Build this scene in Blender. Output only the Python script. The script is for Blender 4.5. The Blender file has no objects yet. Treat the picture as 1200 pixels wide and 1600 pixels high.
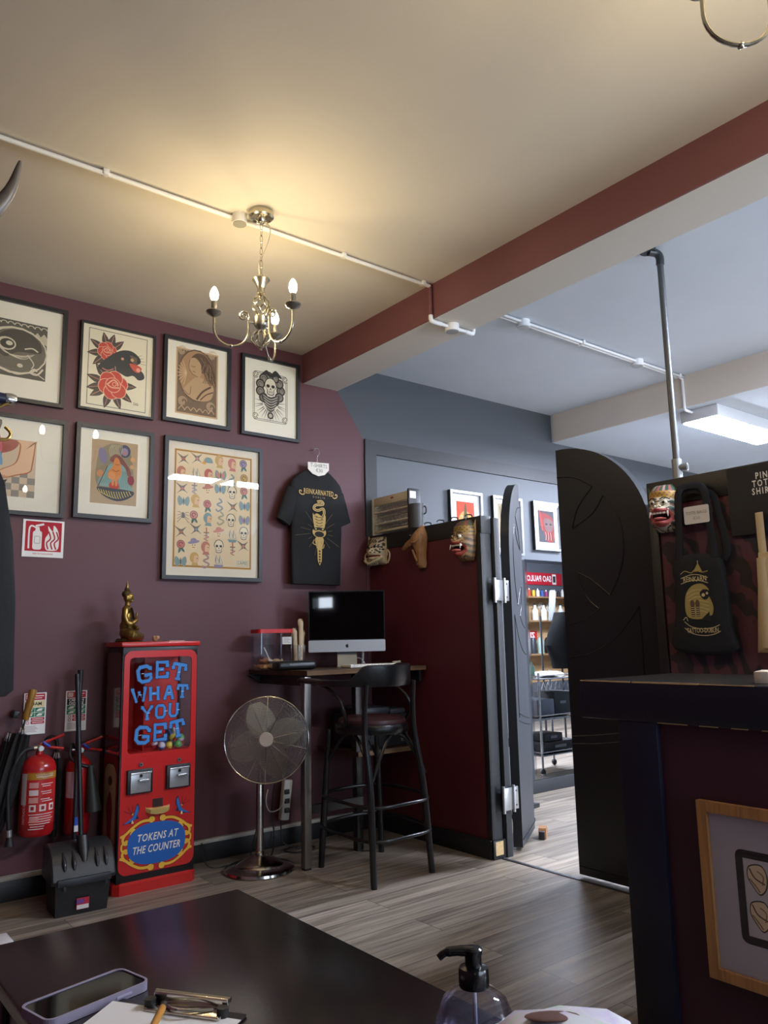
import bpy, bmesh, math, random
from mathutils import Matrix, Vector
random.seed(7)
S = bpy.context.scene
COL = S.collection
PI = math.pi

# ---------------------------------------------------------------- camera, world, light, exposure
cam = bpy.data.cameras.new('camera'); camo = bpy.data.objects.new('camera', cam); COL.objects.link(camo)
RT = ((0.7857793, -0.6181677, -0.0204858), (0.0841800, 0.1397006, -0.9866091), (0.6127517, 0.7735325, 0.1618112))
camo.matrix_world = Matrix(((RT[0][0], -RT[1][0], -RT[2][0], 0), (RT[0][1], -RT[1][1], -RT[2][1], 0),
                            (RT[0][2], -RT[1][2], -RT[2][2], 1.25), (0, 0, 0, 1)))
cam.sensor_fit = 'VERTICAL'; cam.sensor_height = 36; cam.lens = 1222.754 / 1600 * 36
cam.clip_start = 0.02; cam.clip_end = 60
S.camera = camo
S.view_settings.view_transform = 'Standard'; S.view_settings.look = 'None'
S.view_settings.gamma = 1; S.view_settings.use_curve_mapping = False
S.view_settings.exposure = 0.9
try:
    S.cycles.max_bounces = 8; S.cycles.transparent_max_bounces = 16; S.cycles.use_denoising = True
    S.cycles.sample_clamp_indirect = 6; S.cycles.caustics_reflective = False; S.cycles.caustics_refractive = False
except Exception:
    pass
world = bpy.data.worlds.new('sky'); S.world = world; world.use_nodes = True
world.node_tree.nodes['Background'].inputs[0].default_value = (0.62, 0.74, 0.95, 1)
world.node_tree.nodes['Background'].inputs[1].default_value = 1.0
BULB_POWER = 190.0          # emission of a candle bulb
LED_POWER = 120.0           # emission of a ceiling panel
DAY_POWER = 70.0           # daylight at the shop window
day = bpy.data.lights.new('daylight', 'AREA'); day.shape = 'RECTANGLE'; day.size = 3.6; day.size_y = 1.7
day.energy = DAY_POWER; day.color = (0.68, 0.82, 1.0)
dayo = bpy.data.objects.new('daylight', day); COL.objects.link(dayo)
dayo.location = (2.3, -3.35, 1.45); dayo.rotation_euler = (math.radians(90), 0, 0)
day2 = bpy.data.lights.new('daylight_right', 'AREA'); day2.shape = 'RECTANGLE'; day2.size = 3.2; day2.size_y = 1.7
day2.energy = 210.0; day2.color = (0.80, 0.89, 1.0)
day3 = bpy.data.lights.new('daylight_side', 'AREA'); day3.shape = 'RECTANGLE'; day3.size = 0.46; day3.size_y = 0.24
day3.energy = 4.0; day3.color = (0.78, 0.88, 1.0)
dayo3 = bpy.data.objects.new('daylight_side', day3); COL.objects.link(dayo3)
dayo3.location = (-1.76, -3.30, 1.915); dayo3.rotation_euler = (math.radians(90), 0, 0)
dayo2 = bpy.data.objects.new('daylight_right', day2); COL.objects.link(dayo2)
dayo2.location = (6.4, -3.35, 1.45); dayo2.rotation_euler = (math.radians(90), 0, 0)

# ---------------------------------------------------------------- helpers
def lin(c):
    c = c.lstrip('#'); v = [int(c[i:i + 2], 16) / 255 for i in (0, 2, 4)]
    return tuple(x / 12.92 if x <= 0.04045 else ((x + 0.055) / 1.055) ** 2.4 for x in v) + (1,)

_M = {}
def M(c, r=0.6, m=0.0, bump=0.0, bs=60.0, em=0.0, coat=0.0, var=0.0, vs=8.0, spec=None):
    """procedural principled material, cached by its look"""
    k = (c, r, m, bump, bs, em, coat, var, vs, spec)
    if k in _M: return _M[k]
    mt = bpy.data.materials.new('mat_' + c.strip('#') + '_%d' % len(_M)); mt.use_nodes = True
    nt = mt.node_tree; b = nt.nodes['Principled BSDF']
    b.inputs['Base Color'].default_value = lin(c); b.inputs['Roughness'].default_value = r; b.inputs['Metallic'].default_value = m
    if coat: b.inputs['Coat Weight'].default_value = coat; b.inputs['Coat Roughness'].default_value = 0.08
    if spec is not None: b.inputs['Specular IOR Level'].default_value = spec
    if em:
        b.inputs['Emission Color'].default_value = lin(c); b.inputs['Emission Strength'].default_value = em
    if bump or var:
        tc = nt.nodes.new('ShaderNodeTexCoord')
    if bump:
        n = nt.nodes.new('ShaderNodeTexNoise'); n.inputs['Scale'].default_value = bs; n.inputs['Detail'].default_value = 3
        bp = nt.nodes.new('ShaderNodeBump'); bp.inputs['Strength'].default_value = bump; bp.inputs['Distance'].default_value = 0.01
        nt.links.new(tc.outputs['Object'], n.inputs['Vector']); nt.links.new(n.outputs['Fac'], bp.inputs['Height'])
        nt.links.new(bp.outputs['Normal'], b.inputs['Normal'])
    if var:
        n = nt.nodes.new('ShaderNodeTexNoise'); n.inputs['Scale'].default_value = vs; n.inputs['Detail'].default_value = 4
        rp = nt.nodes.new('ShaderNodeValToRGB'); l = lin(c)
        rp.color_ramp.elements[0].position = 0.3; rp.color_ramp.elements[1].position = 0.7
        rp.color_ramp.elements[0].color = tuple(x * (1 - var) for x in l[:3]) + (1,)
        rp.color_ramp.elements[1].color = tuple(min(1, x * (1 + var)) for x in l[:3]) + (1,)
        nt.links.new(tc.outputs['Object'], n.inputs['Vector']); nt.links.new(n.outputs['Fac'], rp.inputs['Fac'])
        nt.links.new(rp.outputs['Color'], b.inputs['Base Color'])
    _M[k] = mt; return mt

def glass_mat(name, tint=(1, 1, 1), ior=1.5, rough=0.0, gl=1.0, refl=1.0):
    """thin clear sheet: see-through with a mirror sheen that grows at glancing angles"""
    mt = bpy.data.materials.new(name); mt.use_nodes = True; nt = mt.node_tree
    for n in list(nt.nodes): nt.nodes.remove(n)
    o = nt.nodes.new('ShaderNodeOutputMaterial'); mx = nt.nodes.new('ShaderNodeMixShader')
    t = nt.nodes.new('ShaderNodeBsdfTransparent'); g = nt.nodes.new('ShaderNodeBsdfGlossy'); f = nt.nodes.new('ShaderNodeFresnel')
    t.inputs[0].default_value = tuple(tint) + (1,); g.inputs['Roughness'].default_value = rough
    g.inputs[0].default_value = (gl, gl, gl, 1)
    gm = nt.nodes.new('ShaderNodeNewGeometry'); mi = nt.nodes.new('ShaderNodeMix')     # same sheen from both faces of the sheet
    mi.inputs['A'].default_value = ior; mi.inputs['B'].default_value = 1 / ior
    nt.links.new(gm.outputs['Backfacing'], mi.inputs['Factor']); nt.links.new(mi.outputs['Result'], f.inputs[0])
    nt.links.new(f.outputs[0], mx.inputs[0]); nt.links.new(t.outputs[0], mx.inputs[1]); nt.links.new(g.outputs[0], mx.inputs[2])
    nt.links.new(mx.outputs[0], o.inputs[0]); return mt
GLASS = glass_mat('picture_glass'); CLEAR = glass_mat('clear_plastic', (0.93, 0.93, 0.95), 1.45, 0.03)

def wood_floor():
    mt = bpy.data.materials.new('floor_planks'); mt.use_nodes = True; nt = mt.node_tree; b = nt.nodes['Principled BSDF']
    L = nt.links.new; N = nt.nodes.new
    tc = N('ShaderNodeTexCoord')
    br = N('ShaderNodeTexBrick'); br.offset = 0.37; br.inputs['Scale'].default_value = 1.0
    br.inputs['Brick Width'].default_value = 1.22; br.inputs['Row Height'].default_value = 0.182
    br.inputs['Mortar Size'].default_value = 0.0016; br.inputs['Mortar Smooth'].default_value = 0.0
    br.inputs['Color1'].default_value = (0, 0, 0, 1); br.inputs['Color2'].default_value = (1, 1, 1, 1); br.inputs['Mortar'].default_value = (0.5, 0.5, 0.5, 1)
    L(tc.outputs['Object'], br.inputs['Vector'])
    mp = N('ShaderNodeMapping'); mp.inputs['Scale'].default_value = (1.3, 26, 1); L(tc.outputs['Object'], mp.inputs['Vector'])
    ad = N('ShaderNodeVectorMath'); ad.operation = 'ADD'
    sc = N('ShaderNodeVectorMath'); sc.operation = 'SCALE'; sc.inputs['Scale'].default_value = 13.0
    L(br.outputs['Color'], sc.inputs[0]); L(mp.outputs[0], ad.inputs[0]); L(sc.outputs[0], ad.inputs[1])
    n1 = N('ShaderNodeTexNoise'); n1.inputs['Scale'].default_value = 1.0; n1.inputs['Detail'].default_value = 8; n1.inputs['Distortion'].default_value = 1.1
    L(ad.outputs[0], n1.inputs['Vector'])
    rp = N('ShaderNodeValToRGB'); e = rp.color_ramp.elements
    e[0].position = 0.30; e[0].color = lin('#665d53'); e[1].position = 0.72; e[1].color = lin('#b9ad9f')
    m_ = e.new(0.5); m_.color = lin('#93887b')
    L(n1.outputs['Fac'], rp.inputs['Fac'])
    mx = N('ShaderNodeMix'); mx.data_type = 'RGBA'; mx.blend_type = 'MULTIPLY'; mx.inputs['Factor'].default_value = 1
    r2 = N('ShaderNodeValToRGB'); r2.color_ramp.elements[0].color = (0.66, 0.65, 0.64, 1); r2.color_ramp.elements[1].color = (1.12, 1.1, 1.08, 1)
    L(br.outputs['Color'], r2.inputs['Fac']); L(rp.outputs['Color'], mx.inputs['A']); L(r2.outputs['Color'], mx.inputs['B'])
    m2 = N('ShaderNodeMix'); m2.data_type = 'RGBA'; m2.inputs['B'].default_value = lin('#2a2623')
    L(br.outputs['Fac'], m2.inputs['Factor']); L(mx.outputs['Result'], m2.inputs['A']); L(m2.outputs['Result'], b.inputs['Base Color'])
    b.inputs['Roughness'].default_value = 0.36
    bp = N('ShaderNodeBump'); bp.inputs['Strength'].default_value = 0.12; bp.inputs['Distance'].default_value = 0.004
    L(n1.outputs['Fac'], bp.inputs['Height']); L(bp.outputs['Normal'], b.inputs['Normal'])
    return mt

def grain_mat(name, c0, c1, axis='x', rough=0.55, dens=30):
    mt = bpy.data.materials.new(name); mt.use_nodes = True; nt = mt.node_tree; b = nt.nodes['Principled BSDF']; L = nt.links.new; N = nt.nodes.new
    tc = N('ShaderNodeTexCoord'); mp = N('ShaderNodeMapping')
    mp.inputs['Scale'].default_value = (2, dens, dens) if axis == 'x' else ((dens, 2, dens) if axis == 'y' else (dens, dens, 2))
    n = N('ShaderNodeTexNoise'); n.inputs['Scale'].default_value = 1.5; n.inputs['Detail'].default_value = 6; n.inputs['Distortion'].default_value = 0.6
    rp = N('ShaderNodeValToRGB'); rp.color_ramp.elements[0].position = 0.32; rp.color_ramp.elements[1].position = 0.68
    rp.color_ramp.elements[0].color = lin(c0); rp.color_ramp.elements[1].color = lin(c1)
    L(tc.outputs['Object'], mp.inputs[0]); L(mp.outputs[0], n.inputs['Vector']); L(n.outputs['Fac'], rp.inputs['Fac']); L(rp.outputs['Color'], b.inputs['Base Color'])
    b.inputs['Roughness'].default_value = rough
    return mt

def V(*a): return Vector(a)
def align(p0, p1):
    d = (Vector(p1) - Vector(p0))
    return Matrix.Translation(p0) @ d.to_track_quat('Z', 'Y').to_matrix().to_4x4(), d.length
def RZ(a): return Matrix.Rotation(a, 4, 'Z')
def RX(a): return Matrix.Rotation(a, 4, 'X')
def RY(a): return Matrix.Rotation(a, 4, 'Y')
def T(x, y, z): return Matrix.Translation((x, y, z))

class MB:
    """collects shapes into one mesh"""
    def __init__(s, X=None): s.v = []; s.f = []; s.m = []; s.mats = []; s.X = X; s.smooth = []
    def mi(s, mat):
        if mat not in s.mats: s.mats.append(mat)
        return s.mats.index(mat)
    def add(s, vs, fs, mat, X=None, sm=True):
        o = len(s.v); k = s.mi(mat) if not isinstance(mat, list) else None
        for p in vs:
            p = Vector(p)
            if X is not None: p = X @ p
            if s.X is not None: p = s.X @ p
            s.v.append(p)
        for i, f in enumerate(fs):
            s.f.append([o + j for j in f]); s.m.append(k if k is not None else s.mi(mat[i])); s.smooth.append(sm)
        return s
    def box(s, c, d, mat, bev=0.0, X=None, seg=2):
        if bev <= 0:
            x, y, z = (q / 2 for q in d)
            vs = [(c[0] + a * x, c[1] + b * y, c[2] + e * z) for a in (-1, 1) for b in (-1, 1) for e in (-1, 1)]
            fs = [(0, 1, 3, 2), (4, 6, 7, 5), (0, 4, 5, 1), (2, 3, 7, 6), (0, 2, 6, 4), (1, 5, 7, 3)]
            return s.add(vs, fs, mat, X, False)
        bm = bmesh.new(); bmesh.ops.create_cube(bm, size=1)
        for v in bm.verts: v.co = Vector((v.co.x * d[0], v.co.y * d[1], v.co.z * d[2]))
        bmesh.ops.bevel(bm, geom=bm.edges[:], offset=min(bev, min(d) * 0.49), segments=seg, profile=0.5, affect='EDGES')
        for v in bm.verts: v.co += Vector(c)
        return s.bm(bm, mat, X, True)
    def bm(s, bm, mat, X=None, sm=True):
        bm.verts.index_update()
        s.add([v.co.copy() for v in bm.verts], [[v.index for v in f.verts] for f in bm.faces], mat, X, sm); bm.free(); return s
    def cyl(s, p0, p1, r0, mat, r1=None, n=20, cap=True, X=None):
        r1 = r0 if r1 is None else r1
        A, L = align(p0, p1); vs = []; fs = []
        for k in range(n):
            a = 2 * PI * k / n
            vs.append(A @ Vector((r0 * math.cos(a), r0 * math.sin(a), 0))); vs.append(A @ Vector((r1 * math.cos(a), r1 * math.sin(a), L)))
        for k in range(n):
            j = (k + 1) % n; fs.append((2 * k, 2 * j, 2 * j + 1, 2 * k + 1))
        s.add(vs, fs, mat, X)
        if cap:
            s.add([vs[2 * k] for k in range(n)], [list(range(n))[::-1]], mat, X, False); s.add([vs[2 * k + 1] for k in range(n)], [list(range(n))], mat, X, False)
        return s
    def lathe(s, prof, mat, n=32, o=(0, 0, 0), X=None, sq=(1, 1)):
        vs = []; fs = []
        for r, z in prof:
            for k in range(n):
                a = 2 * PI * k / n; vs.append((o[0] + r * sq[0] * math.cos(a), o[1] + r * sq[1] * math.sin(a), o[2] + z))
        for i in range(len(prof) - 1):
            for k in range(n):
                j = (k + 1) % n; fs.append((i * n + k, i * n + j, (i + 1) * n + j, (i + 1) * n + k))
        s.add(vs, fs, mat, X)
        for i, rev in ((0, True), (len(prof) - 1, False)):
            if prof[i][0] > 1e-5:
                q = [vs[i * n + k] for k in range(n)]; s.add(q, [list(range(n))[::-1] if rev else list(range(n))], mat, X, False)
        return s
    def loft(s, rings, mat, X=None, closed=False, cap=True, sm=True):
        n = len(rings[0]); vs = [p for r in rings for p in r]; fs = []
        R = len(rings)
        for i in range(R if closed else R - 1):
            for k in range(n):
                j = (k + 1) % n; i2 = (i + 1) % R; fs.append((i * n + k, i * n + j, i2 * n + j, i2 * n + k))
        s.add(vs, fs, mat, X, sm)
        if cap and not closed:
            s.add(rings[0], [list(range(n))[::-1]], mat, X, False); s.add(rings[-1], [list(range(n))], mat, X, False)
        return s
    def tube(s, pts, r, mat, n=8, closed=False, X=None, flat=None):
        pts = [Vector(p) for p in pts]; N = len(pts); rings = []
        up = None
        for i, p in enumerate(pts):
            a = pts[(i - 1) % N] if (closed or i > 0) else p; b = pts[(i + 1) % N] if (closed or i < N - 1) else p
            t = (b - a).normalized()
            if up is None:
                up = Vector((0, 0, 1)) if abs(t.z) < 0.9 else Vector((1, 0, 0))
            x = t.cross(up); x = x.normalized() if x.length > 1e-6 else t.orthogonal().normalized(); up = x.cross(t).normalized()
            rr = r[i] if isinstance(r, (list, tuple)) else r
            fx, fz = (rr, rr) if flat is None else flat
            rings.append([p + x * (math.cos(2 * PI * k / n) * fx) + up * (math.sin(2 * PI * k / n) * fz) for k in range(n)])
        return s.loft(rings, mat, X, closed)
    def ell(s, c, r, mat, n=16, m=10, X=None):
        if not isinstance(r, (tuple, list)): r = (r, r, r)
        prof = []
        vs = [(c[0], c[1], c[2] - r[2])]; fs = []
        for i in range(1, m):
            a = -PI / 2 + PI * i / m
            for k in range(n):
                b = 2 * PI * k / n; vs.append((c[0] + r[0] * math.cos(a) * math.cos(b), c[1] + r[1] * math.cos(a) * math.sin(b), c[2] + r[2] * math.sin(a)))
        vs.append((c[0], c[1], c[2] + r[2]))
        for k in range(n): fs.append((0, 1 + (k + 1) % n, 1 + k)); fs.append((len(vs) - 1, 1 + (m - 2) * n + k, 1 + (m - 2) * n + (k + 1) % n))
        for i in range(m - 2):
            for k in range(n): j = (k + 1) % n; fs.append((1 + i * n + k, 1 + i * n + j, 1 + (i + 1) * n + j, 1 + (i + 1) * n + k))
        return s.add(vs, fs, mat, X)
    def prism(s, pts, y0, y1, mat, X=None):
        """outline in x,z swept from y0 (front) to y1"""
        n = len(pts)
        if sum(pts[i][0] * pts[(i + 1) % n][1] - pts[(i + 1) % n][0] * pts[i][1] for i in range(n)) < 0: pts = pts[::-1]
        a = [(p[0], y0, p[1]) for p in pts]; b = [(p[0], y1, p[1]) for p in pts]
        s.add(a, [list(range(n))], mat, X, False); s.add(b, [list(range(n))[::-1]], mat, X, False)
        s.add(a + b, [(i, n + i, n + (i + 1) % n, (i + 1) % n) for i in range(n)], mat, X, False); return s
    def ringplate(s, outer, inner, y0, y1, mat, X=None):
        n = len(outer); vs = []
        for q, y in ((outer, y0), (inner, y0), (inner, y1), (outer, y1)): vs += [(p[0], y, p[1]) for p in q]
        fs = []
        for i in range(n):
            j = (i + 1) % n
            for a, b in ((0, 1), (1, 2), (2, 3), (3, 0)): fs.append((a * n + i, a * n + j, b * n + j, b * n + i))
        return s.add(vs, fs, mat, X, False)
    def poly(s, pts, y, mat, X=None):
        n = len(pts)
        if sum(pts[i][0] * pts[(i + 1) % n][1] - pts[(i + 1) % n][0] * pts[i][1] for i in range(n)) < 0: pts = pts[::-1]
        return s.add([(p[0], y, p[1]) for p in pts], [list(range(n))], mat, X, False)
    def text(s, txt, size, x, z, y, mat, X=None, align='CENTER', bold=0.0, sx=1.0, shear=0.0, space=1.0, depth=0.0, flip=False):
        c = bpy.data.curves.new('t', 'FONT'); c.body = txt; c.size = size; c.align_x = align; c.align_y = 'CENTER'
        c.offset = bold; c.shear = shear; c.space_character = space; c.extrude = depth; c.resolution_u = 2
        o = bpy.data.objects.new('t', c); COL.objects.link(o)
        dg = bpy.context.evaluated_depsgraph_get(); me = bpy.data.meshes.new_from_object(o.evaluated_get(dg))
        vs = [(x + v.co.x * sx, y - v.co.z, z + v.co.y) for v in me.vertices]; fs = [list(p.vertices) for p in me.polygons]
        bpy.data.objects.remove(o); bpy.data.curves.remove(c); bpy.data.meshes.remove(me)
        return s.add(vs, fs, mat, X, False)
    def build(s, name, parent=None, loc=None, rz=0.0, angle=40):
        me = bpy.data.meshes.new(name)
        me.from_pydata([tuple(v) for v in s.v], [], s.f)
        for mt in s.mats: me.materials.append(mt)
        me.polygons.foreach_set('material_index', s.m); me.polygons.foreach_set('use_smooth', s.smooth)
        bm = bmesh.new(); bm.from_mesh(me); bmesh.ops.remove_doubles(bm, verts=bm.verts[:], dist=1e-6)
        bm.normal_update()
        lim = math.radians(angle)
        for e in bm.edges:
            if len(e.link_faces) == 2 and e.calc_face_angle(0) > lim: e.smooth = False
        bm.to_mesh(me); bm.free(); me.update()
        o = bpy.data.objects.new(name, me); COL.objects.link(o)
        if parent is not None: o.parent = parent
        if loc is not None: o.location = loc
        if rz: o.rotation_euler = (0, 0, rz)
        return o

def tag(o, label, cat, group=None):
    o['label'] = label; o['category'] = cat
    if group: o['group'] = group
    return o
def thing(name, label, cat, loc=(0, 0, 0), rz=0.0, group=None):
    o = bpy.data.objects.new(name, None); COL.objects.link(o); o.location = loc; o.rotation_euler = (0, 0, rz); o.empty_display_size = 0.05
    return tag(o, label, cat, group)
def struct(o): o['kind'] = 'structure'; return o
def rrect(x0, z0, x1, z1, r, n=6):
    pts = []
    for cx, cz, a0 in ((x1 - r, z1 - r, 0), (x0 + r, z1 - r, 90), (x0 + r, z0 + r, 180), (x1 - r, z0 + r, 270)):
        for k in range(n + 1):
            a = math.radians(a0 + 90 * k / n); pts.append((cx + r * math.cos(a), cz + r * math.sin(a)))
    return pts
def arc(cx, cz, r, a0, a1, n=16, rz=None):
    rz = r if rz is None else rz
    return [(cx + r * math.cos(math.radians(a0 + (a1 - a0) * k / n)), cz + rz * math.sin(math.radians(a0 + (a1 - a0) * k / n))) for k in range(n + 1)]
def spline(pts, n=6, closed=False):
    """Catmull-Rom through the points (any dimension)"""
    P = [tuple(p) for p in pts]; N = len(P); out = []
    g = (lambda i: P[i % N]) if closed else (lambda i: P[max(0, min(N - 1, i))])
    for i in range(N if closed else N - 1):
        a, b, c, d = g(i - 1), g(i), g(i + 1), g(i + 2)
        for k in range(n):
            t = k / n
            out.append(tuple(0.5 * (2 * b[q] + (c[q] - a[q]) * t + (2 * a[q] - 5 * b[q] + 4 * c[q] - d[q]) * t * t + (3 * b[q] - a[q] - 3 * c[q] + d[q]) * t ** 3) for q in range(len(b))))
    if not closed: out.append(P[-1])
    return out
def remeshed(mb, name, parent, mat, vox=0.004, smooth=4):
    """fuse overlapping volumes into one continuous surface"""
    o = mb.build(name, parent)
    r = o.modifiers.new('r', 'REMESH'); r.mode = 'VOXEL'; r.voxel_size = vox; r.use_smooth_shade = True
    sm = o.modifiers.new('s', 'SMOOTH'); sm.factor = 0.5; sm.iterations = smooth
    dg = bpy.context.evaluated_depsgraph_get(); me = bpy.data.meshes.new_from_object(o.evaluated_get(dg))
    o.modifiers.clear(); o.data = me; me.materials.clear(); me.materials.append(mat)
    for p in me.polygons: p.use_smooth = True; p.material_index = 0
    return o

class Art:
    """flat print: coloured shapes on paper, in units of the print's width (u right, v up)"""
    def __init__(s, mb, x0, z0, w, y, step=0.00003): s.mb = mb; s.x0 = x0; s.z0 = z0; s.w = w; s.y = y; s.step = step; s.X = None
    def _p(s, p):
        if s.X: p = s.X(p)
        return (s.x0 + p[0] * s.w, s.z0 + p[1] * s.w)
    def poly(s, pts, c): s.y -= s.step; s.mb.poly([s._p(p) for p in pts], s.y, c if not isinstance(c, str) else M(c, 0.75)); return s
    def blob(s, pts, c, n=4): return s.poly(spline(pts, n, True), c)
    def disc(s, u, v, r, c, rv=None, rot=0, n=18):
        rv = r if rv is None else rv; ca, sa = math.cos(math.radians(rot)), math.sin(math.radians(rot)); q = []
        for k in range(n):
            a = 2 * PI * k / n; x, z = r * math.cos(a), rv * math.sin(a); q.append((u + x * ca - z * sa, v + x * sa + z * ca))
        return s.poly(q, c)
    def line(s, pts, w, c, closed=False, taper=False):
        s.y -= s.step; c = c if not isinstance(c, str) else M(c, 0.75)
        P = [Vector(p) for p in pts]; N = len(P); L = []; R = []
        for i, p in enumerate(P):
            a = P[(i - 1) % N] if (closed or i > 0) else p; b = P[(i + 1) % N] if (closed or i < N - 1) else p
            t = b - a; t = t.normalized() if t.length > 1e-9 else Vector((1, 0)); nn = Vector((-t.y, t.x))
            ww = w / 2 * (1 - 0.9 * i / (N - 1) if taper else 1); L.append(p + nn * ww); R.append(p - nn * ww)
        vs = []; fs = []
        for a, b in zip(L, R):
            x, z = s._p(a); vs.append((x, s.y, z)); x, z = s._p(b); vs.append((x, s.y, z))
        for i in range(N if closed else N - 1):
            j = (i + 1) % N; fs.append((2 * i, 2 * i + 1, 2 * j + 1, 2 * j))
        s.mb.add(vs, fs, c, None, False); return s
    def curve(s, pts, w, c, closed=False, taper=False, n=5): return s.line(spline(pts, n, closed), w, c, closed, taper)
    def text(s, t, size, u, v, c, **k):
        s.y -= s.step; x, z = s._p((u, v)); s.mb.text(t, size * s.w, x, z, s.y, c if not isinstance(c, str) else M(c, 0.75), **k); return s

# ================================================================ SETTING
WY = 4.475; CZ = 3.247
RED = M('#593238', 0.55, bump=0.05, bs=180, var=0.05, vs=2.5)
REDP = M('#58202a', 0.5, bump=0.05, bs=180, var=0.05, vs=2.5)
BEAMRED = M('#70454a', 0.55, bump=0.05, bs=120)
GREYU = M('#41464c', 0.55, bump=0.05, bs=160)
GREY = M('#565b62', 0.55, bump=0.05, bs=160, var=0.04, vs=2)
DGREY = M('#2b2d31', 0.5, bump=0.15, bs=90)
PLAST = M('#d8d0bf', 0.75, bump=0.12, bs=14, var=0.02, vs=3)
PLASTC = M('#c2ccd6', 0.75, bump=0.10, bs=14, var=0.02, vs=3)  # ceiling plaster with the right room's cool daylight put into its colour
BLK = M('#1b1b1d', 0.45, bump=0.08, bs=120)
BLKW = M('#17181c', 0.42, bump=0.12, bs=70)
WHITE = M('#e6e3dc', 0.5)

def boxo(name, x0, x1, y0, y1, z0, z1, mat, parent=None, bev=0.0):
    return MB().box(((x0 + x1) / 2, (y0 + y1) / 2, (z0 + z1) / 2), (x1 - x0, y1 - y0, z1 - z0), mat, bev).build(name, parent)

struct(boxo('floor', -2.4, 10.9, -3.2, 4.6, -0.08, 0, wood_floor()))
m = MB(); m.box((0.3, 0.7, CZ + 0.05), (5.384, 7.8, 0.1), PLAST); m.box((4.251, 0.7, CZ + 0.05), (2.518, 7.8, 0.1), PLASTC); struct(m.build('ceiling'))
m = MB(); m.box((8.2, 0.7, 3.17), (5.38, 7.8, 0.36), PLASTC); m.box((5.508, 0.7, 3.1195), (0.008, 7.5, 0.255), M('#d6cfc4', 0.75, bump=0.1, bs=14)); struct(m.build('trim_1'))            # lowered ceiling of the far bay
m = MB()                                                                                        # beam between the two rooms
m.box((2.992, 0.7, 3.145), (0.29, 7.55, 0.21), M('#cfccc4', 0.75, bump=0.12, bs=14))
m.box((2.842, 0.7, 3.1445), (0.010, 7.55, 0.205), BEAMRED)
struct(m.build('trim_2'))
m = MB()
m.prism([(-0.2, -0.08), (3.43, -0.08), (3.43, 1.9), (3.366, 2.71), (3.137, 3.04), (3.137, 3.3), (-0.2, 3.3)], WY, WY + 0.12, RED)
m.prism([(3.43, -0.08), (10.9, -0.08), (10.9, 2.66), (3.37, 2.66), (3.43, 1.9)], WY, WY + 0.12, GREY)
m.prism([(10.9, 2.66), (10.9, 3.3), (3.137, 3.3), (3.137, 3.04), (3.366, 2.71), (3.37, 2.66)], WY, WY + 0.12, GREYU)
struct(m.build('wall_back'))
m = MB(); m.box((-0.12, 2.55, 1.6), (0.12, 3.9, 3.4), RED); m.box((-1.25, 0.66, 1.6), (2.15, 0.12, 3.4), RED); m.box((-2.3, -1.2, 1.6), (0.12, 3.7, 3.4), RED); struct(m.build('wall_left'))
m = MB()
m.box((-0.52, -3.1, 1.6), (2.04, 0.12, 3.4), RED); m.box((-2.17, -3.1, 1.6), (0.40, 0.12, 3.4), RED); m.box((-1.755, -3.1, 0.905), (0.43, 0.12, 1.81), RED); m.box((-1.755, -3.1, 2.66), (0.43, 0.12, 1.28), RED); m.box((4.45, -3.1, 1.6), (0.7, 0.12, 3.4), GREY); m.box((9.45, -3.1, 1.6), (2.9, 0.12, 3.4), GREY); m.box((6.4, -3.1, 0.32), (3.2, 0.12, 0.8), GREY); m.box((6.4, -3.1, 2.79), (3.2, 0.12, 0.98), GREY)
m.box((2.3, -3.1, 0.32), (3.6, 0.12, 0.8), RED); m.box((2.3, -3.1, 2.79), (3.6, 0.12, 0.98), RED); struct(m.build('wall_front'))
w = MB(); w.ringplate([(-1.97, 1.81), (-1.54, 1.81), (-1.54, 2.02), (-1.97, 2.02)], [(-1.955, 1.825), (-1.555, 1.825), (-1.555, 2.005), (-1.97 + 0.015, 2.005)], -3.14, -3.04, BLK); w = struct(w.build('window_3'))
MB().box((-1.755, -3.09, 1.915), (0.41, 0.006, 0.19), GLASS).build('pane', w)
w = MB(); w.ringplate([(0.5, 0.72), (4.1, 0.72), (4.1, 2.30), (0.5, 2.30)], [(0.56, 0.78), (4.04, 0.78), (4.04, 2.24), (0.56, 2.24)], -3.14, -3.04, BLK)
w.box((2.3, -3.09, 1.51), (0.05, 0.06, 1.5), BLK); w = struct(w.build('window_1'))
MB().box((2.3, -3.09, 1.51), (3.5, 0.006, 1.48), GLASS).build('pane', w)
w = MB(); w.ringplate([(4.8, 0.72), (8.0, 0.72), (8.0, 2.30), (4.8, 2.30)], [(4.86, 0.78), (7.94, 0.78), (7.94, 2.24), (4.86, 2.24)], -3.14, -3.04, BLK)
w.box((6.4, -3.09, 1.51), (0.05, 0.06, 1.5), BLK); w = struct(w.build('window_2'))
MB().box((6.4, -3.09, 1.51), (3.1, 0.006, 1.48), GLASS).build('pane', w)
m = MB(); m.box((10.86, 0.7, 1.6), (0.12, 7.8, 3.4), GREY); struct(m.build('wall_right'))
SHW = grain_mat('pale_boards', '#b08a5e', '#cfae80', 'x', 0.6, 9)
m = MB(); m.box((9.4, 0.75, 1.6), (2.9, 0.1, 3.2), GREY); m.box((9.4, 0.795, 1.25), (2.6, 0.02, 1.35), SHW); struct(m.build('wall_inner'))
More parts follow.
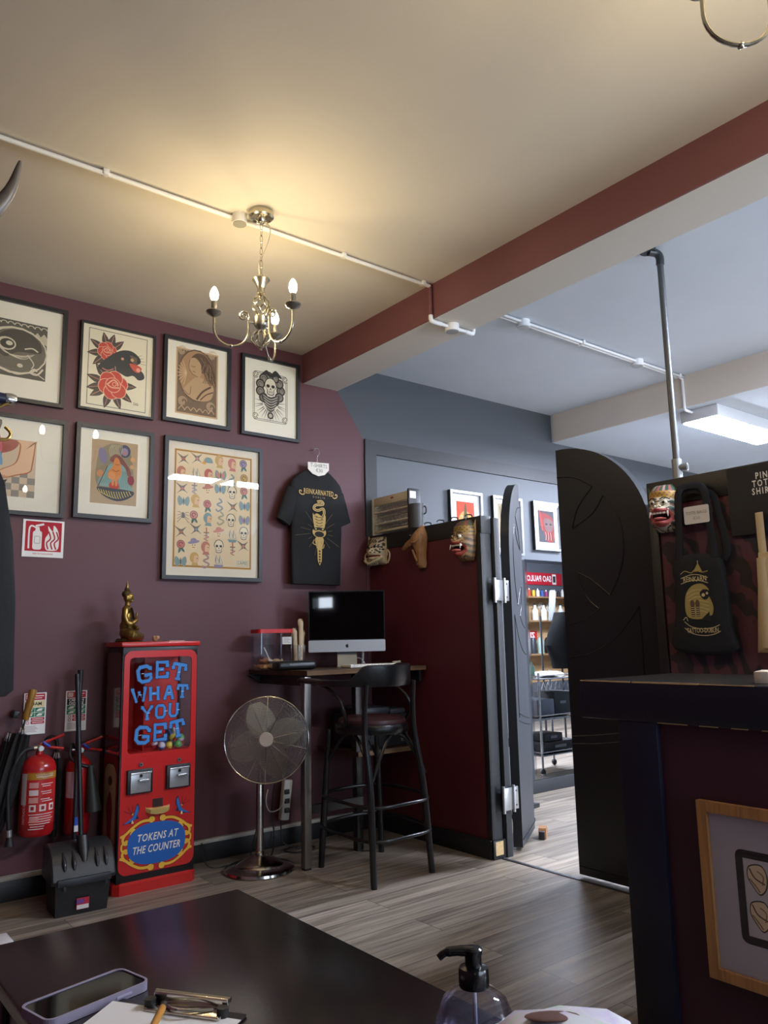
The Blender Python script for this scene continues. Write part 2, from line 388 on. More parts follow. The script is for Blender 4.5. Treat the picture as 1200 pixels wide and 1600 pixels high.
# painted timber band on the grey wall
m = MB(); m.box((6.9, WY - 0.008, 2.661), (7.06, 0.016, 0.108), DGREY); m.box((3.42, WY - 0.008, 2.3), (0.104, 0.016, 0.615), DGREY); struct(m.build('trim_3'))
m = MB(); m.box((1.6, WY - 0.012, 0.05), (3.6, 0.024, 0.10), BLK, 0.004); m.box((1.6, WY - 0.017, 0.112), (3.6, 0.034, 0.022), M('#b9b5ac', 0.5), 0.004); struct(m.build('baseboard_back'))
m = MB(); m.box((7.2, WY - 0.012, 0.05), (7.4, 0.024, 0.10), DGREY, 0.004); struct(m.build('baseboard_grey'))

# low partition carrying the masks
p = struct(boxo('wall_partition', 3.403, 3.475, 3.350, WY, 0, 1.985, REDP))
m = MB(); m.box((3.437, 3.912, 1.938), (0.082, 1.125, 0.108), BLK, 0.003); m.build('top_board', p)
m = MB(); m.box((3.437, 3.347, 0.95), (0.074, 0.012, 1.87), DGREY, 0.002); m.box((3.398, 3.362, 0.995), (0.012, 0.04, 1.78), BLK, 0.002); m.box((3.437, 3.345, 1.938), (0.084, 0.016, 0.11), DGREY, 0.003); m.build('end_stile', p)
m = MB(); m.box((3.393, 3.91, 0.052), (0.022, 1.125, 0.104), BLK, 0.004); m.box((3.437, 3.337, 0.052), (0.10, 0.014, 0.104), BLK, 0.003)
m.box((3.432, 3.329, 0.06), (0.062, 0.003, 0.074), M('#c9ab7c', 0.7, var=0.15, vs=40)); m.build('skirting', p)
# right-hand partition behind the counter
p2 = struct(boxo('wall_partition_counter', 3.403, 3.475, -0.6, 2.178, 0, 1.985, REDP))
m = MB(); m.box((3.437, 0.79, 1.93), (0.082, 2.79, 0.122), BLK, 0.003); m.build('top_board', p2)
m = MB(); m.box((3.397, 2.157, 0.95), (0.014, 0.046, 1.90), BLK, 0.002); m.box((3.437, 2.181, 0.99), (0.075, 0.012, 1.98), BLK, 0.002); m.build('end_stile', p2)
# door posts
m = MB(); m.box((3.513, 3.386, 0.992), (0.048, 0.13, 1.984), DGREY, 0.004); m.box((3.483, 3.40, 0.992), (0.016, 0.10, 1.984), BLK, 0.002); post = struct(m.build('trim_4'))
m = MB(); m.box((3.531, 2.15, 0.98), (0.104, 0.06, 1.96), DGREY, 0.004); struct(m.build('trim_5'))
m = MB(); m.box((3.45, 2.76, 0.002), (0.016, 1.13, 0.004), M('#2a2a2c', 0.4)); m.box((3.462, 2.76, 0.0025), (0.008, 1.13, 0.005), M('#b5b7ba', 0.3, 0.9)); struct(m.build('trim_6'))

# ---------------------------------------------------------------- arched doors
DOORB = M('#1b1e25', 0.38, bump=0.06, bs=90)
DOORG = M('#33363c', 0.45, bump=0.05, bs=90)
STEEL = M('#b9bcc0', 0.32, 0.9, bump=0.04, bs=200)
def door_outline(wd, h, n=18):
    """x from hinge 0 to free edge wd; arched: tallest at the free edge"""
    rz = 0.55
    return [(0, 0.02), (wd, 0.02)] + [(wd - wd * math.sin(PI / 2 * k / n), h - rz + rz * math.cos(PI / 2 * k / n)) for k in range(n + 1)]
def groove(mb, pts, y, mat, w=0.007, mx=None):
    P = spline(pts, 6) if len(pts) > 2 else pts
    mb.tube([(p[0], y, p[1]) for p in P], w / 2, mat, 6)
# door pattern measured from the hinge line (x) and floor (z), for a leaf 0.57 wide
PAT = [[(0.57, 2.142), (0.451, 2.121), (0.335, 2.051)], [(0.335, 2.051), (0.44, 1.947), (0.482, 1.837)], [(0.27, 1.991), (0.346, 1.904), (0.482, 1.837)],
       [(0.27, 1.991), (0.18, 1.852), (0.165, 1.708), (0.195, 1.579), (0.266, 1.458)], [(0.477, 1.602), (0.374, 1.546), (0.266, 1.458)],
       [(0.56, 1.312), (0.449, 1.338), (0.34, 1.391)], [(0.34, 1.391), (0.416, 1.461), (0.466, 1.592)],
       [(0.555, 1.136), (0.403, 1.165), (0.239, 1.248), (0.098, 1.394)], [(0.098, 1.394), (0.098, 0.76)],
       [(0.562, 0.721), (0.374, 0.743), (0.10, 0.785)], [(0.562, 0.681), (0.374, 0.70), (0.10, 0.742)], [(0.565, 0.06), (0.02, 0.06)]]
def arched_door(name, loc, rz, wd, mat_front, mat_edge, flip):
    th = 0.055; X = T(*loc) @ RZ(rz)
    if flip: X = X @ Matrix.Scale(-1, 4, (0, 1, 0))
    o = door_outline(wd, 2.30); m = MB()
    n = len(o)
    a = [(p[0], -th / 2, p[1]) for p in o]; b = [(p[0], th / 2, p[1]) for p in o]
    m.add(a, [list(range(n))], mat_front, None, False); m.add(b, [list(range(n))[::-1]], mat_front, None, False)
    m.add(a + b, [(i, n + i, n + (i + 1) % n, (i + 1) % n) for i in range(n)], mat_edge, None, False)
    d = struct(m.build(name, None)); d.matrix_world = X
    g = MB()
    for q in PAT: groove(g, [(x * wd / 0.57, z) for x, z in q], -th / 2, M('#0c0c0e', 0.25))
    g.build('carved_pattern', d)
    return d
MB().cyl((3.547, 3.345, 0.93), (3.547, 3.345, 1.80), 0.0055, M('#c3c6c8', 0.4), n=10).build('pale_strip', post)  # slim pale strip standing upright along the post
d1 = arched_door('door_1', (3.647, 3.384, 0), math.radians(33), 0.50, DOORG, BLK, False)
d2 = arched_door('door_2', (3.51, 2.232, 0), math.radians(90), 0.575, DOORB, DOORG, True)
for z in (0.325, 1.535):
    h = MB(T(3.518, 3.345, 0)); h.box((-0.02, -0.040, z), (0.085, 0.010, 0.125), STEEL, 0.002); h.box((0.045, -0.036, z), (0.036, 0.012, 0.125), STEEL, 0.002)
    for x in (-0.066, 0.018): h.cyl((x, -0.046, z - 0.075), (x, -0.046, z + 0.075), 0.010, STEEL, n=12)
    for zz in (-0.04, 0.04): h.cyl((0.044, -0.044, z + zz), (0.044, -0.0405, z + zz), 0.005, M('#3a3a3c', 0.4), n=10)
    h.build('door_hinge', post)

# ---------------------------------------------------------------- conduits on the ceilings
PVC = M('#e9e4d8', 0.42); PVCC = M('#e4e6e8', 0.42)
c = thing('cable_conduit', 'cream conduit with saddle clips crossing the front room ceiling', 'conduit', (0, 0, 0))
m = MB(); m.tube([(-0.05, 3.10, CZ - 0.018), (2.82, 3.10, CZ - 0.018)], 0.0105, PVC, 10); m.build('pipe', c)
for x in (0.985, 2.22, 2.77): m = MB(); m.box((x, 3.10, CZ - 0.014), (0.028, 0.034, 0.028), PVC, 0.006); m.build('clip', c)
m = MB(); m.cyl((1.612, 3.085, CZ - 0.045), (1.612, 3.085, CZ), 0.036, PVC, n=24); m.cyl((1.612, 3.085, CZ - 0.049), (1.612, 3.085, CZ - 0.045), 0.032, M('#8f8a7c', 0.4), n=24); m.build('junction_box', c)
c = thing('cable_conduit', 'conduit dropping down the red beam and along its underside with a round box', 'conduit', (0, 0, 0))
m = MB(); m.tube([(2.822, 3.10, CZ - 0.004), (2.822, 3.10, 3.03)], 0.011, BEAMRED, 10); m.build('riser', c)
m = MB(); m.tube(spline([(2.822, 3.10, 3.055), (2.822, 3.10, 3.03), (2.840, 3.10, 3.022), (2.90, 3.10, 3.022)], 5), 0.013, PVCC, 10)
m.tube([(2.90, 3.10, 3.022), (3.12, 3.10, 3.022)], 0.0105, PVCC, 10); m.tube(spline([(3.09, 3.10, 3.022), (3.145, 3.10, 3.022), (3.155, 3.10, 3.04), (3.155, 3.10, 3.08)], 5), 0.013, PVCC, 10); m.build('pipe', c)
m = MB(); m.cyl((2.985, 3.10, 2.998), (2.985, 3.10, 3.04), 0.040, PVCC, n=24); m.cyl((2.985, 3.10, 2.994), (2.985, 3.10, 2.998), 0.036, M('#94999c', 0.4), n=24); m.build('junction_box', c)
c = thing('cable_conduit', 'white double conduit with two round boxes on the grey room ceiling', 'conduit', (0, 0, 0))
for dy in (-0.013, 0.013): m = MB(); m.tube([(3.14, 3.15 + dy, CZ - 0.016), (5.5, 3.15 + dy, CZ - 0.016)], 0.0095, PVCC, 8); m.build('pipe', c)
for x in (3.66, 4.90): m = MB(); m.cyl((x, 3.15, CZ - 0.046), (x, 3.15, CZ), 0.044, PVCC, n=24); m.cyl((x, 3.15, CZ - 0.05), (x, 3.15, CZ - 0.046), 0.038, M('#a5aaad', 0.4), n=24); m.build('junction_box', c)
for x in (4.25, 5.44): m = MB(); m.box((x, 3.15, CZ - 0.014), (0.025, 0.06, 0.028), PVCC, 0.005); m.build('clip', c)
m = MB(); m.tube(spline([(5.46, 3.15, CZ - 0.016), (5.495, 3.15, CZ - 0.03), (5.498, 3.15, CZ - 0.08), (5.498, 3.15, 3.0), (5.50, 3.15, 2.975), (5.54, 3.15, 2.968), (5.68, 3.15, 2.968)], 4), 0.011, PVCC, 8); m.build('drop_pipe', c)

# ---------------------------------------------------------------- LED ceiling panels of the right-hand room
LED = M('#e2ebff', 0.5, em=LED_POWER)
def led(label, x0, x1, y0, y1, z0, z1):
    t = thing('ceiling_light', label, 'ceiling light', ((x0 + x1) / 2, (y0 + y1) / 2, z0)); w, d, h = x1 - x0, y1 - y0, z1 - z0
    m = MB(); m.box((0, 0, h / 2 + 0.004), (w, d, h - 0.008), M('#c9ccd0', 0.5), 0.004); m.build('housing', t)
    m = MB(); m.box((0, 0, 0.003), (w - 0.03, d - 0.03, 0.006), LED); m.build('diffuser', t)
led('lit white surface mounted panel below the far white bulkhead', 5.60, 6.80, 2.94, 3.25, 2.89, 2.99)
led('lit white ceiling panel beside the beam, nearer the red beam', 3.55, 4.15, 0.28, 0.58, 3.17, CZ)
led('lit white ceiling panel beside the beam, farther from the red beam', 4.25, 5.35, 0.28, 0.58, 3.17, CZ)
led('lit white ceiling panel over the mirrored trolley', 7.6, 8.8, 2.4, 2.7, 2.91, 2.99)

# ---------------------------------------------------------------- chandeliers
BRASS = M('#b9b3a0', 0.22, 0.95)
SATIN = M('#8e8a80', 0.35, 0.9)
BULB = M('#ffe6b6', 0.4, em=BULB_POWER)
def chandelier(label, x, y, a0, group=None):
    t = thing('chandelier', label, 'chandelier', (x, y, CZ), 0, group)
    m = MB(); m.lathe([(0.055, 0), (0.058, -0.008), (0.058, -0.030), (0.050, -0.036), (0.044, -0.030), (0.020, -0.034), (0.016, -0.055), (0.010, -0.06), (0, -0.06)], BRASS, 32); m.build('ceiling_rose', t)
    m = MB(); z = -0.058; k = 0
    while z > -0.335:
        ax = (1, 0) if k % 2 == 0 else (0, 1); L = 0.036
        m.tube([(ax[0] * q[0], ax[1] * q[0], z - L / 2 + q[1]) for q in [(0.0065 * math.cos(u), L / 2 * math.sin(u)) for u in [2 * PI * i / 14 for i in range(14)]]], 0.0016, BRASS, 5, True); z -= 0.031; k += 1
    m.build('chain', t)
    m = MB(); m.tube(spline([(0.005, 0, -0.05), (0.03, -0.02, -0.07), (0.034, -0.02, -0.12), (0.016, 0.004, -0.21), (-0.010, 0.006, -0.26), (-0.004, 0, -0.345)], 6), 0.0028, M('#b8ac92', 0.5), 6); m.build('flex', t)
    m = MB(); m.lathe([(0.012, -0.345), (0.040, -0.338), (0.041, -0.342), (0.026, -0.362), (0.017, -0.385), (0.018, -0.41), (0.012, -0.415)], BRASS, 28); m.build('flared_neck', t)
    m = MB()
    for j in range(6):
        m.tube([((0.010 + 0.030 * math.sin(PI * i / 18)) * math.cos(2 * PI * j / 6 + 2.6 * i / 18), (0.010 + 0.030 * math.sin(PI * i / 18)) * math.sin(2 * PI * j / 6 + 2.6 * i / 18), -0.408 - 0.115 * i / 18) for i in range(19)], 0.0045, BRASS, 6)
    m.build('twisted_cage', t)
    m = MB(); m.lathe([(0.012, -0.515), (0.030, -0.522), (0.032, -0.53), (0.032, -0.562), (0.026, -0.574), (0.012, -0.585), (0.010, -0.592)], SATIN, 28); m.build('hub', t)
    m = MB()
    for j in range(8):
        m.tube([((0.010 + 0.034 * math.sin(PI * i / 12)) * math.cos(2 * PI * j / 8), (0.010 + 0.034 * math.sin(PI * i / 12)) * math.sin(2 * PI * j / 8), -0.588 - 0.078 * i / 12) for i in range(13)], 0.0036, BRASS, 6)
    m.lathe([(0.012, -0.664), (0.014, -0.668), (0.006, -0.676), (0.007, -0.684), (0, -0.69)], BRASS, 14); m.build('basket', t)
    for j in range(3):
        a = math.radians(a0 + 120 * j); ca, sa = math.cos(a), math.sin(a)
        P = lambda r, z: (r * ca, r * sa, z)
        m = MB(); prof = [(0.056, -0.535), (0.056, -0.60)] + [(0.134 - 0.078 * math.cos(u), -0.60 - 0.078 * math.sin(u)) for u in [PI * i / 14 for i in range(1, 14)]] + [(0.212, -0.60), (0.212, -0.545)]
        m.tube([P(*q) for q in prof], 0.0056, BRASS, 8)
        sc = [(0.056, -0.535)] + [(0.080 + 0.024 * (1 - i / 22 * 0.75) * math.cos(PI - 3.2 * PI * i / 22), -0.528 + 0.026 * (1 - i / 22 * 0.75) * math.sin(PI - 3.2 * PI * i / 22)) for i in range(1, 23)]
        m.tube([P(*q) for q in sc], 0.0042, BRASS, 7); m.tube([P(0.03, -0.553), P(0.058, -0.553)], 0.005, BRASS, 8); m.ell(P(0.134, -0.678), 0.009, BRASS, 10, 6)
        arm = m.build('arm', t)
        m = MB(); m.lathe([(0.006, -0.55), (0.030, -0.536), (0.036, -0.526), (0.035, -0.523), (0.026, -0.530), (0.008, -0.534)], SATIN, 24, P(0.212, 0)); m.build('drip_cup', arm)
        m = MB(); m.lathe([(0.0125, -0.534), (0.0125, -0.474), (0.010, -0.472)], SATIN, 18, P(0.212, 0)); m.build('candle_sleeve', arm)
        m = MB(); m.lathe([(0.008, -0.472), (0.0155, -0.462), (0.0185, -0.448), (0.017, -0.432), (0.011, -0.417), (0.005, -0.408), (0, -0.404)], BULB, 18, P(0.212, 0)); m.build('bulb', arm)
chandelier('lit three-arm brushed metal chandelier hanging by a chain before the framed prints', 1.68, 3.0, 42)
chandelier('chandelier with only one arm curving into the top right corner', 1.745, 0.645, 142)

# ================================================================ PICTURES ON THE ART WALL
FRAME = M('#1b1c1f', 0.42, bump=0.06, bs=120)
FRAMES = M('#8a8d91', 0.35, 0.7)
CREAM = '#e3ddc6'
def picture(label, x0, x1, z0, z1, fw, art, mat='#e9e4d2', depth=0.03, frame=FRAME, glass=True, name='framed_print', loc=None, rz=0.0, side=None, group=None, tilt=0.0):
    """local frame: x right, z up from the bottom edge, front towards -y"""
    w, h = x1 - x0, z1 - z0
    t = thing(name, label, 'framed picture', loc or ((x0 + x1) / 2, WY, z0), rz, group)
    if tilt: t.rotation_euler = (0, math.radians(tilt), rz)
    o = [(-w / 2, 0), (w / 2, 0), (w / 2, h), (-w / 2, h)]; i = [(-w / 2 + fw, fw), (w / 2 - fw, fw), (w / 2 - fw, h - fw), (-w / 2 + fw, h - fw)]
    m = MB(); m.ringplate(o, i, -depth, -0.004, frame)
    if side: m.box((-w / 2 - 0.0006, -depth / 2 - 0.002, h / 2), (0.001, depth - 0.004, h), side)
    m.build('frame', t)
    m = MB(); m.box((0, -0.008, h / 2), (w - 2 * fw + 0.004, 0.008, h - 2 * fw + 0.004), M(mat, 0.8))
    iw = w - 2 * fw
    a = Art(m, -iw / 2, fw, iw, -0.0125); a.h = (h - 2 * fw) / iw; art(a); m.build('print', t)
    if glass:
        m = MB(); m.poly([(-iw / 2 - 0.001, fw - 0.001), (iw / 2 + 0.001, fw - 0.001), (iw / 2 + 0.001, h - fw + 0.001), (-iw / 2 - 0.001, h - fw + 0.001)], -depth + 0.008, GLASS); m.build('glass_pane', t)
    return t
R = random.Random(11)
def leaf(a, u, v, L, ang, c='#4a443d', vein='#c98a78', wd=0.42):
    ca, sa = math.cos(math.radians(ang)), math.sin(math.radians(ang))
    f = lambda x, y: (u + x * ca - y * sa, v + x * sa + y * ca)
    a.poly([f(0, 0)] + [f(L * t, L * wd * 0.5 * math.sin(PI * t ** 0.8) * (1.05)) for t in (0.15, 0.3, 0.5, 0.7, 0.85)] + [f(L, 0)] + [f(L * t, -L * wd * 0.5 * math.sin(PI * t ** 0.8)) for t in (0.85, 0.7, 0.5, 0.3, 0.15)], c)
    a.line([f(0.1 * L, 0), f(0.85 * L, 0)], 0.008, vein)
def rose(a, u, v, r, c='#c8463c', edge='#e7b596'):
    for k in range(6):
        q = 2 * PI * k / 6 + 0.3; a.disc(u + 0.52 * r * math.cos(q), v + 0.52 * r * math.sin(q), 0.56 * r, edge); a.disc(u + 0.52 * r * math.cos(q), v + 0.52 * r * math.sin(q), 0.51 * r, c)
    a.disc(u, v, 0.55 * r, edge); a.disc(u, v, 0.50 * r, c)
    a.curve([(u - 0.45 * r, v + 0.05 * r), (u - 0.1 * r, v - 0.18 * r), (u + 0.45 * r, v - 0.12 * r)], 0.09 * r, edge)
    a.curve([(u - 0.35 * r, v + 0.05 * r), (u + 0.02 * r, v + 0.38 * r), (u + 0.3 * r, v + 0.2 * r), (u + 0.34 * r, v - 0.02 * r)], 0.09 * r, edge)
    a.disc(u + 0.08 * r, v + 0.08 * r, 0.16 * r, edge); a.disc(u + 0.08 * r, v + 0.08 * r, 0.11 * r, c)

def art_swirl(a):
    D, L = '#57534a', '#cfc8b2'; a.X = lambda p: (0.16 + (p[0] - 0.12) * 1.06, 0.25 + (p[1] - 0.42) * 0.80)
    x0, x1, z0, z1 = 0.12, 0.75, 0.42, 1.27
    a.blob([(x0, z0 + .03), (x1, z0), (x1 + .01, z1), (x0, z1)], D, 1) if False else a.poly([(x0, z0 + 0.02), (x0 + .03, z0), (x1, z0), (x1, z1), (x0, z1)], D)
    for k in range(9): a.curve(arc(x0 + 0.035 + 0.07 * k, z1 - 0.06, 0.03, 0, 200, 6), 0.012, L, n=1)
    a.poly([(x0, z1 - 0.11)] + [(x0 + (x1 - x0) * k / 18, z1 - 0.10 - (0.02 if k % 2 else 0.08)) for k in range(19)] + [(x1, z1 - 0.3), (x1 - 0.1, z1 - 0.25), (x0 + 0.1, z1 - 0.25), (x0, z1 - 0.3)], '#bfb8a2')
    a.disc(0.43, 0.82, 0.33, L, 0.36); a.disc(0.44, 0.82, 0.305, '#6a655a', 0.33)
    a.blob([(0.2, 0.85), (0.3, 1.08), (0.5, 1.14), (0.66, 1.02), (0.70, 0.86), (0.62, 0.82), (0.45, 0.80), (0.32, 0.70)], '#45423b')
    a.disc(0.33, 0.9, 0.10, L); a.disc(0.34, 0.9, 0.075, '#3c3933'); a.disc(0.36, 0.91, 0.035, L)
    for k in range(7): a.curve([(0.24 + 0.02 * k, 0.86 - 0.02 * k), (0.33 + 0.03 * k, 0.76 - 0.01 * k), (0.5 + 0.02 * k, 0.74 + 0.01 * k)], 0.007, L)
    a.curve([(0.52, 0.86), (0.60, 0.89), (0.66, 0.85)], 0.02, L); a.curve([(0.55, 0.78), (0.62, 0.66), (0.60, 0.58)], 0.012, L)
    for s_, u in ((1, 0.2), (-1, 0.66)): a.curve([(u + s_ * (-0.06), 0.6), (u, 0.5), (u + s_ * 0.07, 0.52), (u + s_ * 0.03, 0.58), (u, 0.55)], 0.022, L)
    a.curve([(0.14, 0.47), (0.3, 0.52), (0.45, 0.46), (0.62, 0.52), (0.74, 0.45)], 0.012, L); a.disc(0.48, 0.6, 0.03, L)
def art_panther(a):
    h = a.h; a.poly([(0.085, 0.055), (0.915, 0.055), (0.915, h - 0.045), (0.085, h - 0.045)], '#3a362f'); a.poly([(0.093, 0.063), (0.907, 0.063), (0.907, h - 0.053), (0.093, h - 0.053)], '#e6dfc3')
    for ang in (215, 255, 292, 325, 5, 165, 195, 130): leaf(a, 0.42 + 0.1 * math.cos(math.radians(ang)), 0.38 + 0.1 * math.sin(math.radians(ang)), 0.26, ang)
    for ang in (75, 105, 45, 150, 190, 225): leaf(a, 0.36 + 0.06 * math.cos(math.radians(ang)), 0.84 + 0.06 * math.sin(math.radians(ang)), 0.24, ang)
    rose(a, 0.34, 0.86, 0.13)
    a.blob([(0.22, 0.60), (0.34, 0.76), (0.52, 0.90), (0.68, 0.93), (0.80, 0.86), (0.82, 0.78), (0.76, 0.72), (0.86, 0.64), (0.88, 0.56), (0.80, 0.52), (0.72, 0.57), (0.62, 0.54), (0.5, 0.58), (0.36, 0.55)], '#32363a')
    a.blob([(0.66, 0.74), (0.72, 0.65), (0.80, 0.63), (0.84, 0.70), (0.77, 0.74)], '#d0584a'); a.disc(0.79, 0.67, 0.03, '#e9a58c'); a.disc(0.70, 0.80, 0.025, '#d8b070'); a.disc(0.56, 0.79, 0.02, '#d79a86')
    for k in range(5): a.curve([(0.66 + 0.01 * k, 0.86 - 0.02 * k), (0.72, 0.85 - 0.022 * k), (0.77, 0.83 - 0.02 * k)], 0.006, '#a58b70')
    for k in range(4): a.line([(0.76 + 0.02 * k, 0.86 - 0.03 * k), (0.84 + 0.02 * k, 0.90 - 0.045 * k)], 0.004, '#32302b')
    a.curve([(0.28, 0.60), (0.36, 0.58), (0.44, 0.62)], 0.014, '#d07a68'); a.curve([(0.46, 0.66), (0.47, 0.60), (0.5, 0.56)], 0.01, '#b7a88e')
    rose(a, 0.44, 0.38, 0.20)
    a.text('DG', 0.05, 0.77, 0.16, '#2d2a25')
def art_lady(a):
    h = a.h; B, D, L = '#a9845e', '#5a4433', '#cbb08c'
    a.X = lambda p: (0.5 + (p[0] - 0.505) * 0.98, p[1]); a.poly([(0.15, 0.10), (0.86, 0.10), (0.86, h - 0.09), (0.15, h - 0.09)], '#c2a27b'); a.poly([(0.175, 0.125), (0.835, 0.125), (0.835, h - 0.115), (0.175, h - 0.115)], '#75604c')
    a.disc(0.50, 0.74, 0.315, D, 0.42); a.disc(0.50, 0.74, 0.30, B, 0.40)
    for k in range(9): a.line([(0.33, 0.75), (0.33 + 0.16 * math.cos(2 + k * 0.3), 0.75 + 0.2 * math.sin(2 + k * 0.3))], 0.01, L)
    a.blob([(0.40, 1.0), (0.5, 1.10), (0.64, 1.08), (0.76, 0.92), (0.80, 0.70), (0.72, 0.66), (0.66, 0.80), (0.56, 0.80), (0.50, 0.92)], D)
    a.blob([(0.38, 0.98), (0.36, 0.86), (0.42, 0.76), (0.53, 0.72), (0.58, 0.82), (0.55, 0.95), (0.46, 1.02)], '#b79872')
    a.blob([(0.50, 0.72), (0.38, 0.62), (0.28, 0.48), (0.36, 0.40), (0.52, 0.34), (0.74, 0.40), (0.78, 0.62), (0.62, 0.70)], '#b79872')
    for k in range(12): a.curve([(0.50 + 0.02 * k, 1.07 - 0.012 * k), (0.60 + 0.018 * k, 0.98 - 0.03 * k), (0.57 + 0.022 * k, 0.86 - 0.02 * k), (0.64 + 0.015 * k, 0.74), (0.60 + 0.02 * k, 0.64)], 0.007, ['#3a2a20', '#94765a'][k % 2])
    for k in range(7): a.curve([(0.52 + 0.035 * k, 1.06 - 0.02 * k), (0.66 + 0.02 * k, 0.95 - 0.03 * k), (0.63 + 0.03 * k, 0.8 - 0.02 * k), (0.72 + 0.015 * k, 0.62)], 0.010, ['#3f2f24', '#8d6d4f'][k % 2])
    a.curve([(0.40, 0.88), (0.44, 0.87), (0.47, 0.885)], 0.009, D); a.curve([(0.43, 0.80), (0.47, 0.79)], 0.01, D); a.curve([(0.38, 0.98), (0.36, 0.86), (0.42, 0.76), (0.52, 0.72)], 0.008, D)
    a.curve([(0.28, 0.48), (0.38, 0.42), (0.40, 0.55)], 0.008, D); a.curve([(0.5, 0.36), (0.6, 0.5), (0.74, 0.6)], 0.03, D); a.curve([(0.56, 0.36), (0.66, 0.46), (0.78, 0.52)], 0.016, '#3f2f24')
    for u, v in ((0.27, 0.3), (0.74, 0.28), (0.25, 1.10), (0.76, 1.12)):
        for k in range(4): a.curve(arc(u, v, 0.07 - 0.016 * k, 40 * k, 40 * k + 270, 9), 0.008, L, n=1)
    for k in range(6): a.curve([(0.2 + 0.1 * k, 0.16), (0.25 + 0.1 * k, 0.22), (0.3 + 0.1 * k, 0.17)], 0.01, L)
def skull(a, u, v, s, c='#ddd5bd', d='#2b2925'):
    a.blob([(u - 0.5 * s, v + 0.1 * s), (u - 0.35 * s, v + 0.55 * s), (u, v + 0.7 * s), (u + 0.35 * s, v + 0.55 * s), (u + 0.5 * s, v + 0.1 * s), (u + 0.3 * s, v - 0.15 * s), (u + 0.27 * s, v - 0.5 * s), (u, v - 0.58 * s), (u - 0.27 * s, v - 0.5 * s), (u - 0.3 * s, v - 0.15 * s)], d)
    a.blob([(u - 0.44 * s, v + 0.1 * s), (u - 0.3 * s, v + 0.5 * s), (u, v + 0.64 * s), (u + 0.3 * s, v + 0.5 * s), (u + 0.44 * s, v + 0.1 * s), (u + 0.25 * s, v - 0.17 * s), (u + 0.22 * s, v - 0.46 * s), (u, v - 0.52 * s), (u - 0.22 * s, v - 0.46 * s), (u - 0.25 * s, v - 0.17 * s)], c)
    for q in (-1, 1): a.disc(u + q * 0.2 * s, v + 0.08 * s, 0.14 * s, d, 0.12 * s)
    a.poly([(u, v - 0.02 * s), (u - 0.07 * s, v - 0.17 * s), (u + 0.07 * s, v - 0.17 * s)], d)
    for k in range(5): a.line([(u + (k - 2) * 0.07 * s, v - 0.26 * s), (u + (k - 2) * 0.07 * s, v - 0.42 * s)], 0.025 * s, d)
def art_skull(a):
    h = a.h; D = '#2e2d2a'
    for q in (0.175, 0.20): a.line(rrect(q, q + 0.06, 1 - q, h - q - 0.02, 0.06, 4), 0.008, D, True)
    for u in (0.22, 0.78):
        for v in (0.30, h - 0.26):
            a.disc(u, v, 0.055, '#e3ddc6'); a.line(arc(u, v, 0.05, 0, 330, 12), 0.01, D); a.line(arc(u, v, 0.028, 90, 400, 10), 0.01, D)
    for k in range(17):
        g = math.radians(180 + 180 * k / 16 if k % 2 else 175 + 190 * k / 16); a.line([(0.5 + 0.15 * math.cos(g), 0.56 + 0.15 * math.sin(g)), (0.5 + 0.31 * math.cos(g), 0.56 + 0.33 * math.sin(g))], 0.014, D, taper=True)
    for k in range(11): q = 2 * PI * k / 11; a.disc(0.5 + 0.2 * math.cos(q), 0.80 + 0.22 * math.sin(q), 0.085, D); a.disc(0.5 + 0.2 * math.cos(q), 0.80 + 0.22 * math.sin(q), 0.06, '#8d877a'); a.line(arc(0.5 + 0.2 * math.cos(q), 0.8 + 0.22 * math.sin(q), 0.035, 0, 250, 8), 0.010, D)
    a.blob([(0.32, 0.70), (0.4, 0.50), (0.5, 0.38), (0.6, 0.5), (0.68, 0.70), (0.5, 0.66)], '#45433e')
    for k in range(6): a.curve([(0.36 + 0.01 * k, 0.68 - 0.045 * k), (0.5, 0.62 - 0.045 * k), (0.64 - 0.01 * k, 0.68 - 0.045 * k)], 0.011, '#cfc8b2')
    skull(a, 0.5, 0.83, 0.24)
    a.blob([(0.3, 1.0), (0.42, 1.12), (0.5, 1.06), (0.6, 1.14), (0.72, 1.02), (0.6, 1.04), (0.5, 1.0), (0.4, 1.05)], D); a.disc(0.5, 0.34, 0.06, D); a.disc(0.5, 0.34, 0.035, '#bdb6a0')
